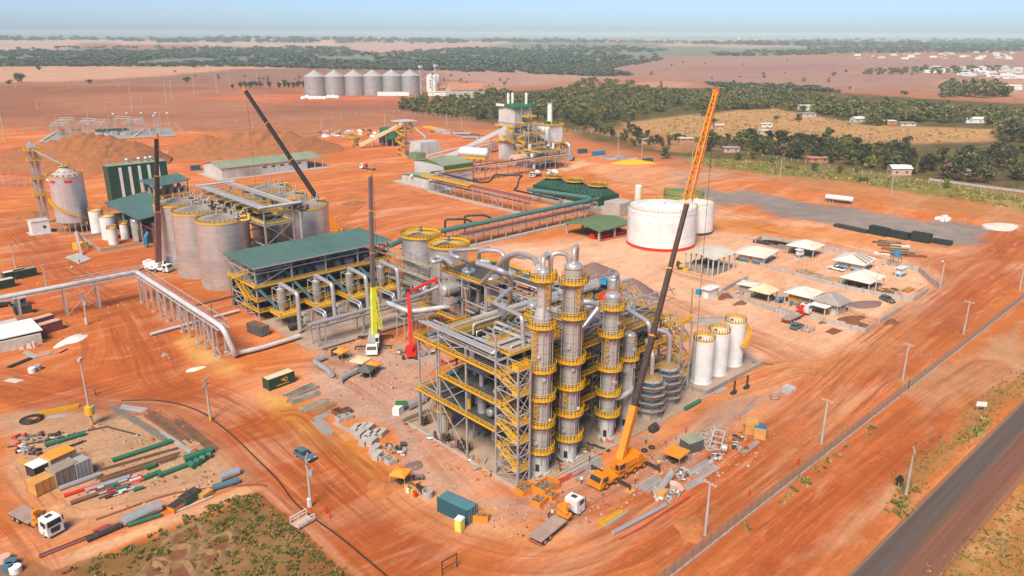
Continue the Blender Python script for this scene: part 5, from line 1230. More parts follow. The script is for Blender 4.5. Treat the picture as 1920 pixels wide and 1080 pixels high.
part('inlet_cone',MB().add([(EX-3,EY+3,13),(EX-3,EY+8,13),(EX-3,EY+8,18),(EX-3,EY+3,18),(EX,EY,10.2),(EX,EY+11,10.2),(EX,EY+11,19.8),(EX,EY,19.8)],[(0,3,2,1),(0,1,5,4),(1,2,6,5),(2,3,7,6),(3,0,4,7)]),'tank_white',ep)
for k in range(2):
 y=EY+5.5*k;part('hopper',MB().add([(EX,y,10),(EX+11,y,10),(EX+11,y+5.5,10),(EX,y+5.5,10),(EX+6,y+3,5),(EX+8,y+3,5),(EX+8,y+5,5),(EX+6,y+5,5)],[(0,4,5,1),(1,5,6,2),(2,6,7,3),(3,7,4,0),(4,7,6,5)]),'tank_white',ep)
for(a,b)in((.5,.5),(10.5,.5),(.5,10.5),(10.5,10.5),(5.5,.5)):part('leg',MB().box(EX+a-.3,EY+b-.3,0,EX+a+.3,EY+b+.3,10),'galv',ep)
deck(ep,EX-.6,EY-.6,EX+11.6,EY+11.6,20,'NSEW','yellow',toe=.8,t=.12);deck(ep,EX-1.8,EY-1.8,EX+12.8,EY+12.8,9.6,'SWE','yellow',toe=.6,t=.12)
zigzag(ep,EX+13,EY-2,EY+5,0,3,3.3);zigzag(ep,EX-2.4,EY-3,EY+4,0,3,3.2);zigzag(ep,EX+12.6,EY-1,EY+8,9.8,3,3.4)
part('sign_panel',MB().box(EX-.06,EY+1.4,16.8,EX-.01,EY+4.6,18.2),'teal_roof',ep);part('roof_box',MB().box(EX+4,EY+6,20.1,EX+7,EY+9,22).box(EX+9,EY+3,20.1,EX+11,EY+6,21.6),'mid_green',ep)
t=thing('chimney','round white steel chimney behind the dust precipitator','chimney',(EX+8,EY+8,0));part('shaft',MB().cyl((0,0,0),1.7,32,24,r2=1.45),'tank_white',t,False);part('rim',MB().cyl((0,0,32),1.6,.5,24),'steel_light',t,False)
pipe([(EX+12,EY-5,2),(EX+12,EY-5,8.6),(EX+12,EY-2,9.5)],1.1,'pipe_clad','fat silver flue bend under the precipitator',bend=2,n=14);t=thing('fan','silver induced-draught fan below the precipitator','fan',(EX+8,EY-9,0));part('casing',MB().hcyl((-1,0,2),(1,0,2),1.9,18),'pipe_clad',t,False);part('motor',MB().box(1.2,-1,0,3.4,1,2),'dark',t,False)
t=thing('silencer','silver bottle-shaped stack between boiler frame and precipitator','stack',(BX+14,BY-14.5,0));part('shell',MB().lathe((0,0,0),[(1.5,4),(1.7,8),(.8,10.5),(.8,19),(.9,19.2),(0,19.2)],20),'pipe_clad',t,False)
for i in range(4):part('leg',MB().beam((1.3*math.cos(i*1.57),1.3*math.sin(i*1.57),0),(1.3*math.cos(i*1.57),1.3*math.sin(i*1.57),4.4),.25),'galv',t,False)
def conveyor(label,p,q,w,h,mt,supports,leg='galv'):
 t=thing('conveyor',label,'conveyor',(p[0],p[1],0));part('gallery',MB().beam(p,q,w,h),mt,t)
 P,Q=Vector(p),Vector(q)
 for f in supports:
  c=P+(Q-P)*f
  for s in(-1,1):part('leg',MB().beam((c.x+s*w*.5,c.y+s*w*.4,0),(c.x+s*w*.3,c.y+s*w*.3,c.z-h/2),.3),leg,t)
 return t
conveyor('long silver enclosed conveyor climbing to the boiler tower',at3(832,297,3),at3(950,239,21),2.6,2.0,'pipe_white',(.25,.5,.75))
conveyor('short silver chute reaching into the boiler frame',at3(962,246,17),at3(986,229,22),1.5,1.4,'pipe_clad',())
dt=thing('fuel_bin','long white rounded fuel bin on yellow legs left of the boiler tower','bin',(296,334,0))
a,b=at3(866,284,10),at3(912,287,10)
part('shell',MB().hcyl(a,b,2.6,20,dome=1.2),'tank_white',dt)
for k in range(5):
 c=Vector(a)+(Vector(b)-Vector(a))*(k/4)
 for s in(-1,1):part('leg',MB().beam((c.x+s*1.2,c.y+s*1.2,0),(c.x+s*1.2,c.y+s*1.2,9),.3),'galv',dt)
x0=min(a[0],b[0]);p=part('gallery',MB().beam((a[0],a[1],7),(b[0],b[1],7),7,.3),'yellow',dt);part('railing',MB().rail([(a[0]-3,a[1]-2,7),(b[0]-3,b[1]-2,7)],1.2,1.5,.15,bars=3,toe=.8),'yellow',p)
t=thing('steam_drum','large pink-grey drum with dark end at the rack end by the boiler','drum',(300,318,0));part('shell',MB().hcyl((-5,0,4),(5,0,4),3.2,22,dome=.8),'netting_pink',t,False);part('end_door',MB().hcyl((-6.05,0,4),(-5.85,0,4),1.2,14),'teal_box',t,False)
for s in(-3,3):part('saddle',MB().box(s-.6,-2.4,0,s+.6,2.4,2),'concrete_pale',t,False)
for k in range(3):conveyor('dusty pink covered duct lying behind the fuel bin',at3(800,306-6*k,1.5),at3(930,275-6*k,3+2*k),2.2,1.6,'netting_pink',(.3,.6,.9))['group']='covered ducts behind the fuel bin'
# ------------------------------------------------------------------ biomass reception
conveyor('inclined cream conveyor climbing to the yellow stair tower',at3(674,273,1.5),at3(757,231,15),2.4,2.0,'tile_cream',(.3,.6))
t=thing('conveyor_tail','yellow-railed loading hopper at the low end of the cream conveyor','hopper',(*at(668,272),0));part('hopper',MB().lathe((0,0,0),[(1,1.5),(4,5)],4,smooth=False),'galv',t,False);part('railing',MB().rail([(-4.5,-4.5,5),(4.5,-4.5,5),(4.5,4.5,5),(-4.5,4.5,5)],1.3,1.5,.2,True,bars=3,toe=.8),'yellow',t,False)
for s in(-3,3):
 for q in(-3,3):part('leg',MB().beam((s,q,0),(s,q,5),.4),'yellow',t,False)
part('stair_flight',MB().stair((-8,-6,0),(-4,-4,5),1.4,t=.2),'yellow',t,False)
x,y=at(761,290);t=thing('transfer_tower','slim transfer tower with zigzag yellow stairs and a flat grey roof','tower',(x,y,0))
frame(t,[x-3,x+3],[y-3,y+3],[5,10,15,20],0,.4,.3,brace=[((x-3,y-3),(x+3,y-3))]);zigzag(t,x-4,y-4,y+4,0,6,3.0,1.8);part('roof',MB().box(x-6,y-5,20.4,x+6,y+6,20.9),'panel',t);deck(t,x-4,y-4,x+4,y+4,15,'SWE','yellow',toe=.8)
pipe([(x+8,y-2,0),(x+9,y-9,11),(x+3,y,19)],.5,'steel_light','bent grey strut pipe on the right of the transfer tower',bend=.5)
x,y=at(735,272);t=thing('fuel_tank','large green drum bin on stilts behind the cream conveyor','bin',(x,y,0));part('shell',MB().cyl((0,0,5),8,6.5,36),'mid_green',t,False);part('hopper',MB().lathe((0,0,0),[(3.5,2.6),(8,5)],36),'mid_green',t,False)
for i in range(6):part('leg',MB().beam((7.2*math.cos(i*1.047),7.2*math.sin(i*1.047),0),(7.2*math.cos(i*1.047),7.2*math.sin(i*1.047),5.2),.4),'galv',t,False)
x,y=at(727,270);t=thing('fuel_bin','small dark green box bin under the cream conveyor','bin',(x-3,y-3,0));part('body',MB().obox((0,0,1.4),(9,4,4.2),-.8),'dark_green',t,False);part('leg',MB().obox((-3,3,0),(.5,.5,1.4),-.8),'galv',t,False);part('leg',MB().obox((3,-3,0),(.5,.5,1.4),-.8),'galv',t,False)
x,y=at(797,292);t=thing('fuel_store','pale mesh-sided fuel store with low green hip roof','building',(x,y,0));part('wall',MB().obox((0,0,0),(16,12,9),0,taper=.86),'panel',t,False);part('roof',MB().obox((-10,-6,0),(9,10,3.6),0,taper=.7),'shed_green',t,False)
# ------------------------------------------------------------------ substation
ss=thing('substation_yard','fenced gravel pad of the substation with white kerbs beyond the dirt heap','pad',(*at(200,252),0))
A=[at(75,266),at(330,254),at(322,240),at(105,247)]
part('pad',MB().slab([(p[0],p[1],.3)for p in A],.3),'tile_grey',ss)
for a,b in(((75,266),(330,254)),((75,266),(105,247)),((120,264),(150,246)),((180,258),(200,244)),((250,256),(270,243))):part('kerb',MB().beam(at3(*a,.6),at3(*b,.6),2.2,.6),'concrete_pale',ss)
sb=thing('control_house','long low substation control house with dark green roof behind the heap','building',(*at(205,254),0));a,b=at3(180,254,0),at3(240,251,0)
part('wall',MB().beam((a[0],a[1],1.6),(b[0],b[1],1.6),8,3.2),'white',sb);part('roof',MB().beam((a[0],a[1],3.6),(b[0],b[1],3.6),10,.8),'dark_green',sb)
for i,px_ in enumerate((110,118,128,160,170,180,188,232,246,256,262)):
 for s in(0,1):
  x,y=at(px_+s*3,258-s*4-.02*px_);m=MB();h=8+(i*7%5)
  m.beam((x-4,y+4,0),(x-4,y+4,h),.35);m.beam((x+4,y-4,0),(x+4,y-4,h),.35);m.beam((x-4,y+4,h),(x+4,y-4,h),.4)
  for q in(-2.5,0,2.5):m.cyl((x+q,y-q,h-2.2),.2,2.2,6)
  solo('busbar_gantry',m,'concrete_pale','pale portal gantry with insulators in the substation','gantry','substation gantries')
for i,px_ in enumerate((120,140,150,215,240,288)):
 x,y=at(px_,254);t=thing('transformer','grey transformer with fins in the substation','transformer',(x,y,.3),'substation transformers');part('tank',MB().box(-2,-1.4,0,2,1.4,3),'steel_light',t,False);part('bushing',MB().cyl((-1,0,3),.25,1.6,8).cyl((1,0,3),.25,1.6,8).cyl((0,0,3),.25,1.6,8),'dark',t,False)
for i,(a,b)in enumerate(((218,228),(243,226),(270,226),(296,226),(318,226),(293,232))):
 x,y=at(a,b+19);h=13;t=thing('floodlight_mast','floodlight mast with a bright lamp head in the substation','lamp post',(x,y,0),'substation floodlights');part('mast',MB().cyl((0,0,0),.22,h,8),'concrete_pale',t,False);part('lamp_head',MB().obox((0,0,h),(2.2,1.2,.7),.8),'lamp_glass',t,False)
for i,(a,b,c)in enumerate(((200,222,248),(207,218,247),(208,225,246),(292,215,252),(304,212,250),(301,222,253),(110,222,256))):
 x,y=at(a,c);solo('lightning_mast',MB().cyl((x,y,0),.45,hgt(a,c,b),8,r2=.15),'concrete_pale','tall tapering lightning mast in the substation','mast','substation lightning masts')
 # overhead red walkway at far left
t=thing('pipe_trestle','low trestle with a thin red pipe at the far left edge','pipe rack',(*at(30,350),0))
a,b=Vector(at3(-20,327,6)),Vector(at3(62,328,6));part('beam',MB().beam(a,b,.6,.5),'red_dust',t)
for k in range(7):
 c=a+(b-a)*(k/6);part('leg',MB().beam((c.x-1,c.y,0),(c.x,c.y,6),.3),'steel_light',t);part('leg',MB().beam((c.x+1.5,c.y,0),(c.x,c.y,6),.3),'steel_light',t)
 # ------------------------------------------------------------------ vehicles
def wheel(root,x,y,r,w=.32):
 s=1 if y>0 else-1
 wt=part('wheel',MB().hcyl((x,y-w/2,r),(x,y+w/2,r),r,16),'rubber',root,False)
 part('rim',MB().hcyl((x,y+s*(w/2-.02),r),(x,y+s*(w/2+.02),r),r*.52,12),'steel_light',wt,False)
def prism(mb,prof,y0,y1,mt=None,inset=0.0):
 n=len(prof);zs=[p[1]for p in prof];zt=max(zs)
 vs=[(x,y0+(inset if z>zt-.12 else 0),z)for x,z in prof]+[(x,y1-(inset if z>zt-.12 else 0),z)for x,z in prof]
 return mb.add(vs,[tuple(range(n)),tuple(range(2*n-1,n-1,-1))]+[(i,n+i,n+(i+1)%n,(i+1)%n)[::-1]for i in range(n)],mt)
def car(label,x,y,rz,paint,pickup=False):
 t=thing('pickup_truck' if pickup else 'parked_car',label,'pickup' if pickup else 'car',(x,y,0),None,rz);L=2.6 if pickup else 2.2
 part('body',prism(MB(),[(-L,.38),(-L,.9),(-L+.1,1.0),(1.0,1.02),(L-.3,.9),(L,.7),(L,.38)],-.9,.9,inset=.08),paint,t,False)
 a,b,c,d=(-.75,1.05,-.5,.45)if pickup else(-2.0,1.0,-1.6,.25)
 part('cabin_glass',MB().add([(a,-.84,1),(b,-.84,1),(b,.84,1),(a,.84,1),(c,-.66,1.55),(d,-.66,1.55),(d,.66,1.55),(c,.66,1.55)],[(0,1,5,4),(1,2,6,5),(2,3,7,6),(3,0,4,7)]),'glass_dark',t,False)
 part('roof',MB().add([(c-.03,-.69,1.54),(d+.03,-.69,1.54),(d+.03,.69,1.54),(c-.03,.69,1.54),(c+.05,-.6,1.6),(d-.05,-.6,1.6),(d-.05,.6,1.6),(c+.05,.6,1.6)],[(0,1,5,4),(1,2,6,5),(2,3,7,6),(3,0,4,7),(4,5,6,7)]),paint,t,False)
 if pickup:part('cargo_bed',MB().box(-L+.12,-.74,.99,-.85,.74,1.03),'dark',t,False)
 for s in(-1,1):
  part('headlight',MB().box(L-.12,s*.66-.18,.68,L+.01,s*.66+.18,.82),'lamp_glass',t,False)
  part('pillar',MB().beam((a*.3+b*.3,s*.8,1.02),((c+d)/2,s*.67,1.56),.09),paint,t,False)
  for q in(-L*.62,L*.62):wheel(t,q,s*.8,.36,.26)
 part('bumper',MB().box(L-.06,-.8,.36,L+.08,.8,.56),'dark',t,False)
 return t
def cab(t,x0,paint,w=2.45,z0=.9,h=2.1,L=2.2):
 prof=[(x0,z0),(x0,z0+h),(x0+L-.5,z0+h+.05),(x0+L-.12,z0+h-.2),(x0+L,z0+h*.45),(x0+L,z0-.4),(x0+.4,z0-.4)]
 c=part('cab',prism(MB(),prof,-w/2,w/2,inset=.12),paint,t,False)
 part('windscreen',MB().add([(x0+L+.02,-w/2+.15,z0+h*.48),(x0+L+.02,w/2-.15,z0+h*.48),(x0+L-.1,w/2-.25,z0+h-.22),(x0+L-.1,-w/2+.25,z0+h-.22)],[(0,1,2,3)]),'glass_dark',c,False)
 for s in(-1,1):
  part('side_window',MB().box(x0+.7,s*(w/2+.012)-.012,z0+h*.5,x0+L-.35,s*(w/2+.012)+.012,z0+h-.3),'glass_dark',c,False)
  part('headlight',MB().box(x0+L-.02,s*.9-.22,z0-.2,x0+L+.03,s*.9+.22,z0+.05),'lamp_glass',c,False)
  part('mirror',MB().box(x0+L-.3,s*(w/2+.22)-.08,z0+h*.5,x0+L-.2,s*(w/2+.22)+.08,z0+h*.9),'dark',c,False)
 part('grille',MB().box(x0+L,-.7,z0-.1,x0+L+.03,.7,z0+.75),'dark',c,False);part('roof_hatch',MB().box(x0+.6,-.45,z0+h+.03,x0+1.3,.45,z0+h+.12),'dark',c,False)
 part('bumper',MB().box(x0+L-.3,-w/2,z0-.5,x0+L+.12,w/2,z0-.22),paint if paint!='white' else 'panel',c,False)
def crane_truck(label,x,y,rz,arm='orange',bed=6.6,paint='white'):
 t=thing('crane_truck',label,'truck',(x,y,0),None,rz)
 part('chassis',MB().box(-bed/2-1.6,-.55,.7,bed/2+3.4,.55,1.0),'dark',t,False)
 part('flat_bed',MB().box(-bed/2-1.6,-1.25,1.02,bed/2-1.6,1.25,1.22),'truck_bed',t,False)
 part('tail_bar',MB().box(-bed/2-1.75,-1.2,.6,-bed/2-1.62,1.2,.75),'red_dust',t,False)
 cab(t,bed/2+1.2,paint)
 x0=bed/2-.6
 a=part('crane_arm',MB().box(x0-.5,-1.1,1.0,x0+.6,1.1,1.5).beam((x0,-.3,1.4),(x0,-.3,3.4),.6,.6).beam((x0+.2,-.9,3.2),(x0+.2,.95,2.5),.4,.5).beam((x0-.3,1.0,2.6),(x0-.3,-.8,1.8),.4,.45),arm,t,False)
 part('arm_ram',MB().beam((x0+.5,-.2,1.6),(x0+.5,.8,2.7),.18),'dark',a,False)
 for q in(-bed/2-.6,-bed/2+.7,bed/2+2.3):
  for s in(-1,1):wheel(t,q,s*1.0,.5,.42)
 for s in(-1,1):part('side_guard',MB().box(-bed/2+1.5,s*1.1-.05,.6,bed/2-1.4,s*1.1+.05,.95),'dark',t,False)
 return t
a,b=at(1003,1027),at(1085,965);crane_truck('white-cabbed flatbed truck with orange folded crane, near the lower edge',(a[0]+b[0])/2-.2,(a[1]+b[1])/2+.6,R(9),'orange')
a=at(62,990);crane_truck('white-cabbed flatbed truck with orange crane in the lay-down yard',a[0]+.3,a[1]+1.2,R(-72),'orange',5.4)
a,b=at(1466,609),at(1512,588);crane_truck('white-cabbed flatbed truck with red crane beside the concrete rings',(a[0]+b[0])/2,(a[1]+b[1])/2,math.atan2(b[1]-a[1],b[0]-a[0]),'red')
def by2(p,q):a,b=at(*p),at(*q);return(a[0]+b[0])/2,(a[1]+b[1])/2,math.atan2(b[1]-a[1],b[0]-a[0])
car('dark blue car driving on the dirt road past the transformer pole',*by2((558,851),(586,866)),'steel_blue')
car('white pickup parked before the striped-roof hut',*by2((1582,510),(1555,503)),'white',True)
car('dark green car on the lane between the two walled yards',*by2((1653,561),(1674,569)),'tarp_dark')
car('blue car parked behind the red-crane flatbed truck',*by2((1486,619),(1502,612)),'steel_blue')
car('white pickup beside the far side of the huge white tank',*by2((1174,381),(1155,379)),'white',True)
car('dark car parked at the left edge under the pipe bridge',*by2((0,576),(12,574)),'black')
x,y,a=by2((1547,377),(1598,383));t=thing('tanker_trailer','white tanker trailer parked on the grey apron','tanker trailer',(x,y,0),None,a)
part('tank',MB().hcyl((-5.6,0,2.1),(5.6,0,2.1),1.15,20,dome=.4),'tank_white',t,False);part('chassis',MB().box(-5.6,-.9,.8,5.2,.9,1.1),'dark',t,False);part('landing_leg',MB().box(3.6,-.8,0,3.8,.8,.9),'dark',t,False)
for q in(-4.8,-3.5,-2.2):
 for s in(-1,1):wheel(t,q,s*1.0,.5,.4)
def mixer(label,p,q):
 x,y,a=by2(p,q);t=thing('mixer_truck',label,'truck',(x,y,0),None,a)
 part('chassis',MB().box(-4,-.6,.7,4,.6,1.0),'dark',t,False);part('drum',MB().lathe((0,0,0),[(.5,-2.6),(1.25,-.6),(1.2,.8),(.5,2.2)],18),'tank_white',t,False)
 d=t.children[-1];d.rotation_euler=(0,R(80),0);d.location=(-.9,0,2.3);cab(t,2.0,'white')
 for q_ in(-3,-1.7,3):
  for s in(-1,1):wheel(t,q_,s*1.0,.5,.4)
mixer('white concrete mixer truck by the boiler rack, front one',(1013,330),(998,333));mixer('white concrete mixer truck by the boiler rack, rear one',(1046,331),(1030,328))
x,y,a=by2((700,319),(684,317));crane_truck('white and red tipper truck crossing the open dirt in the far yard',x,y,a,'red',5,'white')
# ------------------------------------------------------------------ cranes
def crane(label,x,y,rz,paint,base_b,tip_b,segs,jib=None,ram=True,low=1.6,cabmat=None,L=12.5,axles=5,outr=4.2):
 """all-terrain crane; base_b, tip_b: boom foot and boom head; segs: (share of the length, width, material)"""
 t=thing('mobile_crane',label,'crane',(x,y,0));C=lambda m:m.rotated(rz,(x,y,0));cm=cabmat or paint
 part('chassis',C(MB().box(-L/2,-1.35,.75,L/2-2.2,1.35,1.35).box(-L/2,-1.3,1.35,-L/2+2.4,1.3,1.9)),paint,t)
 c=part('driver_cab',C(prism(MB(),[(L/2-2.2,.55),(L/2-2.2,2.45),(L/2-.6,2.5),(L/2-.1,1.6),(L/2,.5)],-1.35,1.35,inset=.1)),cm,t)
 part('windscreen',C(MB().add([(L/2-.09,-1.15,1.66),(L/2-.09,1.15,1.66),(L/2-.54,1.1,2.4),(L/2-.54,-1.1,2.4)],[(0,1,2,3)])),'glass_dark',c)
 for s in(-1,1):part('side_window',C(MB().box(L/2-1.9,s*1.36-.012,1.5,L/2-.75,s*1.36+.012,2.3)),'glass_dark',c)
 part('superstructure',C(MB().cyl((-.6,0,1.35),1.3,.35,20).box(-3.6,-1.25,1.7,.9,1.25,2.9).box(-4.8,-1.4,1.8,-3.6,1.4,3.2)),paint,t)
 oc=part('operator_cab',C(MB().box(-.2,.5,1.8,1.6,1.45,3.3)),cm,t);part('window',C(MB().box(1.6,.6,2.2,1.63,1.35,3.2).box(0,1.45,2.3,1.4,1.47,3.2)),'glass_dark',oc)
 for i in range(axles):
  q=-L/2+1.0+i*(L-2.6)/(axles-1)
  for s in(-1,1):
   w_=part('wheel',C(MB().hcyl((q,s*1.2-.25,.62),(q,s*1.2+.25,.62),.62,16)),'rubber',t);part('rim',C(MB().hcyl((q,s*1.44,.62),(q,s*1.47,.62),.34,12)),cm,w_)
 for q in(-L/2+.3,L/2-4.2):
  for s in(-1,1):
   o=part('outrigger',C(MB().beam((q,s*1.2,.95),(q,s*outr,.95),.35,.3).beam((q,s*outr,.15),(q,s*outr,1.1),.22)),'dark',t);part('float_pad',C(MB().box(q-.7,s*outr-.7,0,q+.7,s*outr+.7,.15)),'wood_box',o)
 B,T=Vector(base_b),Vector(tip_b);f=0
 for fr_,w_,mt in segs:
  p=B+(T-B)*f;q=B+(T-B)*fr_;bm=part('boom_section',MB().beam(p,q,w_,w_*1.25),mt,t)
  part('boom_collar',MB().beam(q-(T-B).normalized()*.3,q,w_*1.08,w_*1.33),'crane_yellow' if mt!='lime' else 'lime',bm);f=fr_
 if ram:
  d=(T-B).normalized();h=Vector((d.x,d.y,0));h=h.normalized()if h.length>.02 else Vector((math.cos(rz),math.sin(rz),0))
  part('luffing_ram',MB().tube([B+h*2.0-Vector((0,0,.8)),B+d*9+h*.4],.24,8),paint,t)
 if jib:
  J=Vector(jib);d=(J-T);m=MB();u=d.cross(Vector((0,0,1))).normalized();v=u.cross(d).normalized();n=22
  for a in(-1,1):
   for b in(-1,1):
    w0,w1=.62,.3
    m.beam(T+u*a*w0+v*b*w0,J+u*a*w1+v*b*w1,.2)
  for i in range(n):
   f0,f1=i/n,(i+1)/n;w0,w1=.62-.32*f0,.62-.32*f1;s=1 if i%2 else-1
   for(e,g)in((u,v),(v,u)):
    for k in(-1,1):m.beam(T+d*f0+e*w0*s+g*w0*k,T+d*f1-e*w1*s+g*w1*k,.13)
  part('lattice_jib',m,'crane_yellow',t);part('jib_head',MB().obox(tuple(J-Vector((0,0,.6))),(1.2,.6,1.2)),'crane_yellow',t)
  part('hoist_rope',MB().beam(J,(J.x+.2,J.y-.3,2),.06),'dark',t)
 else:
  part('boom_head',MB().obox(tuple(T-Vector((0,0,.2))),(1.0,.7,.8),rz),paint if paint in('orange','crane_yellow','lime')else 'crane_yellow',t);part('hoist_rope',MB().beam(T+Vector((.4,-.4,0)),(T.x+.5,T.y-.5,6),.06),'dark',t)
 return t
def on_ray(px_,py_,p,slope):
 """head of a boom seen along a sight line, from foot p, at the given rise over run"""
 for z in np.arange(p[2]+4,71.5,.1):
  q=at(px_,py_,z)
  if(z-p[2])/max(.01,math.hypot(q[0]-p[0],q[1]-p[1]))>=slope:return(q[0],q[1],float(z))
 return(*at(px_,py_,68),68.0)
foot=at3(1163,862,2.6);rise=1.75
tip=on_ray(1290,374,foot,rise);
dd=Vector(tip)-Vector(foot)
j=None
for k in np.arange(.3,1.5,.004):
 q=Vector(tip)+dd*k;e=q-Vector((0,0,CAM_H));f_=(e.x*_cy+e.y*_sy);vv=-(e.z*_c+f_*_s)/(f_*_c-e.z*_s)
 if 540+vv*FPX<=172:j=q;break
j=j or Vector(tip)+dd*.5
crane('orange all-terrain crane with dark boom and lattice jib beside the columns',91.6,72.0,R(180),'crane_yellow',foot,tip,((.2,1.15,'crane_yellow'),(.47,.85,'boom_dark'),(.73,.76,'boom_dark'),(.985,.68,'boom_dark')),j)
foot=at3(693,645,3)
ln=crane('grey crane with a lime boom section and tall grey mast among the dryers',92,148.2,R(-128),'steel_light',(93.2,149.6,2.8),on_ray(694,326,(93.2,149.6,2.8),6),((.30,.95,'lime'),(.52,.8,'boom_grey'),(.78,.72,'boom_grey'),(.99,.62,'boom_grey')),None,False,cabmat='white',L=11,axles=4)
m=MB();jb=Vector((94.6,149.0,4));jt=Vector(on_ray(701,548,(94.6,149.0,2.8),5))
for a in(-.4,.4):
 for b in(-.4,.4):m.beam(jb+Vector((a,b,0)),jt+Vector((a,b,0)),.16)
for i in range(16):
 p,q=jb+(jt-jb)*(i/16),jb+(jt-jb)*((i+1)/16);s=.45 if i%2 else-.45
 for b in(-.4,.4):m.beam(p+Vector((s,b,0)),q+Vector((-s,b,0)),.12)
part('folded_jib',m,'lime',ln)
x,y=at(299,508);crane('white crane with a maroon mast standing left of the fermentation tanks',x,y,R(-60),'white',(x,y,2.4),on_ray(293,256,(x,y,2.4),7),((.42,1.35,'boom_maroon'),(.7,1.0,'boom_dark'),(.99,.85,'boom_dark')),None,False,L=9,axles=3)
x,y=140.5,246;fb_=on_ray(629,436,(x,y,2.6),2.4)
crane('orange crane with a long leaning black boom behind the fermentation tanks',x,y,R(-75),'orange',(x,y,2.6),on_ray(458,167,(x,y,2.6),1.25),((.22,1.3,'crane_yellow'),(.5,1.15,'black'),(.76,1.05,'black'),(.99,.95,'black')),None,True)
x,y=at(772,668);t=thing('boom_lift','red articulated boom lift working beside the evaporators','boom lift',(x,y,0))
part('base',MB().obox((x,y,.7),(4.2,2.3,.9),.9),'red',t);part('turntable',MB().obox((x,y,1.6),(2.8,1.8,1.2),.5),'red',t)
k=at3(765,548,9.5);part('lower_boom',MB().beam((x,y,2.4),k,.8,.7),'red',t);e=at3(820,522,12.5);part('upper_boom',MB().beam(k,e,.6,.6),'red',t);part('knuckle',MB().obox((k[0],k[1],k[2]-.6),(1.1,.9,1.4),.3),'dark',t);part('basket',MB().obox((e[0],e[1],e[2]-1.2),(1.8,1.0,1.2),.3),'red',t)
for s in(-1,1):
 for q in(-1,1):part('wheel',MB().hcyl((x+q*1.4-s*.9,y+q*1.2+s*.8,.55),(x+q*1.4-s*1.3,y+q*1.2+s*1.15,.55),.55,14),'rubber',t)
x,y=at(1300,508);
# ------------------------------------------------------------------ containers, crates, loose gear
def container(label,p,rz,L=6.06,mt='teal_box',top=None,z=0,emblem=False,w=2.44,h=2.6):
 t=thing('shipping_container',label,'container',(p[0],p[1],z),None,rz);m=MB();n=int(L/.3)
 for s in(-1,1):
  for i in range(n):m.box(-L/2+.1+i*(L-.2)/n,s*(w/2-.04)-.035,.12,-L/2+.1+(i+.55)*(L-.2)/n,s*(w/2-.04)+.035,h-.12)
 m.box(-L/2+.05,-w/2+.06,.1,L/2-.05,w/2-.06,h-.06)
 for a in(-1,1):
  for b in(-1,1):m.beam((a*(L/2-.07),b*(w/2-.07),0),(a*(L/2-.07),b*(w/2-.07),h),.15)
  m.beam((-L/2,a*(w/2-.06),h-.08),(L/2,a*(w/2-.06),h-.08),.13,.16);m.beam((-L/2,a*(w/2-.06),.1),(L/2,a*(w/2-.06),.1),.13,.2)
 part('body',m,mt,t,False);part('roof',MB().box(-L/2+.05,-w/2+.05,h-.06,L/2-.05,w/2-.05,h-.01),top or mt,t,False)
 d=MB()
 for b in(-.58,.58):d.box(L/2-.05,b-.54,.2,L/2+.01,b+.54,h-.2)
 d=part('door',d,mt,t,False);m=MB()
 for b in(-.9,-.3,.3,.9):m.beam((L/2+.05,b,.2),(L/2+.05,b,h-.2),.05)
 part('lock_rod',m,'galv',d,False)
 if emblem:
  y=-w/2-.012;m=MB()
  for i in range(16):
   a,b=i*math.pi/8,(i+1)*math.pi/8
   m.add([(.9+.34*math.cos(a),y,1.55+.34*math.sin(a)),(.9+.52*math.cos(a),y,1.55+.52*math.sin(a)),(.9+.52*math.cos(b),y,1.55+.52*math.sin(b)),(.9+.34*math.cos(b),y,1.55+.34*math.sin(b))],[(0,1,2,3)])
  for k in range(3):m.box(.1-.2*k,y-.004,1.25+.22*k,1.0-.15*k,y,1.4+.22*k)
  m.box(-1.4,y-.004,.55,1.7,y,.72);part('emblem',m,'yellow',t,False)
 return t
a,b=at(820,959),at(877,986);ra=math.atan2(b[1]-a[1],b[0]-a[0]);nx,ny=-math.sin(ra)*1.22,math.cos(ra)*1.22
container('teal blue container standing on the dirt near the lower middle',((a[0]+b[0])/2+nx,(a[1]+b[1])/2+ny),ra,6.3,'teal_box','teal_top')
a,b=at(508,733),at(551,717);ra=math.atan2(b[1]-a[1],b[0]-a[0]);container('dark green container with a yellow emblem and pale roof',((a[0]+b[0])/2-math.sin(ra)*1.2,(a[1]+b[1])/2+math.cos(ra)*1.2),ra,6.3,'dark_green','tile_cream',emblem=True)
a,b=at(468,625),at(488,636);container('dark teal container with rusty top below the drying shed',(a[0]+1.6,a[1]-1.6),R(-80),6,'tarp_dark','pipe_rust')
for p,lb,mt,top in(((28,522),'dark green office container with lit hatches at the left edge','dark_green','tile_white'),((48,519),'dark green container end-on with round white signs','dark_green','truck_bed'),((6,540),'dark green container in front at the left edge','dark_green','offwhite'),
((92,622),'rust red container beside the white-roofed store','maroon','wall_pink'),((78,612),'rust red container behind the white-roofed store','maroon','wall_pink')):
 x,y=at(*p);container(lb,(x,y),R(14 if p[1]>600 else 8),6,mt,top)
x,y=at(1102,288);
for p,lb,mt,L in(((1122,291),'bright blue container beyond the boiler house','blue',9),((1092,287),'dark teal container beyond the boiler house','teal_box',6),((1214,305),'dark teal container beside the yellow heap','teal_box',6),((367,319),'small blue container left of the long warehouse','teal_box',5)):
 container(lb,at(*p),R(-12),L,mt)
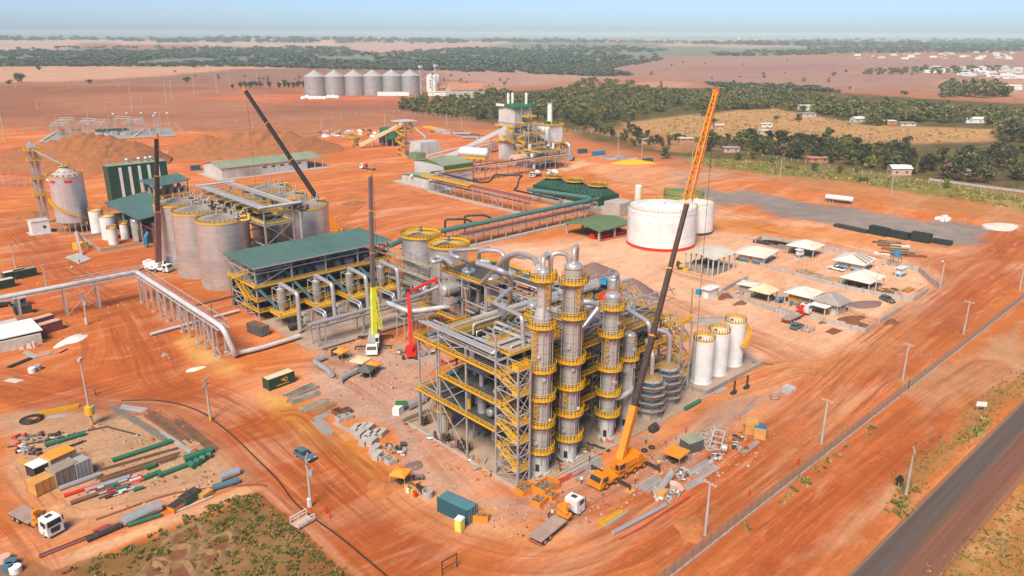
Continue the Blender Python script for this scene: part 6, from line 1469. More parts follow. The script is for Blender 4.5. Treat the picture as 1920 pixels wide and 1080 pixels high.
def stack(label,p,q,w,h,mt,z=0,name='stack',cat='stack',n=8,ax=1,group=None):
 """a bundle of long pieces lying from p to q (photo points on the ground)"""
 a,b=Vector((*at(*p),0)),Vector((*at(*q),0));d=(b-a);u=Vector((-d.y,d.x,0)).normalized();m=MB();g=random.Random(int(p[0]*7+p[1]))
 rows=max(1,int(h/(w/n)))
 for i in range(n):
  for k in range(rows):
   o=(i+.5)/n*w-w/2;s=w/n*g.uniform(.35,.8);e0,e1=g.uniform(-.04,.09)*d,g.uniform(-.10,.04)*d
   m.beam(a+u*o+e0+Vector((0,0,z+s*(k+.55))),b+u*o+e1+Vector((0,0,z+s*(k+.55))),s,s*.9)
 return solo(name,m,mt,label,cat,group)
def gpipe(label,p,q,r,mt,z=0,group=None,cat='pipe',hollow=True):
 a,b=at3(*p),at3(*q);m=MB().tube([(a[0],a[1],r+z),(b[0],b[1],r+z)],r,14)
 return solo('pipe_offcut' if group else 'steel_pipe',m,mt,label,cat,group)
Y=lambda x,y:(x/3,720+y/3)  # lay-down yard survey sheet
for args in(('dark green pipe lying at the upper left of the lay-down yard',Y(255,355),Y(480,287),.42,'pipe_green'),('long dark green pipe across the middle of the lay-down yard',Y(635,440),Y(970,330),.42,'pipe_green'),
('dark green pipe end to end with the shorter green one',Y(895,525),Y(1070,458),.42,'pipe_green'),('short dark green pipe in the middle of the lay-down yard',Y(808,543),Y(905,503),.42,'pipe_green'),('stubby bright green pipe piece among rusty lengths',Y(824,484),Y(874,466),.5,'mid_green'),
('fat dark green pipe at the right of the lay-down yard',Y(1040,438),Y(1195,385),.62,'pipe_green'),('fat silver pipe lying at the lower edge of the lay-down yard',Y(690,800),Y(905,708),.85,'pipe_clad'),
('teal pipe behind the fat silver pipe',Y(720,806),Y(905,745),.35,'pipe_green'),('dark grey pipe in front of the fat silver pipe',Y(492,890),Y(682,808),.45,'dark'),('long thin crimson pipe along the lower yard edge',Y(222,980),Y(680,797),.2,'maroon'),
('long thin black pipe along the lower yard edge',Y(222,972),Y(680,790),.2,'pipe_black'),('pink pipe beside the long crimson one',Y(525,840),Y(610,800),.3,'red_dust'),('crimson pipe ending at the fat silver pipe',Y(560,838),Y(690,792),.3,'maroon'),
('grey-white pipe at the front of the long pipe row',Y(335,600),Y(565,517),.42,'pipe_clad'),('silver pipe in the long pipe row',Y(482,612),Y(732,532),.42,'pipe_clad'),('red pipe in the long pipe row',Y(362,637),Y(562,572),.3,'red'),
('brown pipe at the front of the long pipe row',Y(400,680),Y(640,595),.36,'pipe_rust'),('silver rolled sheet cylinder at the right of the yard',Y(1240,545),Y(1345,505),.7,'pipe_clad'),('blue-grey pipe at the right end of the yard',Y(1200,600),Y(1345,555),.55,'steel_blue'),
('thin white pipe lying by the yard path',Y(990,722),Y(1195,635),.14,'pipe_white')):gpipe(*args)
for i in range(4):gpipe('short dark green pipe spool standing in a row of four',Y(1072+30*i,462-15*i),Y(1100+30*i,478-22*i),.6,'pipe_green',0,'green pipe spools in a row')
for args in(('bundle of long dark steel beams across the yard',Y(632,128),Y(970,335),1.7,.5,'scaffold'),('bundle of long rusty beams in the yard',Y(828,160),Y(1072,326),2.6,.5,'pipe_rust'),('second narrower bundle of rusty beams',Y(990,200),Y(1212,378),1.8,.4,'pipe_rust'),('bundle of white steel sections at the top of the yard',Y(680,132),Y(820,152),1.6,.5,'steel_light'),
('long pale steel section lying in the yard',Y(905,272),Y(1084,390),.9,.35,'steel_light'),('row of rusty pipes lying across the yard',Y(560,548),Y(1010,402),2.2,.4,'pipe_rust'),('dark rusty pipes behind the green pipe',Y(510,502),Y(1000,362),.9,.3,'pipe_rust'),('dark timbers behind the upper left green pipe',Y(285,390),Y(480,322),.9,.3,'dark'),
('yellow lattice mast sections lying by the dirt road',Y(220,172),Y(440,128),1.2,.8,'yellow'),('yellow ladder pieces at the left of the yard',Y(105,418),Y(175,470),.9,.2,'yellow'),('pale sheets beside the yellow mast sections',Y(265,188),Y(380,175),1.2,.2,'steel_light')):stack(*args)
gg=random.Random(11)
for i in range(46):
 u=gg.random();v=gg.random();X0=480+260*u+40*v;Y0=590-62*u+75*v;l=gg.uniform(30,75)
 gpipe('short offcut of coloured pipe heaped at the front of the pipe row',Y(X0,Y0),Y(X0+l,Y0-l*.34),gg.uniform(.14,.32),gg.choice(['steel_light','red','pipe_green','pipe_rust','dark','netting_pink','pipe_white','maroon']),gg.uniform(0,.15),'coloured pipe offcuts')
for i in range(34):
 p=Y(75+150*gg.random(),300+110*gg.random())if i<22 else Y(200+220*gg.random(),270+60*gg.random());x,y=at(*p)
 solo('fitting',MB().tube([(x,y,.25),(x+gg.uniform(-.8,.8),y+.5,.3),(x+gg.uniform(-1,1),y+1.1,.3)],gg.uniform(.14,.3),8),gg.choice(['steel_light','dark','pipe_rust','red','pipe_clad','scaffold']),'pipe fitting in the scrap corner of the lay-down yard','fitting','fittings in the scrap corner')
def crate(label,p,size,rz,mt,lid=None,legs=True,cat='crate'):
 x,y=at(*p);t=thing('crate',label,cat,(x,y,0),None,rz);L,w,h=size;m=MB().box(-L/2,-w/2,.15,L/2,w/2,h)
 for s in(-1,1):
  for i in range(5):m.box(-L/2+i*L/4-.07,s*w/2-.05,.1,-L/2+i*L/4+.07,s*w/2+.05,h+.02)
 part('box',m,mt,t,False)
 if lid:part('cover',MB().obox((0,0,h),(L*1.06,w*1.06,.14),0,taper=.94),lid,t,False)
 for s in(-1,1):part('skid',MB().box(-L/2,s*w*.35-.1,0,L/2,s*w*.35+.1,.15),'lumber',t,False)
for args in(('open orange wooden crate, front left of the cluster',Y(258,590),(4.2,2.6,2.4),.3,'wood_box',None),('crate under an orange tarpaulin, at the back of the cluster',Y(342,465),(4.4,3,2.8),.3,'lumber','orange_cloth'),('crate wrapped in a sagging grey net, middle of the cluster',Y(368,545),(4,2.8,3.0),.3,'tarp_grey','tarp_grey'),
('grey slatted metal crate, right of the cluster',Y(460,510),(2.6,2.4,3.0),.3,'galv',None),('white-topped crate, left of the cluster',Y(240,500),(3.6,2.6,2.2),.3,'dark','white'),
('tall open wood crate by the right-hand dirt road',(1408,812),(2.3,2.2,2.6),.5,'wood_box',None),('wood crate holding grey plates by the dirt road',(1424,820),(2.4,2.0,2.3),.5,'wood_box','steel_blue'),('low wood crate at the foot of the steel bundle',(1242,932),(1.9,1.2,1.2),.2,'wood_box',None),
('green-lidded dark box beside the white steel frames',(1296,843),(3.4,2.4,2.2),-.2,'tarp_dark','green_roof'),('pale slatted crate holding scrap near the yard path',Y(1160,632),(2,1,.9),.4,'wood_box',None),('orange bin of scrap at the yard edge',Y(1000,700),(2.6,1.4,1.0),.4,'orange','dark'),('dark green skip at the yard edge',Y(1072,655),(3.2,1.6,1.3),.4,'pipe_green','dark')):crate(*args)
def bin_(label,p,L,w,h,rz,mt='orange'):
 x,y=at(*p);t=thing('skip_bin',label,'bin',(x,y,0),None,rz)
 m=MB()
 for q in((-L/2,-w/2,L/2,-w/2+.1),(-L/2,w/2-.1,L/2,w/2),(-L/2,-w/2+.1,-L/2+.1,w/2-.1),(L/2-.1,-w/2+.1,L/2,w/2-.1)):m.box(q[0],q[1],.1,q[2],q[3],h)
 m.box(-L/2,-w/2,0,L/2,w/2,.1);part('body',m,mt,t,False)
 c=MB();g=random.Random(int(p[0]))
 for i in range(9):c.obox((g.uniform(-L*.35,L*.35),g.uniform(-w*.3,w*.3),.15),(.6,.4,h*g.uniform(.5,.95)),g.uniform(0,3))
 part('scrap',c,'scaffold',t,False)
for args in(('orange bin of scrap at the very corner of the slab',(986,921),3.2,2.0,1.1,0),('largest orange bin of scrap beside the slab corner',(1024,919),4.0,2.6,1.3,.1),('small orange bin in front of the largest one',(1011,944),2.4,1.8,1.0,.2),('small orange bin right of the front one',(1033,933),2.0,1.6,.9,.2),('orange skip behind the teal container',(898,975),3,1.4,1.2,-.9)):bin_(*args)
x,y=at(862,994);t=thing('portable_toilet','grey portable toilet with a lime door against the teal container','portable toilet',(x,y,0),None,-1.2)
part('shell',MB().box(-.6,-.6,0,.6,.6,2.1),'galv',t,False);part('roof',MB().obox((0,0,2.1),(1.3,1.3,.25),0,taper=.7),'white',t,False);part('door',MB().box(-.45,-.64,.1,.45,-.6,1.95).box(.6,-.45,.1,.64,.45,1.95),'lime',t,False)
def canopy(label,p,L,h,mt,posts=True,rz=0.0,apex=.7):
 x,y=at(*p);t=thing('canopy',label,'canopy',(x,y,0),None,rz);s=L/2
 part('cloth',MB().add([(-s,-s,h),(s,-s,h),(s,s,h),(-s,s,h),(0,0,h+apex),(-s,-s,h-.25),(s,-s,h-.25),(s,s,h-.25),(-s,s,h-.25)],[(0,1,4),(1,2,4),(2,3,4),(3,0,4),(5,6,1,0),(6,7,2,1),(7,8,3,2),(8,5,0,3)]),mt,t,False)
 for a in(-1,1):
  for b in(-1,1):part('leg',MB().beam((a*(s-.08),b*(s-.08),0),(a*(s-.08),b*(s-.08),h),.08),'galv',t,False)
 part('bench',MB().box(-s*.6,-.4,.6,s*.6,.4,.75).box(-s*.5,-.3,0,-s*.45,.3,.6).box(s*.45,-.3,0,s*.5,.3,.6),'dark',t,False)
canopy('bright orange canopy beside the coloured drums on the dirt',(752,906),2.9,2.2,'orange_cloth',rz=.5);canopy('orange canopy with a dark screen left of the lime crane',(641,672),2.8,2.0,'orange_cloth',rz=.3)
canopy('pale orange canopy behind the lime-boomed crane',(677,692),3.6,2.4,'tile_cream',rz=.4,apex=.2);canopy('low bright orange tent next to the dark tent',(699,696),3.2,1.8,'orange_cloth',rz=.2);canopy('dark grey peaked tent behind the lime-boomed crane',(687,706),3.4,1.9,'tarp_dark',rz=.6,apex=1.1)
canopy('flat orange canopy among the steel bundles',(1266,866),3.6,2.2,'orange',rz=.1,apex=.1)
solo('screen_panel',MB().obox((*at(627,668),0),(2,.12,2),.3),'tarp_dark','dark upright screen beside the small orange canopy','screen')
for i,(p,c)in enumerate((((762,918),'yellow'),((768,921),'blue'),((773,926),'yellow'),((779,931),'red'),((765,923),'white'),((788,920),'dark'),((792,925),'dark'),((784,915),'dark'))):
 x,y=at(*p);nm={'yellow':'yellow','blue':'blue','red':'red','white':'white','dark':'black'}[c];solo('drum',MB().cyl((x,y,0),.32,.8,12),c,nm+' drum in the row beside the bright orange canopy','drum','drums beside the orange canopy')
x,y=at(802,931);solo('concrete_ring',MB().lathe((x,y,0),[(.9,0),(.9,1.2),(.7,1.2),(.7,.1),(0,.1)],20),'concrete_pale','open concrete ring standing beside the drums','concrete ring')
solo('scrap_heap',MB().tube([at3(770,905,.2),at3(780,911,.2),at3(800,914,.2)],.2,8),'pipe_rust','bent rusty pipe lying behind the drums','pipe');bin_('black and orange tray near the bright orange canopy',(784,898),2.0,.9,.5,-.6,'dark')
for i,q in enumerate(((578,520,0),(572,543,1),(588,571,2))):pass
Z=lambda x,y:(460+x/3,640+y/3)  # storage strip survey sheet
for args in(('grey timber stack farthest back beside the green container',Z(235,320),Z(395,250),3.0,.8,'lumber'),('broad stack of grey timber in the storage strip',Z(250,350),Z(415,290),2.6,.7,'lumber'),('loose brown planks in front of the timber stacks',Z(310,395),Z(470,330),2.6,.35,'lumber'),('loose planks at the end of the timber stacks',Z(400,405),Z(510,350),1.6,.3,'wood'),
('leaning grey steel plates past the timber stacks',Z(400,445),Z(475,525),2.4,.3,'galv'),('folded grey plates behind the leaning ones',Z(395,440),Z(465,412),1.6,.5,'steel_light'),('single pale concrete beam lying on the dirt',Z(498,462),Z(600,515),.6,.4,'concrete_pale'),
('rusty and grey tubes racked beside the structure platform',(757,790),(808,770),1.0,.7,'scaffold'),('dark steel lengths lying before the racked tubes',(760,796),(812,778),.8,.3,'pipe_rust')):stack(*args)
for i,p in enumerate(((668,808),(680,806),(692,806),(676,818),(690,822),(704,818),(716,816),(684,832),(698,832),(704,846),(708,858))):
 x,y=at(*p);m=MB()
 for k in range(2):m.obox((x,y,.55*k),(2.3,1.3,.5),.45)
 solo('concrete_block',m,'concrete_pale','pale pair of stacked concrete slabs in the block yard','concrete block','stacked concrete slabs in the block yard')
for p in((633,775),(642,779),(650,774),(640,788),(651,785),(718,860),(733,868)):
 x,y=at(*p);m=MB()
 for q in((-.9,-.8,.9,-.65),(-.9,.65,.9,.8),(-.9,-.65,-.75,.65),(.75,-.65,.9,.65)):m.box(x+q[0],y+q[1],0,x+q[2],y+q[3],.9)
 solo('precast_box',m,'concrete_pale' if p[0]>700 or p[1]>782 else 'pipe_rust','open precast concrete box with a dark inside in the storage strip','precast box','open precast boxes')
for i in range(22):
 p=Z(790+110*gg.random(),585+70*gg.random());x,y=at(*p);r=gg.uniform(.2,.42);solo('fitting',MB().hcyl((x,y,r),(x+gg.uniform(-.9,.9),y+gg.uniform(-.9,.9),r),r,9),gg.choice(['galv','dark','steel_light','scaffold']),'metal fitting heaped beside the concrete blocks','fitting','metal fittings by the blocks')
pipe([at3(609,669,.8),at3(588,677,.8),at3(616,694,.8),at3(622,703,.8)],.62,'pipe_clad','silver elbowed pipe piece lying on the dirt left of the tents',bend=1.2,n=14);pipe([at3(674,692,.8),at3(648,704,.8),at3(638,712,.7),at3(638,718,.4)],.6,'pipe_clad','silver pipe with a bent end lying before the dark tent',bend=1,n=14)
pipe([at3(765,762,.9),at3(782,754,.9),at3(796,748,.9),at3(799,738,.9),at3(792,735,.9)],.75,'pipe_clad','fat silver pipe with a curled end under a green tarpaulin',bend=1.5,n=14)
solo('tarpaulin',MB().slab([at3(741,760,1.7),at3(764,760,1.7),at3(764,751,2.0),at3(742,751,2.0)],.15),'mid_green','green tarpaulin over the end of the curled silver pipe','tarpaulin');solo('white_box',MB().obox((*at(747,776),0),(2,1.6,1.7),.4,taper=.9),'white','white covered box beside the green tarpaulin','box')
def heap(name,label,p,rx,ry,h,mt,cat,rz=0,n=28,k=9,rough=.25,group=None,kind=None,seed=1,power=1.0):
 x,y=at(*p);g=random.Random(seed);m=MB();vs=[(0,0,h*(1+g.uniform(-.05,.05)))];f=[]
 for i in range(1,k+1):
  for j in range(n):
   q=i/k;a=2*math.pi*j/n;w_=1+rough*.6*(math.sin(3*a+seed)*.5+math.sin(5*a+2*seed)*.3)*q
   z=h*(1-q)**power*(1+g.uniform(-rough,rough)*q)if i<k else-.05
   vs.append((rx*q*w_*math.cos(a),ry*q*w_*math.sin(a),z))
 f+=[(0,1+j,1+(j+1)%n)for j in range(n)]
 for i in range(k-1):f+=[(1+i*n+j,1+(i+1)*n+j,1+(i+1)*n+(j+1)%n,1+i*n+(j+1)%n)for j in range(n)]
 m.add(vs,f,mt,True);return solo(name,m,mt,label,cat,group,kind,(x,y,0),rz)
mat('gravel_mauve',(.22,.135,.13),.95,var=.2,sc=1.5,dust=.2,bump=.06);mat('earth',(.34,.122,.042),.95,var=.25,sc=.35,dust=.3,bump=.15);mat('earth_tan',(.47,.155,.046),.95,var=.2,sc=.6,dust=.2,bump=.1);mat('earth_dark',(.20,.07,.03),.95,var=.25,sc=.8,dust=.2)
heap('tarpaulin','crumpled blue-white plastic sheet beside the structure platform',(803,729),3.2,2.4,.5,'teal_top','tarpaulin',.3,rough=.5,seed=4);heap('plastic_sheet','crumpled white plastic heap on the dirt before the red containers',(134,638),4.6,2.2,1.0,'white','plastic heap',.5,rough=.6,seed=5)
heap('gravel_heap','purple-grey gravel heap, larger and nearer one behind the columns',(1184,552),8,8,5.2,'gravel_mauve','gravel heap',.2,power=.9,rough=.12);heap('gravel_heap','purple-grey gravel heap half behind the tallest column',(1112,514),9,7,4.0,'gravel_mauve','gravel heap',seed=3,rough=.15)
heap('gravel_patch','low round patch of dark gravel in the block yard',(775,874),2.1,1.6,.25,'gravel_mauve','gravel heap',seed=6);heap('yellow_heap','bright yellow sheeted heap beyond the boiler house',(1186,306),13,5,2.4,'yellow','heap',-.7,seed=2,power=.6);heap('rubble_heap','low grey rubble patch on the pale yard before the white tanks',(1332,601),6,3,.5,'concrete','rubble',-.3,rough=.9,seed=8)
heap('earth_heap','orange earth heap left of the bright orange canopy',(722,914),3.6,2.8,.7,'earth_tan','earth heap',seed=9,rough=.6);heap('earth_heap','sandy earth heap at the foot of the pole by the fence',(1296,990),3.6,2.4,.9,'earth_tan','earth heap',.5,seed=10,rough=.6);heap('earth_heap','dark earth heap left of the white cube plant room',(60,405),6,5,2.2,'earth','earth heap',seed=12)
heap('earth_heap','mauve gravel heap at the end of the brown hut yard',(1622,571),6,3,1.1,'gravel_mauve','gravel heap',-.4,seed=13);heap('earth_heap','small orange heap on the open dirt of the middle yard',(663,382),6,4,1.2,'earth','earth heap',seed=14)
def mound(label,ridge,w,mt,seed):
 """long spoil heap: ridge points (photo foot x, y, height m), half width w"""
 A0,A1=Vector(at(*ridge[0][:2])),Vector(at(*ridge[-1][:2]));P=[Vector((*(A0+(A1-A0)*(i_/(len(ridge)-1))),r_[2]))for i_,r_ in enumerate(ridge)];L=smoothline([tuple(p)for p in P],22);L=[Vector(p)for p in L];m=MB();vs=[];n=64;g=random.Random(seed)
 for i,c in enumerate(L):
  d=L[min(i+1,len(L)-1)]-L[max(i-1,0)];u=Vector((-d.y,d.x,0)).normalized()
  for k in range(n+1):
   s=-1+2*k/n;hh=max(0,c.z);prof=max(0,1-abs(s))**.8;wob=.95+(.75*float(fbm(np.array([(c.x+c.y)/13.+s*.9]),np.array([(c.y-c.x)/13.+s*2.2]),5,seed)[0])-.38)*(1-.35*abs(s))
   v=c+u*s*(w*(.35+.65*hh/max(p.z for p in P)));vs.append((v.x,v.y,max(-.1,hh*prof*wob+(g.uniform(-.2,.2)if 0<k<n else-.2))))
 m.add(vs,[(i*(n+1)+k,i*(n+1)+k+1,(i+1)*(n+1)+k+1,(i+1)*(n+1)+k)for i in range(len(L)-1)for k in range(n)],mt,True)
 return solo('spoil_heap',m,mt,label,'earth heap')
mound('huge orange spoil heap behind the striped green building',[(-70,316,5),(20,318,7),(90,312,11),(150,308,14.5),(200,304,16.5),(240,300,16.5),(275,298,12),(322,300,1)],40,'earth',1)
mound('long orange spoil heap behind the long white warehouse',[(318,290,3),(380,285,9),(430,281,11.5),(500,277,12.5),(556,275,12.5),(585,276,8),(640,278,2)],34,'earth',5)
for i in range(40):
 x,y=at(590+130*gg.random(),246+12*gg.random());solo('debris',MB().obox((x,y,0),(gg.uniform(2,6),gg.uniform(1,4),gg.uniform(.6,2.2)),gg.uniform(0,3),taper=.7),gg.choice(['lumber','wall_pink','concrete','earth','white','pipe_rust']),'lump of debris in the rubble field behind the black boom','debris','debris of the rubble field')
for i in range(26):
 t_=gg.random();x,y=at(815+90*t_,240+16*t_+8*gg.random());solo('steel_lattice',MB().obox((x,y,0),(gg.uniform(6,14),1.2,gg.uniform(.5,1.4)),-.75+gg.uniform(-.2,.2)),gg.choice(['galv','steel_light','galv','pipe_rust']),'grey steel section laid out on the ground left of the boiler tower','steel section','steel sections left of the boiler tower')
for i in range(8):x,y=at(800+4*i,239+.8*i);solo('steel_section',MB().obox((x,y,0),(6,1.4,1.2),-.7),'yellow','yellow steel piece beside the laid-out grey sections','steel section','yellow pieces left of the boiler tower')
for i in range(9):x,y=at(1136+6*i,297+gg.uniform(-2,3));solo('steel_section',MB().obox((x,y,0),(8,1.4,1.0),-.7+gg.uniform(-.3,.3)),'galv','grey steel section between the blue container and the yellow heap','steel section','grey sections by the yellow heap')
# steel and bits on the right-hand working ground
Q=lambda x,y:(1060+x/3.273,720+y/3.273)
for args in(('yellow grating panels leaning on pale beams, lower right',Q(205,868),Q(365,775),1.6,.3,'yellow'),('pale steel beam under the yellow grating',Q(240,876),Q(370,790),.5,.3,'steel_light'),('bundle of pale steel beams left of the fat grey pipe',Q(470,655),Q(600,570),2.6,.6,'steel_light'),('sheaf of pale steel beams by the fence-side pole',Q(775,570),Q(910,490),3.6,.8,'steel_light'),
('second layer of pale beams in front of the sheaf',Q(735,640),Q(850,580),1.4,.5,'steel_light'),('long pale beam lying alone behind the orange canopy',Q(672,385),Q(940,240),.4,.3,'steel_light'),('pale beam lying on the grey dirt',Q(1075,192),Q(1160,133),.6,.4,'steel_light'),('crossed pale beams near the wood crates',Q(1088,430),Q(1185,355),.9,.4,'steel_light'),
('dark rusty beam lying on the slab before the columns',Q(165,378),Q(272,415),.7,.4,'dark'),('trussed pale steel lengths beside the orange crane cab',Q(30,560),Q(215,460),1.8,.5,'steel_light'),('pale lengths with red clamps by the slab edge',Q(70,590),Q(222,495),1.0,.4,'steel_light'),('rust-red lengths by the largest orange bin',(1040,908),(1100,880),1.0,.4,'red_dust'),('pale beam beside the black pump',Q(450,340),Q(540,322),.6,.4,'steel_light'),
('bundle of white pipes at the turn of the dirt road',Q(1340,22),Q(1405,45),1.8,.9,'pipe_white'),('white plates beside the bundle of white pipes',Q(1322,45),Q(1380,66),1.2,.3,'steel_light'),('dark beams lying by the white tank bund',(1408,680),(1448,684),.5,.3,'pipe_rust'),('grey sections leaning by the bund wall',(1340,738),(1362,728),1.2,.5,'steel_light')):stack(*args)
gpipe('long silver pipe along the red barrier line',Q(290,925),Q(615,752),.36,'pipe_clad');gpipe('fat grey pipe lying in the right-hand steel heap',Q(560,690),Q(648,572),.7,'galv');gpipe('short grey drum lying on the red dirt',Q(960,412),Q(992,418),.75,'galv');gpipe('dark green pipe lying before the scaffolded reactors',(1284,770),(1312,754),.4,'pipe_green')
pipe([at3(*Q(640,612),.8),at3(*Q(672,612),.8),at3(*Q(700,628),.8),at3(*Q(706,645),.8)],.6,'netting_pink','dusty pink elbow in the right-hand steel heap',bend=1)
for i in range(50):
 s=gg.random();p=Q(580+130*gg.random(),640+85*gg.random())if i<22 else Q(680+80*gg.random(),530+70*gg.random())if i<34 else Q(1030+80*gg.random(),335+70*gg.random())if i<42 else Q(900+70*gg.random(),445+30*gg.random())
 x,y=at(*p);a=gg.uniform(0,3);solo('fitting',MB().tube([(x,y,.3),(x+.7*math.cos(a),y+.7*math.sin(a),.3),(x+1.1*math.cos(a+.8),y+1.1*math.sin(a+.8),.35)],gg.uniform(.15,.34),8),gg.choice(['pipe_clad','galv','steel_light','dark','pipe_white','pipe_rust']),'loose pipe fitting in the right-hand steel heap','fitting','fittings in the right-hand steel heap')
for i,(p,q,rz)in enumerate(((Q(930,370),0,.4),(Q(880,375),1,.9),(Q(850,345),2,.2))):
 x,y=at(*p);m=MB();L,w=(4.2,2.0)
 for s in(-1,1):m.beam((-L/2,s*w/2,.2),(L/2,s*w/2,.3+1.6*(i==0)),.22)
 for k in range(4):m.beam((-L/2+L*k/3,-w/2,.2+.55*k*(i==0)),(-L/2+L*k/3,w/2,.2+.55*k*(i==0)),.18)
 solo('steel_grid',m,'steel_light','pale welded ladder-like frame lying behind the orange canopy','steel frame','pale welded frames',None,(x,y,0),rz)
x,y=at(*Q(545,290));t=thing('pump','black and silver pump set on the dirt before the reactors','pump',(x,y,0));part('body',MB().hcyl((-1,0,.8),(.8,.3,.8),.7,12,dome=.2).box(-.9,-.5,0,.9,.5,.4),'dark',t,False);part('casing',MB().hcyl((.9,.3,.7),(1.5,.4,.7),.6,12),'pipe_clad',t,False)
for p,lb in(((1376,738),'black upright pump piece right of the bund, nearer one'),((1400,728),'black upright pump piece right of the bund, farther one')):x,y=at(*p);solo('pump',MB().cyl((x,y,0),.5,.6,10).cyl((x,y,.6),.22,2.4,8).hcyl((x-1,y,.4),(x+.6,y,.4),.35,10),'dark',lb,'pump')
x,y=at(*Q(1285,92));solo('steel_coil',MB().tube([(x+1.1*math.cos(a*.5)*(1+.1*math.sin(a)),y+1.0*math.sin(a*.5),.3+.05*a)for a in range(40)],.07,6),'galv','loose coil of pale rod by the dirt road','coil');x,y=at(60,788);solo('hose_coil',MB().tube([(x+(2.2-.02*a)*math.cos(a*.4),y+(2.2-.02*a)*math.sin(a*.4),.15+.008*a)for a in range(60)],.12,6),'black','black hose coiled beside the yellow mast sections','coil')
for p,lb in(((1208,846),'tyre lying behind the orange crane'),((1222,840),'second tyre lying behind the orange crane')):x,y=at(*p);solo('tyre',MB().lathe((x,y,0),[(.3,.05),(.6,0),(.6,.3),(.3,.25),(.3,.05)],16),'rubber',lb,'tyre')
x,y=at(824,683);heap('hose_reel','red plastic heap beside the platform corner',(826,681),1.2,1.0,1.2,'red','heap',seed=15);heap('blue_sheet','small blue sheeted heap beside the structure',(829,712),.9,.8,1.0,'blue','heap',seed=16)
for k in range(9):
 p=(745+9*k+gg.uniform(-3,3),664+gg.uniform(-4,4));x,y=at(*p);solo('duct_piece',MB().hcyl((x,y,.6),(x+gg.uniform(-1.6,1.6),y+gg.uniform(.4,1.4),.6),gg.uniform(.35,.6),12),gg.choice(['pipe_clad','galv','scaffold']),'silver duct piece on the ground right of the lime-boomed crane','duct','duct pieces by the lime crane')
stack('silver pipe length lying at the edge of the dryer slab',(608,647),(632,642),.9,.8,'pipe_clad',n=1);solo('barrier_rope',MB().tube([at3(*Q(330,950),.5),at3(*Q(480,870),.5),at3(*Q(600,790),.5),at3(*Q(760,690),.5)],.09,5),'red','sagging red barrier tape along the steel heaps','barrier')
for p in(Q(740,300),Q(1130,690),Q(1428,500),(580,888),(612,963),(619,972),(1010,880)):x,y=at(*p);solo('marker_post',MB().cyl((x,y,0),.12,1.3,6),'red' if p[0]<700 or p[0]>1400 else 'red_dust','small red marker post standing in the dirt','post','red marker posts')
for i in range(60):
 k=gg.random();p=(985+190*k+gg.uniform(-8,8),905-100*k+gg.uniform(-6,22))if i<40 else(800+130*k+gg.uniform(-6,10),815+82*k+gg.uniform(-6,6));x,y=at(*p);a=gg.uniform(0,3);L_=gg.uniform(.4,1.6)
 solo('fitting',MB().tube([(x,y,.25),(x+L_*math.cos(a),y+L_*math.sin(a),.25),(x+L_*math.cos(a)+.3,y+L_*math.sin(a)+.4,.35)],gg.uniform(.1,.26),7),gg.choice(['pipe_clad','galv','scaffold','pipe_rust','dark','orange','red_dust']),'small pipe part left lying along the near edges of the distillation slab','fitting','parts lying along the slab edges')
 # ------------------------------------------------------------------ people
def person_mesh(shirt,pants):
 me=bpy.data.meshes.new('person');V=[(0,0,.95),(0,0,1.2),(0,0,1.42),(0,0,1.54),(0,.03,1.68),(.1,0,.9),(.12,.05,.5),(.12,-.02,.08),(.12,.12,.03),(-.1,0,.9),(-.13,-.08,.5),(-.13,-.16,.08),(-.13,-.02,.03),(.2,0,1.42),(.27,-.02,1.15),(.25,.12,.92),(-.2,0,1.42),(-.28,-.03,1.15),(-.27,.08,.92)]
 E_=[(0,1),(1,2),(2,3),(3,4),(0,5),(5,6),(6,7),(7,8),(0,9),(9,10),(10,11),(11,12),(2,13),(13,14),(14,15),(2,16),(16,17),(17,18)]
 me.from_pydata(V,E_,[])
 o=bpy.data.objects.new('person',me);COL.objects.link(o);o.modifiers.new('skin','SKIN')
 rad_=[.16,.15,.17,.07,.115,.11,.075,.06,.05,.11,.075,.06,.05,.08,.055,.04,.08,.055,.04]
 for i,r_ in enumerate(rad_):me.skin_vertices[0].data[i].radius=(r_,r_*.85)
 me.skin_vertices[0].data[0].use_root=True
 s=o.modifiers.new('sub','SUBSURF');s.levels=1;s.render_levels=1
 dg=bpy.context.evaluated_depsgraph_get();m2=bpy.data.meshes.new_from_object(o.evaluated_get(dg));bpy.data.objects.remove(o)
 m2 .materials.clear()
 for k in(shirt,pants,'skin','dark','hivis'):m2 .materials.append(MATS[k])
 for p in m2 .polygons:
  z=p.center.z;x=abs(p.center.x);p.use_smooth=True
  p.material_index=4 if z>1.72 else 2 if z>1.5 or(x>.2 and z<1.08 and z>.8)else 3 if z<.12 else 1 if z<.95 else 0
 return m2
PM=[person_mesh('hivis','cloth_blue'),person_mesh('cloth_blue','cloth_blue'),person_mesh('white','cloth_blue')]
for i,(px_,py_,k,lb)in enumerate(((1029,976,1,'standing worker in dark clothes beside the flatbed truck, left one'),(1035,971,2,'standing worker in a pale shirt beside the flatbed truck, right one'),(1090,908,2,'worker in a pale shirt walking before the orange crane cab'),(1211,832,0,'worker in a yellow vest behind the orange crane'),(1234,877,0,'worker in a yellow vest at the rear outrigger of the crane'),(1191,906,0,'worker in a yellow vest at the front outrigger of the crane'),(179,741,1,'worker in dark clothes walking on the dirt road by the pole'),(136,507,2,'worker in a pale shirt near the concrete pad at the left'),(150,495,1,'worker in dark clothes on the concrete pad at the left'),(694,646-2,0,'worker in a yellow vest beside the lime boom'),(1105,868,1,'worker in dark clothes on the slab between the columns'))):
 o=bpy.data.objects.new('person',PM[k]);COL.objects.link(o);o.location=at3(px_,py_);o.rotation_euler=(0,0,i*1.3);tag(o,lb,'person')
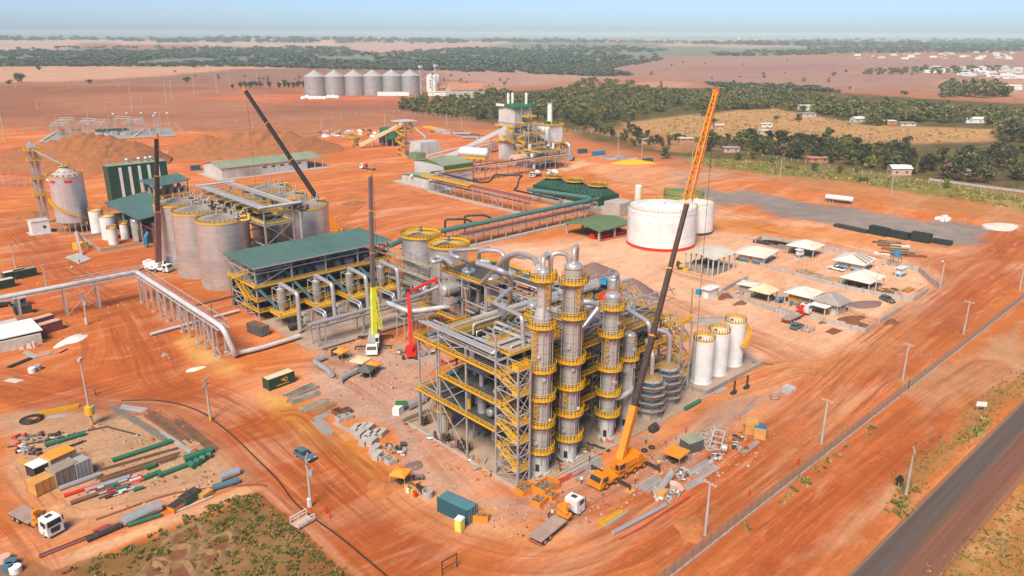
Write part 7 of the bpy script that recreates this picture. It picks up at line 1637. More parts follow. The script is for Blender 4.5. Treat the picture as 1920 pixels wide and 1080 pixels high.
 # ------------------------------------------------------------------ poles, fences, signs
def pole(label,px_,py_,top,kind='arm',mt='concrete_pale',group=None,rz=.8,w=.17):
 x,y=at(px_,py_);h=hgt(px_,py_,top);t=thing('utility_pole',label,'utility pole',(x,y,0),group)
 part('shaft',MB().lathe((0,0,0),[(w*1.5,0),(w*.8,h),(0,h)],8,smooth=False),mt,t,False);c,s=math.cos(rz),math.sin(rz)
 if kind in('arm','arm2','trafo'):
  for k in range(2 if kind!='arm' else 1):
   z=h-.25-1.1*k;a=part('crossarm',MB().beam((-c*1.1,-s*1.1,z),(c*1.1,s*1.1,z),.13,.15),mt,t,False);m=MB()
   for q in(-1,-.4,.4,1):m.cyl((c*q,s*q,z+.07),.07,.22,6)
   part('insulators',m,'panel',a,False)
 if kind=='trafo':part('transformer',MB().cyl((s*.5,-c*.5,h*.62),.38,1.0,12),'galv',t,False);part('bracket',MB().beam((0,0,h*.7),(s*.5,-c*.5,h*.7),.12),'galv',t,False);part('meter_box',MB().box(-.45,-.3,.1,-.02,.3,1.6),'white',t,False)
 if kind=='lamp':part('lamp_arm',MB().beam((0,0,h-.1),(c*1.2,s*1.2,h+.1),.09),'galv',t,False);part('lamp_head',MB().obox((c*1.3,s*1.3,h+.05),(.9,.4,.2),rz),'lamp_glass',t,False)
 if kind=='solar':part('solar_panel',MB().obox((.5,-.4,h*.26),(1.5,1.1,.1),.5,tilt=.5),'steel_blue',t,False);part('lamp_head',MB().obox((0,0,h-.2),(1,.5,.5),.8),'panel',t,False);part('base_guard',MB().lathe((0,0,2.4),[(.9,0),(.9,1.6),(.2,1.6)],10),'yellow',t,False)
 if mt=='concrete_pale' and px_<600:part('yellow_foot',MB().cyl((0,0,0),w*1.62,.8,8),'yellow',t,False)
 return t
for a in(('concrete pole with one crossarm, first along the fence from below',1322,1003,903),('concrete pole with one crossarm, second along the fence from below',1540,831,747),('concrete pole with one crossarm, third along the fence from below',1692,713,642),('concrete pole with one crossarm, fourth along the fence from below',1806,627,562),('concrete pole at the right edge of the photo, fifth along the fence',1911,545,492)):pole(*a,rz=1.55)
pole('pole with a transformer and meter box beside the lower dirt road',583,950,856,'trafo',rz=.9);pole('pole with double crossarms at the inner side of the dirt road bend',395,788,712,'arm2',rz=.6);pole('tall white pole with a yellow collar and solar panel by the lay-down yard',173,797,677,'solar');pole('pole with a transformer under the left pipe bridge',164,608,551,'trafo',rz=.8);pole('pole with one crossarm behind the left pipe bridge',89,543,500,'arm',rz=.9);pole('slim white pole at the left edge of the dirt road',30,503,460,'arm')
pole('brown wooden post standing alone in the pale yard',1295,589,540,'arm','wood');pole('thin lamp pole inside the upper walled yard',1640,551,502,'lamp','panel',w=.12);pole('thin lamp pole at the end of the upper walled yard',1763,536,490,'lamp','panel',w=.12);pole('weathered pole outside the fence beside the asphalt road',1698,929,840,'arm','lumber',rz=.5)
for i,(a,b,c)in enumerate(((1671,364,328),(1462,333,297),(1297,308,278),(1158,301,260),(1203,296,262),(1203,252,228),(1516,266,238),(1480,196,178),(1372,164,145),(1539,166,146),(1600,172,146),(1563,168,158),(1720,141,130),(986,139,118),(1080,150,132))):pole('pale roadside pole on the land behind the plant',a,b,c,'arm','concrete_pale','poles on the land behind the plant')
for i,(a,b,c)in enumerate(((10,264,214),(248,208,163),(407,174,138),(431,161,133),(483,156,133),(312,193,153),(323,188,152),(365,181,143),(265,196,180),(198,210,193),(70,206,188),(165,222,195),(223,166,153),(475,240,225),(603,242,220),(866,246,220),(838,237,212),(723,260,215),(739,272,232),(500,190,170),(130,166,155),(30,168,158))):pole('thin pale pole on the red plain behind the substation',a,b,c,'arm','concrete_pale','poles on the red plain',w=.3 if i<8 else.22)
def mesh_mat():
 M,nt,b=base('wire_mesh',(.50,.36,.26),.8,0);L=nt.links.new;tr=node(nt,'ShaderNodeBsdfTransparent');mx=node(nt,'ShaderNodeMixShader');mx.inputs[0].default_value=.42
 L(tr.outputs[0],mx.inputs[1]);L(b.outputs[0],mx.inputs[2]);L(mx.outputs[0],[n for n in nt.nodes if n.type=='OUTPUT_MATERIAL'][0].inputs[0])
mesh_mat()
def fence(label,pts,step,h,post='concrete',wire=True,plinth=0.0,pw=.13,wires=0):
 P=[Vector((*p,0))for p in pts];t=thing('fence',label,'fence',tuple(P[0]));m=MB();w_=MB();b=MB();n=0
 for a,c in zip(P[:-1],P[1:]):
  L=(c-a).length;k=max(1,int(L/step))
  for i in range(k+(c==P[-1])):
   q=a+(c-a)*(i/k);n+=1
   if n<=100:part('post',MB().box(q.x-pw,q.y-pw,0,q.x+pw,q.y+pw,h+.1),post,t)
  u=(c-a).normalized()
  if wire:w_.beam(a+Vector((0,0,(h+plinth)/2)),c+Vector((0,0,(h+plinth)/2)),.03,h-plinth)
  for q in range(wires):z=h*(q+1)/wires*.95;w_.beam(a+Vector((0,0,z)),c+Vector((0,0,z)),.06)
  if plinth:b.beam(a+Vector((0,0,plinth/2)),c+Vector((0,0,plinth/2)),.22,plinth)
 if w_.v:part('wire_mesh',w_,'wire_mesh' if wire else 'lumber',t)
 if plinth:part('plinth',b,'concrete_pale',t)
fa,fb2=at(1260,1080),at(1918,562)
def fl(k):return(fa[0]+(fb2[0]-fa[0])*k,fa[1]+(fb2[1]-fa[1])*k)
fence('long mesh fence with dark posts between the site and the road, nearer half',[fl(-.16),fl(.5)],2.3,2.3,'scaffold',True,.3,.075);fence('long mesh fence with dark posts between the site and the road, farther half',[fl(.5),fl(1.25)],2.3,2.3,'scaffold',True,.3,.075)
fence('row of pale fence posts along the edge of the woods behind the plant',[at(*p)for p in((640,219),(720,210),(800,216),(890,226))],6,2.2,'concrete_pale',False,0,.2,3);fence('row of pale fence posts on the grassy slope right of the boiler house',[at(*p)for p in((1050,244),(1140,254),(1240,248+20),(1330,278))],5,2.0,'concrete_pale',False,0,.16,3)
fence('post and wire fence along the verge behind the asphalt apron',[at(*p)for p in((1330,280),(1470,300),(1600,322),(1760,348),(1925,376))],5,1.9,'concrete_pale',False,0,.14,3);fence('pale post fence crossing the red plain behind the spoil heaps',[at(*p)for p in((330,237),(480,231),(640,224))],7,2.2,'concrete_pale',False,0,.25,3)
fence('low post fence round the substation yard',[at(*p)for p in((30,252),(110,240),(330,236),(345,252))],7,2.6,'concrete_pale',False,0,.2,3)
x,y=at(1838,771);t=thing('road_sign','white rectangular sign on short posts beside the asphalt road','sign',(x,y,0),None,2.3);part('panel',MB().box(-1,-.04,1.1,1,.04,2.1),'white',t,False)
for s in(-.7,.7):part('post',MB().box(s-.05,-.05,0,s+.05,.05,1.1),'lumber',t,False)
x,y=at(1684,915);t=thing('road_sign','dark leaning diamond sign under the weathered pole','sign',(x,y,0),None,.6);part('panel',MB().add([(0,-.8,1.6),(0,0,2.6),(0,.8,1.6),(0,0,.6),(.05,-.8,1.6),(.05,0,2.6),(.05,.8,1.6),(.05,0,.6)],[(0,1,2,3),(7,6,5,4),(0,4,5,1),(1,5,6,2),(2,6,7,3),(3,7,4,0)]),'black',t,False);part('post',MB().box(-.05,-.05,0,.05,.05,1),'lumber',t,False)
# ------------------------------------------------------------------ walled yards and huts
def wall(label,pts,h=1.6,th=.22,mt='concrete_pale'):
 t=thing('yard_wall',label,'wall',(*at(*pts[0]),0));P=[Vector((*at(*p),0))for p in pts]
 for a,b in zip(P[:-1],P[1:]):
  u=(b-a).normalized()*(th/2+.003);part('wall',MB().beam(a-u*0+Vector((0,0,h/2)),b+Vector((0,0,h/2)),th,h),mt,t);L=(b-a).length
  for k in range(int(L/4)):q=a+(b-a)*((k+.5)/int(L/4));part('pier',MB().box(q.x-.17,q.y-.17,0,q.x+.17,q.y+.17,h+.08),'concrete',t)
wall('low pale wall along the lane, upper yard',[(1425,499),(1500,520),(1600,546),(1709,566)],1.3);wall('low pale wall closing the right end of the upper yard',[(1710,566),(1740,547)],1.3);wall('low pale wall along the lower yard',[(1354,552),(1400,566),(1452,585)],1.3);wall('low pale wall of the lower yard past the concrete rings',[(1518,598),(1570,612),(1621,624)],1.3)
wall('pale wall from the small white shed up to the lane',[(1352,551),(1376,536),(1402,524)],1.3);wall('pale wall round the dark material pen',[(1416,456),(1428,449),(1482,459),(1500,462)],1.6);wall('pale wall behind the hip-roofed open pavilion',[(1545,470),(1584,479)],1.6);wall('pale wall at the back of the striped hut yard',[(1653,493),(1722,509),(1744,528),(1762,541)],1.6);wall('pale wall stub at the right of the lower yard',[(1648,607),(1689,582)],1.3);wall('short wall at the corner of the lower yard',[(1621,625),(1640,612)],1.3)
def hip(t,L,w,z,rise,mt,ridge=0.0,ov=.5,name='roof',fold=False):
 a,b=L/2+ov,w/2+ov;r=ridge/2
 vs=[(-a,-b,z),(a,-b,z),(a,b,z),(-a,b,z),(-r,0,z+rise),(r,0,z+rise)]
 vs+=[(x,y,zz-.18)for x,y,zz in vs[:4]]
 part(name,MB().add(vs,[(0,1,5,4),(1,2,5),(2,3,4,5),(3,0,4),(6,7,1,0),(7,8,2,1),(8,9,3,2),(9,6,0,3)]),mt,t,False)
 m=MB()
 for i,e in((0,4),(1,5),(2,5),(3,4)):m.beam(vs[i],vs[e],.16,.14)
 part('ridge_cap',m,'offwhite',t,False)
def hut(label,eaves,h,mt,rise=1.6,walls=None,base=None,open_=False,ridge=0,posts=6,name='site_hut',cat='hut',win=True):
 """eaves: photo points of the left, near and right roof corners at height h"""
 l,n,r=[Vector(at(*p,h))for p in eaves];c=(l+r)/2;d=n-l;e=r-n;L=e.length;w=d.length;a=math.atan2(e.y,e.x)
 t=thing(name,label,cat,(c.x,c.y,0),None,a);hip(t,L-.6,w-.6,h,rise,mt,ridge,.3)
 if walls:
  W_,D_=L*.72,w*.72
  part('wall',MB().box(-W_/2,-D_/2,0,W_/2,D_/2,h-.02),walls,t,False)
  if base:part('painted_base',MB().box(-W_/2-.03,-D_/2-.03,0,W_/2+.03,D_/2+.03,.9),base,t,False)
  if win:
   for q in(-.25,.15):part('window',MB().box(W_*q-.5,-D_/2-.04,1.2,W_*q+.5,-D_/2,2.2),'glass_dark',t,False)
   part('door',MB().box(-W_/2-.04,-.45,.05,-W_/2,.45,2.1),'wood_box',t,False)
 for sx in(-1,1):
  for sy in(-1,1):part('post',MB().box(sx*(L/2-.5)-.12,sy*(w/2-.5)-.12,0,sx*(L/2-.5)+.12,sy*(w/2-.5)+.12,h-.1),'panel',t,False)
 return t
hut('white hip-roofed hut with a blue painted base beside the open shed',((1379,472),(1431,486),(1457,471)),3.0,'tile_white',2.0,'offwhite','blue');hut('hip-roofed open pavilion above the dark material pen',((1474,459),(1527,469),(1547,459)),3.4,'tile_white',1.9);t_=hut('hut with grey and white striped hip roof behind the white pickup',((1561,486),(1621,499),(1642,486)),3.0,'tile_white',2.0,'white','blue',ridge=4)
m=MB()
for q in(-3.4,-.6,2.2):m.slab([(q,-4.9,3.34),(q+.9,-4.9,3.34),(q*.55+.5,-.1,5.12),(q*.55,-.1,5.12)],.05)
part('grey_stripe',m,'tile_grey',t_,False)
hut('broad white hip roof over the carpentry area by the lane',((1573,519),(1633,532),(1663,518)),3.2,'tile_white',2.2,ridge=1.5);hut('cream tent-roofed pavilion in the lower yard',((1404,542),(1442,553),(1461,544)),3.0,'tile_cream',1.9);hut('white hip roof with timber walls joined to the grey roof',((1469,547),(1521,560),(1546,547)),3.2,'tile_white',1.7,'wood_box',None,win=False);hut('grey hip-roofed hut at the right of the lower yard',((1522,560),(1571,576),(1597,565)),3.0,'tile_grey',2.2,'offwhite',None,ridge=3)
hut('small flat white canopy beside the blue water tank',((1515,571),(1551,577),(1562,572)),2.6,'white',.2);hut('small grey-roofed shed behind the cream pavilion',((1388,530),(1408,541),(1421,533)),2.4,'tile_white',.5,'tile_grey',None,win=False);hut('small white shed under a flat roof at the wall corner',((1313,540),(1331,545),(1351,537)),3.0,'white',.2,'white',None,win=False)
hut('little white booth with a blue base and open door',((1678,501),(1691,505),(1704,500)),2.9,'tile_white',.3,'white','blue',win=False);hut('white booth with a blue base under the open pavilion',((1491,467),(1500,470),(1511,467)),2.8,'white',.2,'white','blue',win=False)
# big open shed
l,n,r=[at(*p,5.6)for p in((1279,475),(1339,488),(1380,473))];t=thing('open_shed','large open shed with weathered pitched roof sheltering wrapped bales','shed',(l[0],l[1],0));L=r[0]-n[0];w=l[1]-n[1];x0,y0=n
part('roof',MB().slab([(x0,y0,5.6),(x0+L,y0,5.6),(x0+L,y0+w/2,6.6),(x0,y0+w/2,6.6)],.12).slab([(x0,y0+w/2,6.6),(x0+L,y0+w/2,6.6),(x0+L,y0+w,5.6),(x0,y0+w,5.6)],.12),'offwhite',t)
for i in range(5):
 for yy_ in(y0+.5,y0+w-.5):part('post',MB().box(x0+.5+i*(L-1)/4-.18,yy_-.18,0,x0+.5+i*(L-1)/4+.18,yy_+.18,5.5),'panel',t)
for i in range(4):part('post',MB().box(x0+.4,y0+w*(i+1)/5-.15,0,x0+.7,y0+w*(i+1)/5+.15,5.5),'panel',t)
for i in range(9):solo('wrapped_bale',MB().obox((x0+2.5+(i%3)*3.4,y0+2.5+(i//3)*3.6,0),(3,3.2,1.8+.3*(i%2)),.05*i,taper=.9),'tarp_grey','grey wrapped bale under the large open shed','bale','bales under the open shed')
for i in range(30):x,y=at(1270+40*gg.random(),497+12*gg.random());solo('scrap_piece',MB().obox((x,y,0),(gg.uniform(.8,2.4),.7,gg.uniform(.4,1.6)),gg.uniform(0,3),taper=.7),gg.choice(['dark','scaffold','yellow','tarp_grey','lumber']),'scrap piece at the left end of the large open shed','scrap','scrap by the open shed')
for i in range(7):x,y=at(1426+24*gg.random()+8*i,452+1.2*i+12*gg.random());solo('rebar_stack',MB().obox((x,y,0),(2.2,9,.7),.1),gg.choice(['dark','pipe_rust','scaffold']),'dark stack of reinforcement bars in the walled pen','bar stack','bar stacks in the pen')
for i in range(52):u=gg.random();x,y=at(1495+90*u,505+20*u+9*gg.random());solo('timber_piece',MB().obox((x,y,0),(gg.uniform(1,3),.5,gg.uniform(.2,.9)),gg.uniform(0,3)),gg.choice(['lumber','wood','lumber','wood_box']),'loose timber piece along the upper yard wall','timber','loose timber along the upper yard wall')
for i in range(48):u=gg.random();x,y=at(1585+100*u,532+16*u+8*gg.random());solo('timber_piece',MB().obox((x,y,0),(gg.uniform(1,2.6),.7,gg.uniform(.3,1.3)),gg.uniform(0,3)),gg.choice(['wood','dark','lumber','pipe_rust','wood_box']),'stacked timber or formwork near the carpentry roof','timber','formwork near the carpentry roof')
for i in range(30):u=gg.random();x,y=at(1380+190*u,548+40*u+10*gg.random()-6);solo('scrap_piece',MB().obox((x,y,0),(gg.uniform(.6,2),.6,gg.uniform(.3,1.2)),gg.uniform(0,3),taper=.8),gg.choice(['wood','dark','lumber','blue','concrete_pale','scaffold']),'small stored piece among the huts of the lower yard','scrap','stored pieces in the lower yard')
stack('yellow boards stacked in the carpentry yard',(1696,548),(1708,543),2.4,1.2,'wood_box');x,y=at(1678,499);t=thing('water_tower','blue water tank on a timber stand behind the booth','water tank',(x,y,0));part('tank',MB().cyl((0,0,3.4),1.2,1.5,16,r2=1.05).dome((0,0,4.9),1.05,.3,16),'blue',t,False)
for s in(-1,1):
 for q in(-1,1):part('leg',MB().beam((s*1.4,q*1.4,0),(s*1.2,q*1.2,3.3),.2),'wood',t,False)
part('deck',MB().box(-1.6,-1.6,3.2,1.6,1.6,3.4),'wood',t,False)
for p,lb in(((1549,584),'blue water tank on the yellow stand by the small canopy'),((1503,576),'blue drum by the timber-walled hut'),((1512,577),'second blue drum by the timber-walled hut'),((1310,551),'small blue tank at the small white shed')):x,y=at(*p);solo('water_tank',MB().cyl((x,y,1.4 if p[0]==1549 else 0),1.0,1.2,14,r2=.85).dome((x,y,2.6 if p[0]==1549 else 1.2),.85,.25,14),'blue',lb,'water tank')
x,y=at(1549,587);solo('tank_stand',MB().box(x-1.2,y-1.2,1.2,x+1.2,y+1.2,1.38).rail([(x-1.1,y-1.1,0),(x+1.1,y-1.1,0),(x+1.1,y+1.1,0),(x-1.1,y+1.1,0)],1.2,1.1,.12,True,toe=0),'wood_box','yellow timber stand under the blue water tank','stand')
for i in range(6):x,y=at(1457+7*i,586+2.0*i);solo('concrete_pipe',MB().lathe((x,y,0),[(.8,0),(.8,1.4),(.65,1.4),(.65,0)],16),'concrete_pale','upright concrete ring in the row behind the red-crane truck','concrete ring','concrete rings behind the red-crane truck')
for p,rx,ry,h,lb in(((1598,600),4.4,2.6,1.1,'dark brown brush heap in the lower yard'),((1545,604),2,1.2,.6,'small brown brush heap by the wall'),((1620,612),2.4,1.6,.8,'brown brush heap at the corner of the lower yard'),((1362,556),3.4,2.2,1.1,'brown dead branches by the small white shed'),((1388,569),2.6,1.4,.7,'smaller heap of brown leaves below the lower wall'),((1671,605),3,1.6,1.0,'dark brush behind the wall stub')):heap('brush_heap',lb,p,rx,ry,h,'earth_dark','brush heap',rough=.9,seed=int(p[0]))
for p in((1522,622),(1640,628)):pass
solo('pit_edge',MB().slab([at3(1546,622,.03),at3(1563,628,.03),at3(1581,620,.03),at3(1562,614,.03)],.02),'earth_dark','dark damp square of earth below the lower yard','patch');x,y=at(1515,620);solo('wire_cage',MB().rail([(x-1.6,y-1,0),(x+1.6,y-1,0),(x+1.6,y+1,0),(x-1.6,y+1,0)],1.0,.8,.07,True,bars=3,toe=0),'galv','pale wire cage beside the blue car','cage')
for k in range(12):x,y=at(1650+60*gg.random(),455+26*gg.random());solo('beam_pile',MB().obox((x,y,0),(gg.uniform(5,12),1.2,.6),-1.2+gg.uniform(-.3,.3)),gg.choice(['earth_dark','pipe_rust','lumber','tile_white']),'scattered old beam behind the striped hut yard','beam','old beams behind the upper yard')
for(a,b,h,lb)in(((1632,437),(1664,444),3.0,'dark green netted stack, first from the left on the apron edge'),((1668,443),(1703,450),2.4,'dark green netted stack, second from the left on the apron edge'),((1709,450),(1744,456),3.2,'dark green netted stack, tallest of the apron edge'),((1748,454),(1784,460),1.3,'low dark green netted stack at the right end'),((1567,424),(1627,437),.9,'long flat dark stack at the left of the apron edge')):
 p,q=Vector(at(*a)),Vector(at(*b));c=(p+q)/2;an=math.atan2(q.y-p.y,q.x-p.x);m=MB().obox((0,0,.1),((q-p).length,3.0,h),0)
 for k in range(int((q-p).length/1.6)+1):u=-(q-p).length/2+1.6*k;m.beam((u,-1.55,0),(u,-1.55,h+.1),.1);m.beam((u,1.55,0),(u,1.55,h+.1),.1);m.beam((u,-1.55,h+.12),(u,1.55,h+.12),.1)
 solo('netted_stack',m,'net_black' if h>1 else 'dark',lb,'stack',None,None,(c.x,c.y,0),an)
for i in range(12):x,y=at(1752+30*gg.random(),407+8*gg.random());solo('white_bag',MB().obox((x,y,0),(1.4,1.2,1.0),gg.random(),taper=.75),'white','white sack in the cluster on the apron','sack','white sacks on the apron')
heap('sand_heap','low white sand patch at the far corner of the apron',(1876,425),9,6,.4,'tile_white','sand patch',seed=3)
# left edge stores and pads
l,n,r=at(-60,640,3.4),at(40,642,3.4),at(80,618,3.4);t=thing('store_roof','white flat roof over a stone-faced store at the left edge','shed',(*at(20,640),0))
part('roof',MB().slab([at3(-40,645,3.2),at3(80,618,3.2),at3(58,596,3.2),at3(-40,618,3.2)],.2),'white',t);part('front_wall',MB().beam(at3(-40,660,1.3),at3(78,634,1.3),.5,2.6),'offwhite',t);part('lower_roof',MB().slab([at3(-40,622,2.8),at3(34,604,2.8),at3(30,596,2.8),at3(-40,612,2.8)],.15),'panel',t)
for i in range(16):x,y=at(2+74*gg.random(),655-14*gg.random());solo('boulder',MB().obox((x,y,0),(1.2,1,gg.uniform(.6,1.6)),gg.random()*3,taper=.6),gg.choice(['offwhite','netting_pink','wood_box']),'pale sack or block against the white-roofed store','block','blocks against the white-roofed store')
hut('white-roofed cabin behind the dark car at the left edge',((20,557),(34,561),(52,556)),2.6,'white',.2,'teal_box',None,win=False);x,y=at(44,588);t=thing('generator','black generator box standing under the left pipe bridge','generator',(x,y,0));part('body',MB().box(-2,-1.4,.3,2,1.4,2.4),'dark',t,False);part('skid',MB().box(-2.1,-1.5,0,2.1,1.5,.3),'wood_box',t,False)
for args in(('grey sheets stacked on trestles at the left edge',(48,660),(70,672),1.4,.5,'steel_light'),('second stack of grey sheets at the left edge',(78,660),(96,664),1.2,.4,'galv'),('dark scrap lengths at the left edge',(16,690),(60,672),1.4,.4,'dark'),('dark plank pieces near the plastic heap',(112,662),(128,654),.6,.2,'dark')):stack(*args)
for p,lb in(((61,698),'white drum at the left of the dirt road, nearer'),((71,693),'white and black drum at the left of the dirt road')):x,y=at(*p);solo('drum',MB().cyl((x,y,0),.8,1.1,14),'white' if p[0]<65 else 'galv',lb,'drum')
solo('sand_patch',MB().slab([at3(6,714,.05),at3(30,718,.05),at3(46,712,.05),at3(20,709,.05)],.04),'offwhite','small pale sand patch at the left of the dirt road','sand patch');heap('sand_heap','small pale sand patch at the road junction',(366,692),2.4,1.2,.2,'tile_white','sand patch',seed=2);heap('dirt_lump','small pale lump of rubble on the dirt road',(309,666),.9,.7,.8,'lumber','rubble',seed=3)
t=thing('pit_works','concrete pit works with yellow pump left of the white additive tanks','pit',(*at(160,470),0));part('slab',MB().slab([at3(122,482,.3),at3(150,494,.3),at3(172,485,.3),at3(146,474,.3)],.3),'concrete_pale',t);part('upright',MB().beam((*at(153,479),0),(*at(148,472),7),.7),'galv',t);part('pump',MB().obox((*at(152,466),0),(4,3,2.2),.3),'yellow',t);part('brace',MB().beam((*at(166,470),1),(*at(150,470),7),.5),'galv',t)
x,y=at(568,982);t=thing('footbridge','little footbridge with white rails over the ditch by the path','footbridge',(x,y,0),None,.15);part('deck',MB().box(-1.5,-1,.3,1.5,1,.45),'wall_pink',t,False)
for s in(-1,1):part('rail',MB().rail([(-1.5,s,.45),(1.5,s,.45)],1.0,1.4,.12,bars=2,toe=0),'white',t,False)
x,y=at(842,1072);solo('gate_frame',MB().beam((x-1.2,y,0),(x-1.2,y,2.4),.12).beam((x+1.4,y,0),(x+1.4,y,2.4),.12).beam((x-1.2,y,2.3),(x+1.4,y,2.3),.12).beam((x-1.2,y,1.0),(x+1.4,y,1.0),.1),'dark','dark metal frame standing at the lower edge of the road','frame')
mat('earth_weed',(.27,.15,.065),.95,var=.3,sc=1.2,dust=.1)
for i,(cx,cy_,rx_,ry_)in enumerate(((352,1006,2.6,2.2),(410,1020,2.2,1.8),(325,1045,2.4,2.0),(385,1053,2.2,1.9),(345,1070,2.4,2.0),(298,1066,2.0,1.8))):
 x,y=at(cx,cy_);m=MB().lathe((0,0,0),[(1.5,-.02),(1.2,.2),(1.02,.3),(.8,.05)],18,'earth_weed').lathe((0,0,0),[(.8,.05),(0,.04)],18,'earth_dark');m.v=[(a*rx_*(1+.18*math.sin(3*math.atan2(b,a)+i)),b*ry_*(1+.15*math.sin(4*math.atan2(b,a)+2*i)),c*(1+.7*math.sin(2*math.atan2(b,a)+i)))for a,b,c in m.v]
 o=solo('soil_ring',m,'earth_tan','ring-shaped soil bank of a dug pit in the weedy corner','pit','dug pits in the weedy corner',None,(x,y,0),.4)
for i,(a,b)in enumerate(((330,848),(378,820))):pass
m=MB()
L_=smoothline(px((228,752),(300,752),(370,770),(430,812),(480,860),(520,900),(560,950),(640,1010),(700,1060),(760,1110)),6)
m.tube([(p[0],p[1],.1)for p in L_],.13,6);solo('black_hose',m,'black','long black hose along the outer edge of the lay-down yard','hose');solo('black_hose',MB().tube([at3(*p,.15)for p in((14,838),(80,828),(170,806),(200,800),(262,816))],.15,6),'dark','thin black hose across the upper left of the lay-down yard','hose');solo('drain_ditch',MB().tube([(p[0],p[1],-.05)for p in smoothline(px((180,975),(330,925),(470,880+30),(500,912)),5)],.25,6),'earth_dark','dark hose lying along the lower yard path','hose')
for i,p in enumerate(((10,1052),(16,1070),(30,1072),(22,1060))):x,y=at(*p);solo('drum',MB().cyl((x,y,0),.8,.9,14),('netting_pink','steel_blue','white','steel_blue')[i],'round drum or tank at the bottom left corner','drum','drums at the bottom left corner')
# ------------------------------------------------------------------ grain store on the horizon side
gs_=None
for i,(a,b)in enumerate(((588,180.2),(625,179.8),(661.5,179.2),(697,178.8),(733,178.4),(768,178))):
 x,y=at(a,b);y+=9;x+=8;rS,hS=12.6,22
 if gs_ is None:
  gs_=thing('grain_silo','','silo',(x,y,0),'row of grain silos');part('shell',MB().cyl((0,0,0),rS,hS,40,cap=False),'far_silo',gs_,False);part('roof',MB().lathe((0,0,hS),[(rS+.3,0),(1,7),(0,7.2)],40),'steel_light',gs_,False);part('roof_cap',MB().cyl((0,0,hS+7),1.0,1.2,10),'galv',gs_,False);g_=gs_
 else:g_=dup(gs_,(x,y,0))
 g_['label']='big grey corrugated grain silo on the far side, '+('leftmost of six','second from the left of six','third from the left of six','third from the right of six','second from the right of six','rightmost of six')[i]
for a in(790,818):
 x,y=at(a,178);t=thing('grain_elevator',('lattice','taller')[a>800]+' grain elevator mast with spouts beside the far silos','elevator tower',(x,y,0));h=hgt(a,178,128 if a<800 else 126)
 part('mast',MB().beam((-1,0,0),(-1,0,h),.8).beam((1,0,0),(1,0,h),.8).box(-2,-2,h,2,2,h+3),'panel',t,False);part('spout',MB().beam((0,0,h),(24,-10,12),.7),'galv',t,False);part('spout',MB().beam((0,0,h-2),(-14,12,16),.7),'galv',t,False)
for i,a in enumerate((806.5,818.5)):x,y=at(a,171);t=thing('grain_dryer',('left','right')[i]+' white grain dryer tower with dark round openings by the far silos','tower',(x,y,0));h=hgt(a,171,143);part('shell',MB().cyl((0,0,0),4.6,h,20).lathe((0,0,h),[(4.6,0),(1,3),(0,3)],20),'white',t,False);part('opening',MB().hcyl((-2.6,-3.9,h*.5),(-2.4,-3.6,h*.5),1,8).hcyl((-2.6,-3.9,h*.7),(-2.4,-3.6,h*.7),1,8).hcyl((-2.6,-3.9,h*.3),(-2.4,-3.6,h*.3),1,8),'dark',t,False)
def house(label,p,L,w,h,rz,wall_,roof_,rise=1.6,group=None,flat=False):
 x,y=at(*p);t=thing('house',label,'house',(x,y,0),group,rz);part('wall',MB().box(-L/2,-w/2,0,L/2,w/2,h),wall_,t,False)
 a,b=L/2+.4,w/2+.5
 if flat:part('roof',MB().slab([(-a,-b,h+.15),(a,-b,h+.15),(a,b,h+.5),(-a,b,h+.5)],.15),roof_,t,False)
 else:
  part('roof',MB().slab([(-a,-b,h),(a,-b,h),(a,0,h+rise),(-a,0,h+rise)],.15).slab([(-a,0,h+rise),(a,0,h+rise),(a,b,h),(-a,b,h)],.15),roof_,t,False)
  part('gable',MB().add([(-L/2,-w/2,h-.02),(-L/2,w/2,h-.02),(-L/2,0,h+rise-.2),(L/2,-w/2,h-.02),(L/2,w/2,h-.02),(L/2,0,h+rise-.2)],[(0,2,1),(3,4,5)]),wall_,t,False)
 part('door',MB().box(-L/2-.04,-.5,0,-L/2,.5,2.1),'dark',t,False)
 for q in(-.25,.25):part('window',MB().box(L*q-.6,-w/2-.04,1.2,L*q+.6,-w/2,2.2),'dark',t,False)
 return t
house('brown-roofed grain office beside the far silos',(840,176),26,20,8,-.3,'brick','tile_red',6);house('white flat-roofed intake shed before the grain dryers',(820,179),22,10,4,-.7,'white','white',flat=True);house('large orange-roofed barn right of the far grain store',(872,182),40,26,9,-.4,'offwhite','tile_red',7);house('small orange-roofed house between trees near the far barn',(932,175),18,12,4,-.4,'offwhite','tile_red',3)
for i in range(9):x,y=at(568+8*i,184+gg.uniform(-1.5,1.5));solo('white_bag',MB().dome((x,y,0),gg.uniform(3,5),3,12,3),'white','white covered heap on the ground before the far silos','heap','white heaps before the far silos')
for i,p in enumerate(((715,178.6),(738,178.6))):x,y=at(*p);solo('truck',MB().obox((x,y-10,0),(20,4,4.5),-.75).obox((x+8,y-18,0),(4,3.6,4),-.75),'white',('left','right')[i]+' white truck parked before the far silos','truck')
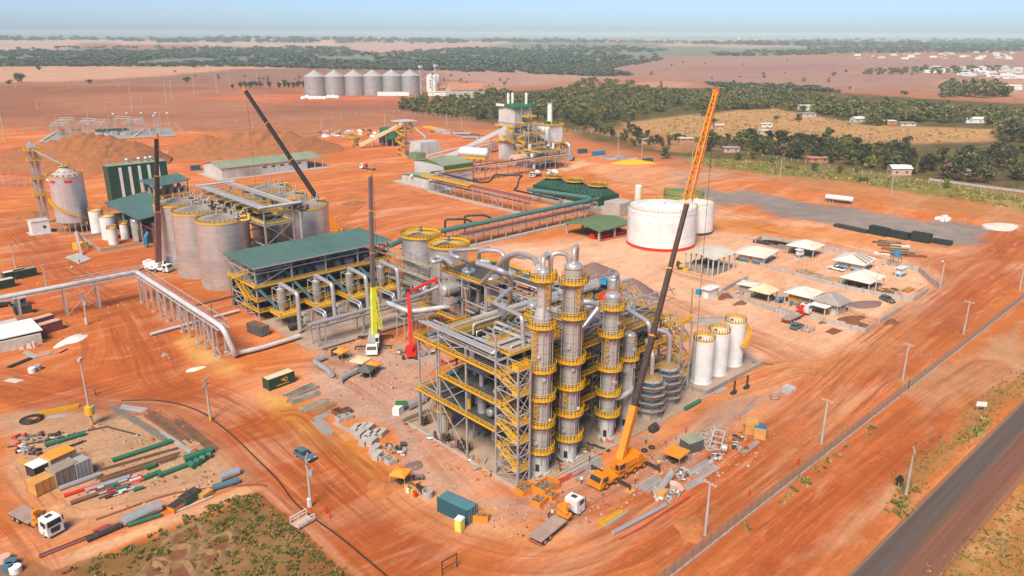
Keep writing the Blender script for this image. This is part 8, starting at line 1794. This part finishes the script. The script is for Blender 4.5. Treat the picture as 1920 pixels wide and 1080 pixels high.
hs=[((1347,241),12,7,3,'wall_pink','wall_pink','pink flat-roofed house in the golden field left of the crane jib'),((1436,238),14,6,3,'white','tile_white','white house with a flat roof in the golden field'),((1434,251),16,9,3,'offwhite','offwhite','pale-roofed house before the trees in the golden field'),((1370,285),16,8,3.4,'wall_pink','tile_grey','pink-walled house with grey roof near the verge'),((1532,304),20,9,3.2,'brick','tile_red','raw brick house behind the verge trees'),((1685,327),17,9,4.4,'wall_pink','white','white shed with pink end wall on the verge'),((1514,219),22,10,4,'offwhite','tile_grey','house with a grey roof at the edge of the golden field'),((1609,229),22,9,4,'offwhite','tile_white','pale house under trees at the field edge'),((1660,233),26,9,3.4,'brick','tile_white','low white-roofed shed at the field edge, right of the pale house'),((1512,206),24,12,5,'white','white','bright white-roofed house among the trees'),((1800,210),26,12,5,'offwhite','offwhite','pale flat building behind the right-hand trees'),((1825,230),26,10,4,'white','white','long white shed in the right-hand trees'),((1830,212),14,10,4,'yellow_pale','tile_red','yellow-walled house in the right-hand trees'),((1286,266),16,8,3,'brick','offwhite','brown house with pale roof left of the crane jib foot'),((1212,268),16,9,3,'wall_pink','tile_grey','small house behind the left roadside bush'),((1700,236),20,8,3,'offwhite','tile_grey','small grey-roofed house in the field-edge trees'),((1895,168),40,14,6,'white','tile_white','white building right of the dark grove'),((1800,328),16,8,3,'wall_pink','tile_grey','dark-roofed hut in the trees at the right edge'),((1500,268),18,9,3,'offwhite','tile_white','white hut behind the tall trees')]
for p,L,w,h,a,b,lb in hs:house(lb,p,L*.62,w*.7,h*.85,-.75+(p[0]%5)*.1,a,b,flat=(p[0]%2==0))
fence('low brick wall with posts along the verge at the right',[at(*p)for p in((1742,338),(1830,350),(1925,362))],5,1.6,'brick',False,1.2,.2)
gt=random.Random(21);hm=[]
for k in range(4):
 m=MB();L,w,h=((14,9,4),(20,10,5),(34,16,7),(11,9,4))[k];m.box(-L/2,-w/2,0,L/2,w/2,h,('white','offwhite','white','wall_pink')[k]);m.slab([(-L/2-.5,-w/2-.5,h+.2),(L/2+.5,-w/2-.5,h+.2),(L/2+.5,0,h+2),(-L/2-.5,0,h+2)],.2,('tile_white','tile_grey','white','tile_red')[k]);m.slab([(-L/2-.5,0,h+2),(L/2+.5,0,h+2),(L/2+.5,w/2+.5,h+.2),(-L/2-.5,w/2+.5,h+.2)],.2,('tile_white','tile_grey','white','tile_red')[k]);hm.append(m.mesh('house',None))
zones=[((1740,1920,128,150),90,'white or tiled house of the town at the right horizon','houses of the town at the right'),((1600,1920,103,112),60,'tiny pale house of the estate under the right horizon','houses of the estate under the horizon'),((1370,1920,68,82),110,'tiny white building of the far town near the horizon','buildings of the far town')]
for(xa,xb,ya,yb),n,lb,gr in zones:
 for i in range(n):
  a=gt.uniform(xa,xb);b=gt.uniform(ya,yb)
  if gr.endswith('right'):b=128+(b-128)*(.4+.6*(a-1740)/180)
  x,y=at(a,max(b,67.5));o=bpy.data.objects.new('house',hm[gt.choice((0,1,2,2,3,3))if n!=110 else gt.choice((1,2,2))]);COL.objects.link(o)
  o.location=(x,y,float(relief(np.array([x]),np.array([y]))[0]));o.rotation_euler=(0,0,gt.uniform(-1,0));s=.62 if b>100 else 1.0 if b>75 else 1.5;o.scale=(s,)*3;tag(o,lb,'house',gr)
  # ------------------------------------------------------------------ trees, woods and weeds
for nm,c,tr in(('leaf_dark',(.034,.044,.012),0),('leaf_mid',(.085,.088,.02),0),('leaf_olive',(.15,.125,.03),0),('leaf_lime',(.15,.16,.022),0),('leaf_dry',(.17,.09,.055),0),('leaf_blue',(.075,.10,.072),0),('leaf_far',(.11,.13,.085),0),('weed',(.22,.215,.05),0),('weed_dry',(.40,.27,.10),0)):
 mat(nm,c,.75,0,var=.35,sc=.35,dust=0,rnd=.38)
mat('bark',(.16,.10,.06),.9,dust=0)
nr=np.random.default_rng(5)
def npmesh(name,V,F,mats,mi):
 me=bpy.data.meshes.new(name);me.vertices.add(len(V));me.vertices.foreach_set('co',np.asarray(V,np.float32).ravel());n=len(F);me.loops.add(n*4);me.polygons.add(n)
 me.loops.foreach_set('vertex_index',np.asarray(F,np.int32).ravel());me.polygons.foreach_set('loop_start',np.arange(0,4*n,4,dtype=np.int32))
 for k in mats:me.materials.append(MATS[k])
 me.polygons.foreach_set('material_index',np.asarray(mi,np.int32));me.update(calc_edges=True);return me
def leaf_cloud(h,w,n,lobes,size,base_,tall=1.0):
 """leaf clumps spread through several lobes of a crown: quads, vertices and a tone per quad"""
 V=[];T=[]
 L=[]
 for i in range(lobes):
  a=nr.uniform(0,6.28);r=w*nr.uniform(.15,.62)if i else 0;z=base_+(h-base_)*nr.uniform(.12,.78);s=w*nr.uniform(.34,.55)
  L.append((r*math.cos(a),r*math.sin(a),min(z,h-s*.6*tall),s,s*nr.uniform(.55,.85)*tall,nr.integers(0,3)))
 for k in range(n):
  x,y,z,sx,sz,t=L[nr.integers(0,lobes)];d=nr.normal(size=3);d/=np.linalg.norm(d);q=nr.uniform(.55,1.05);c=np.array([x+d[0]*sx*q,y+d[1]*sx*q,z+d[2]*sz*q])
  nrm=d+nr.normal(size=3)*.55+np.array([0,0,.35]);nrm/=np.linalg.norm(nrm);u=np.cross(nrm,nr.normal(size=3));u/=np.linalg.norm(u)+1e-6;v=np.cross(nrm,u);s=size*nr.uniform(.6,1.25)
  V+=[c+u*s,c+v*s*.7,c-u*s*.9,c-v*s*.8];T.append((t+(nr.random()<.3))%3)
 return np.array(V),np.arange(4*n).reshape(-1,4),np.array(T)
KINDS={'green':('leaf_dark','leaf_mid','leaf_olive'),'olive':('leaf_mid','leaf_olive','leaf_olive'),'dark':('leaf_dark','leaf_dark','leaf_mid'),'lime':('leaf_lime','leaf_olive','leaf_lime'),'dry':('leaf_dry','leaf_dry','leaf_dark')}
def trunk_mb(h,w,r):
 m=MB().tube([(0,0,-.1),(w*.03,0,h*.25),(-.02*w,.03*w,h*.5),(0,0,h*.8)],r,6,'bark',r2=r*.4)
 for i in range(4):a=i*1.6+r;m.tube([(0,0,h*(.22+.06*i)),(w*.28*math.cos(a),w*.28*math.sin(a),h*.55),(w*.45*math.cos(a),w*.45*math.sin(a),h*.72)],r*.5,5,'bark',r2=r*.15)
 return m
PROTO={}
def proto(kind,v):
 if(kind,v)not in PROTO:
  h=8.0;w=(3.6,4.4,3.0)[v];V,F,T=leaf_cloud(h,w,330,9+v,.58,h*.10);cm=npmesh('crown',V,F,KINDS[kind],T);tm=trunk_mb(h,w,.2).mesh('trunk','bark')
  tb=trunk_mb(h,w,.2);TV=np.array(tb.v);TF=np.array([f for f in tb.f if len(f)==4]);ok=npmesh('tree',np.concatenate([V,TV]),np.concatenate([F,TF+len(V)]),KINDS[kind]+('bark',),np.concatenate([T,np.full(len(TF),3)]))
  PROTO[(kind,v)]=(cm,tm,ok)
 return PROTO[(kind,v)]
def gz(x,y):return float(relief(np.array([x]),np.array([y]))[0])
def put_tree(x,y,kind,v,s,label,group,parts=True,sz=None):
 cm,tm,om=proto(kind,v);z=gz(x,y);rz=float(nr.uniform(0,6.28));sc=(s,s,sz or s*float(nr.uniform(.85,1.15)))
 if parts:
  t=thing('tree',label,'tree',(x,y,z),group,rz);t.scale=sc
  for n_,me in(('crown',cm),('trunk',tm)):o=bpy.data.objects.new(n_,me);COL.objects.link(o);o.parent=t
 else:
  o=bpy.data.objects.new('tree',om);COL.objects.link(o);o.location=(x,y,z);o.rotation_euler=(0,0,rz);o.scale=sc;tag(o,label,'tree',group)
def inside(P,x,y):
 c=False
 for i in range(len(P)):
  a,b=P[i-1],P[i]
  if(a[1]>y)!=(b[1]>y)and x<(b[0]-a[0])*(y-a[1])/(b[1]-a[1])+a[0]:c=not c
 return c
def scatter(pts,n):
 P=px(*pts);xs=[p[0]for p in P];ys=[p[1]for p in P];out=[]
 while len(out)<n:
  x,y=nr.uniform(min(xs),max(xs)),nr.uniform(min(ys),max(ys))
  if inside(P,x,y)and vnoise(np.array([x/22.]),np.array([y/22.]),3)[0]>nr.uniform(.0,.62):out.append((x,y))
 return out
BELTS=[(((745,206),(760,190),(850,190),(940,188),(1000,182),(1060,170),(1180,168),(1290,176),(1330,205),(1230,212),(1180,228),(1090,240),(1050,226),(900,225),(800,216)),760,'belt',1.12),
(((1290,178),(1400,172),(1480,178),(1560,196),(1700,200),(1925,222),(1925,240),(1800,230),(1640,238),(1520,212),(1440,205),(1320,208)),560,'belt',1.3),
(((1285,284),(1300,270),(1380,264),(1500,268),(1540,275),(1700,288),(1925,300),(1925,352),(1780,340),(1640,318),(1540,304),(1430,292)),170,'verge',1.2),(((1060,168),(1100,152),(1190,158),(1180,170)),60,'grove',1.1),
(((1765,184),(1770,168),(1880,166),(1890,184)),70,'grove',1.9),(((1610,140),(1640,132),(1870,128),(1880,136),(1760,142)),110,'grove',1.3),(((1872,268),(1880,236),(1925,236),(1925,272)),26,'verge',1.5),(((840,186),(880,178),(960,176),(950,188)),30,'grove',1.3),(((1090,246),(1180,240),(1240,262),(1170,262)),26,'belt',.7),(((1160,262),(1290,262),(1270,280),(1190,274)),24,'verge',.7)]
cand=[]
for pts,n,k,s in BELTS:
 for(x,y)in scatter(pts,n):cand.append((math.hypot(x,y),x,y,k,s))
cand.sort(key=lambda c:c[0])
rest=[]
LB={('belt','green'):'mid green tree in the dense belt behind the boiler house',('belt','olive'):'olive green tree in the dense belt behind the boiler house',('belt','dark'):'dark green tree in the dense belt behind the boiler house',('verge','green'):'mid green tree in the verge strip right of the apron',('verge','olive'):'olive green tree in the verge strip right of the apron',('verge','dark'):'dark green tree in the verge strip right of the apron',('verge','dry'):'leafless brown tree in the verge strip at the right',('verge','lime'):'bright green tree in the verge strip right of the apron'}
for i,(d,x,y,k,s)in enumerate(cand):
 q=nr.random();kind=('dark' if q<.35 else 'green' if q<.7 else 'olive')if k!='verge' else('dark' if q<.36 else 'green' if q<.66 else 'olive' if q<.8 else 'lime' if q<.88 else 'dry');v=int(nr.integers(0,3));sc=s*float(nr.uniform(.65,1.2))
 if k=='belt' and q>.5:kind='olive' if q>.72 else 'green'
 if i<275:put_tree(x,y,kind,v,sc,LB.get((k,kind),'dark tree in a grove on the plain behind the plant'),'trees of the %s: %s'%(k,kind),i<90)
 else:rest.append((x,y,kind,v,sc))
for(a,b,top,kind,v,w,lb)in((1550,272,229,'dark',2,1.5,'tallest dark tree standing above the verge strip'),(1585,276,243,'dark',2,1.2,'second tall dark tree right of the tallest one'),(1246,298,264,'lime',2,1.3,'bright yellow-green bush standing alone on the roadside'),(1412,298,276,'lime',1,.8,'bright green bush on the verge, left one'),(1446,307,284,'lime',2,.75,'bright green bush on the verge beside the pole'),(1384,300,281,'lime',1,.9,'broad bright green bush on the verge'),(1480,318,306,'olive',1,.7,'low dark bush on the verge below the brick house'),(1525,322,298,'olive',2,.8,'round bush on the verge right of the brick house'),(1575,326,307,'green',1,.7,'bush on the verge before the white shed'),(1606,325,307,'lime',2,.6,'slim bright bush before the white shed'),(1774,352,326,'lime',2,.8,'bright bush on the verge at the right'),(1618,341,326,'olive',1,.8,'sprawling low bush on the verge'),(40,155,137,'green',1,2.6,'round tree alone on the red plain at the left'),(73,132,120,'dark',2,2.0,'small leaning tree alone on the pale field'),(364,128,116,'dark',1,3.0,'round dark tree alone at the edge of the pale field'),(168,157,150,'dark',1,1.4,'low dark bush on the plain at the left'),(351,154,144,'dark',1,1.8,'dark tree alone on the mauve field'),(17,158,151,'dry',1,1.4,'brown bush beside the round tree at the left'),(1318,218,205,'dark',1,1.0,'dark tree in the golden grass left of the jib'),(1338,231,218,'dark',1,1.1,'dark round tree in the golden grass right of the jib'),(1496,228,208,'green',0,1.1,'round tree at the left of the field-edge houses'),(1457,224,213,'olive',1,1.0,'spreading tree in the middle of the golden field'),(1695,178,166,'dark',0,1.5,'dark tree alone before the grove'),(1563,141,132,'dark',0,1.6,'dark tree alone on the mauve plain'),(437,166,158,'dark',0,1.0,'small dark tree at the left end of the far hedge')):
 x,y=at(a,b);h=hgt(a,b,top);put_tree(x,y,kind,v,w,lb,None,True,h/8.6)
for i,a in enumerate(range(452,572,9)):
 if a in(497,515):continue
 x,y=at(a,164.5);put_tree(x,y,'dark',i%3,1.25,'dark rounded shrub in the hedge left of the far silos','hedge left of the far silos',False)
for i in range(40):
 a,b=nr.uniform(1000,1900),nr.uniform(112,170);x,y=at(a,b);rest.append((x,y,'dark',0,float(nr.uniform(.5,1.1))))
for i in range(50):
 a,b=nr.uniform(300,960),nr.uniform(135,162);x,y=at(a,b);rest.append((x,y,'dark',1,float(nr.uniform(.3,.9))))
 # the trees past the first three hundred, and the woods far behind: one mass
LOW=[]
for v in range(4):LOW.append(leaf_cloud(8.0,(3.6,4.4,4.0,4.8)[v],95,6,1.05,1.0))
def mass(items,name,label,cat,mats):
 VV=[];FF=[];TT=[];o=0
 for(x,y,z,s,sz,t)in items:
  V,F,T=LOW[int(nr.integers(0,4))];a=nr.uniform(0,6.28);c,s_=math.cos(a),math.sin(a);q=V*np.array([s,s,sz])
  VV.append(np.stack([q[:,0]*c-q[:,1]*s_+x,q[:,0]*s_+q[:,1]*c+y,q[:,2]+z],1));FF.append(F+o);TT.append((T+t)%len(mats));o+=len(V)
 ob=bpy.data.objects.new(name,npmesh(name,np.concatenate(VV),np.concatenate(FF),mats,np.concatenate(TT)));COL.objects.link(ob);tag(ob,label,cat,kind='stuff')
mass([(x,y,gz(x,y),s,s,{'dark':0,'green':1,'olive':2,'lime':3,'dry':0}[k])for x,y,k,v,s in rest],'woods','crowded green woods behind the first trees of the belt','woods',('leaf_dark','leaf_mid','leaf_olive','leaf_mid','leaf_olive'))
far=[]
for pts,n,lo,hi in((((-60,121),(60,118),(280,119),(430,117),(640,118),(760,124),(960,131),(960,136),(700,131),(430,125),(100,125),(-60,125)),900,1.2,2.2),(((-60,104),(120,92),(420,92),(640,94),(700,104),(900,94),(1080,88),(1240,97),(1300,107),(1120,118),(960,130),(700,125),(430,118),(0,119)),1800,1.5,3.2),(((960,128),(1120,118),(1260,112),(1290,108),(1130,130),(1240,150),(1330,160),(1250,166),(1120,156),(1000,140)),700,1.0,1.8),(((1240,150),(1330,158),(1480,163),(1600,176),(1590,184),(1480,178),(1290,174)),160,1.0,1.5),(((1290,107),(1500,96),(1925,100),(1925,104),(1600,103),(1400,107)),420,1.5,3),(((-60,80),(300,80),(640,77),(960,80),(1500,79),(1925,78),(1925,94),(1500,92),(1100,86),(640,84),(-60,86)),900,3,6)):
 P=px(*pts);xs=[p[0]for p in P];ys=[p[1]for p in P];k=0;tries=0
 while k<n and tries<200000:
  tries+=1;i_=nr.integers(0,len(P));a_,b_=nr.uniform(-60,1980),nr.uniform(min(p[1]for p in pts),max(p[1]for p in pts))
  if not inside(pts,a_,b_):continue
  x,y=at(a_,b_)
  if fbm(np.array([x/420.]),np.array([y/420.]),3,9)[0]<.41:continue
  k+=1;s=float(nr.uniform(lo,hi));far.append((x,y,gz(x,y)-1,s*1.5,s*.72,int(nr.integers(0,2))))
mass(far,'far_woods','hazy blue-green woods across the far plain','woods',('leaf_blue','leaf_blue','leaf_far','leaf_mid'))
def tufts(name,label,pts_list,mats,size,hh,blades=9):
 V=[];T=[]
 for(x,y)in pts_list:
  t=int(nr.integers(0,len(mats)));s=size*nr.uniform(.5,1.4)
  for k in range(blades):
   a=nr.uniform(0,6.28);r=s*nr.uniform(0,.8);bx,by=x+r*math.cos(a),y+r*math.sin(a);h=hh*nr.uniform(.5,1.3)*(s/size);b=nr.uniform(0,6.28);w=.16*s+.05;lx,ly=nr.normal()*.3*h,nr.normal()*.3*h
   dx,dy=math.cos(b)*w,math.sin(b)*w;V+=[(bx-dx,by-dy,0),(bx+dx,by+dy,0),(bx+dx*.8+lx,by+dy*.8+ly,h),(bx-dx*.8+lx,by-dy*.8+ly,h*.9)];T.append(t)
 o=bpy.data.objects.new(name,npmesh(name,V,np.arange(len(V)).reshape(-1,4),mats,T));COL.objects.link(o);tag(o,label,'weeds',kind='stuff')
def cluster(pts,n,spread):
 out=[]
 for(x,y)in scatter(pts,n):
  for k in range(int(nr.integers(2,9))):out.append((x+nr.normal()*spread,y+nr.normal()*spread))
 return out
tufts('weeds','patchy green weeds on the disturbed ground in the lower left corner',cluster(((110,1075),(260,1010),(430,935),(480,925),(560,1000),(660,1085),(600,1200),(100,1200)),430,.4),('weed','leaf_olive','weed','weed_dry'),.27,.26,11)
tufts('weeds','green weeds along the foot of the long fence and by the weathered pole',cluster(((1290,1078),(1300,1078),(1540,885),(1650,800),(1640,796),(1530,880)),26,.3)+cluster(((1670,960),(1690,910),(1720,905),(1720,940),(1690,975)),22,.5)+cluster(((1800,830),(1830,800),(1850,775),(1860,790),(1830,830)),20,.4),('weed','leaf_olive','weed_dry'),.34,.4,10)
tufts('dry_grass','dry yellowish grass along the asphalt road',cluster(((1660,900),(1720,850),(1850,740),(1920,690),(1920,725),(1760,880),(1690,955)),110,.9)+cluster(((1750,1080),(1920,910),(2000,900),(1900,1200)),170,.9),('weed_dry','weed_dry','weed_dry','weed'),.26,.22,7)
tufts('verge_grass','green and dry grass of the verge behind the apron',cluster(((1270,300),(1400,303),(1700,335),(1920,372),(1920,392),(1600,340),(1340,315)),420,2.2),('weed','leaf_olive','weed','weed_dry'),.9,.7,7)
tufts('field_grass','dry golden grass of the field behind the trees',cluster(((1290,216),(1450,206),(1640,240),(1870,246),(1840,262),(1660,270),(1420,260),(1170,248)),420,4),('weed_dry','weed_dry','leaf_dry'),1.3,.7,6)
LV=[];LT=[]
for pts,n in((((560,640),(800,650),(960,930),(1240,830),(1480,740),(1440,860),(1200,960),(960,1010),(700,880)),1500),(((20,840),(300,760),(460,900),(200,970)),500),(((1340,470),(1600,470),(1760,540),(1700,600),(1400,580)),500),(((0,480),(300,500),(440,680),(0,740)),300)):
 for(x,y)in scatter(pts,n):
  s=float(nr.gamma(2.0,.055))+.04;a=nr.uniform(0,3);c,q=math.cos(a)*s,math.sin(a)*s;t=int(nr.integers(0,4));h=s*nr.uniform(.5,1.2);b=[(x+c,y+q),(x-q,y+c),(x-c,y-q),(x+q,y-c)]
  k=len(LV);LV+=[(*p,-.02)for p in b]+[(x+(p[0]-x)*.6,y+(p[1]-y)*.6,h)for p in b];LT+=[([k+4,k+5,k+6,k+7],t)]+[([k+i,k+(i+1)%4,k+4+(i+1)%4,k+4+i],t)for i in range(4)]
o=bpy.data.objects.new('rubble',npmesh('rubble',LV,[f for f,t in LT],('lumber','earth_dark','concrete','earth'),[t for f,t in LT]));COL.objects.link(o);tag(o,'small stones, clods and litter scattered over the working ground','rubble',kind='stuff')
# ------------------------------------------------------------------ the air: even haze round the whole scene
def haze():
 M=bpy.data.materials.new('haze');M.use_nodes=True;nt=M.node_tree
 for n in list(nt.nodes):
  if n.type!='OUTPUT_MATERIAL':nt.nodes.remove(n)
 v=nt.nodes.new('ShaderNodeVolumePrincipled');v.inputs['Color'].default_value=(.80,.94,1.0,1);v.inputs['Density'].default_value=HAZE
 v.inputs['Anisotropy'].default_value=-.25
 nt.links.new(v.outputs[0],[n for n in nt.nodes if n.type=='OUTPUT_MATERIAL'][0].inputs['Volume'])
 MATS['haze']=M
 m=MB();m.box(-62000,-62000,-45,62000,62000,95)
 o=bpy.data.objects.new('haze',m.mesh('haze','haze'));COL.objects.link(o);tag(o,'pale blue haze fading the far woods and plains','haze',kind='stuff')
HAZE=1.1e-4
haze()
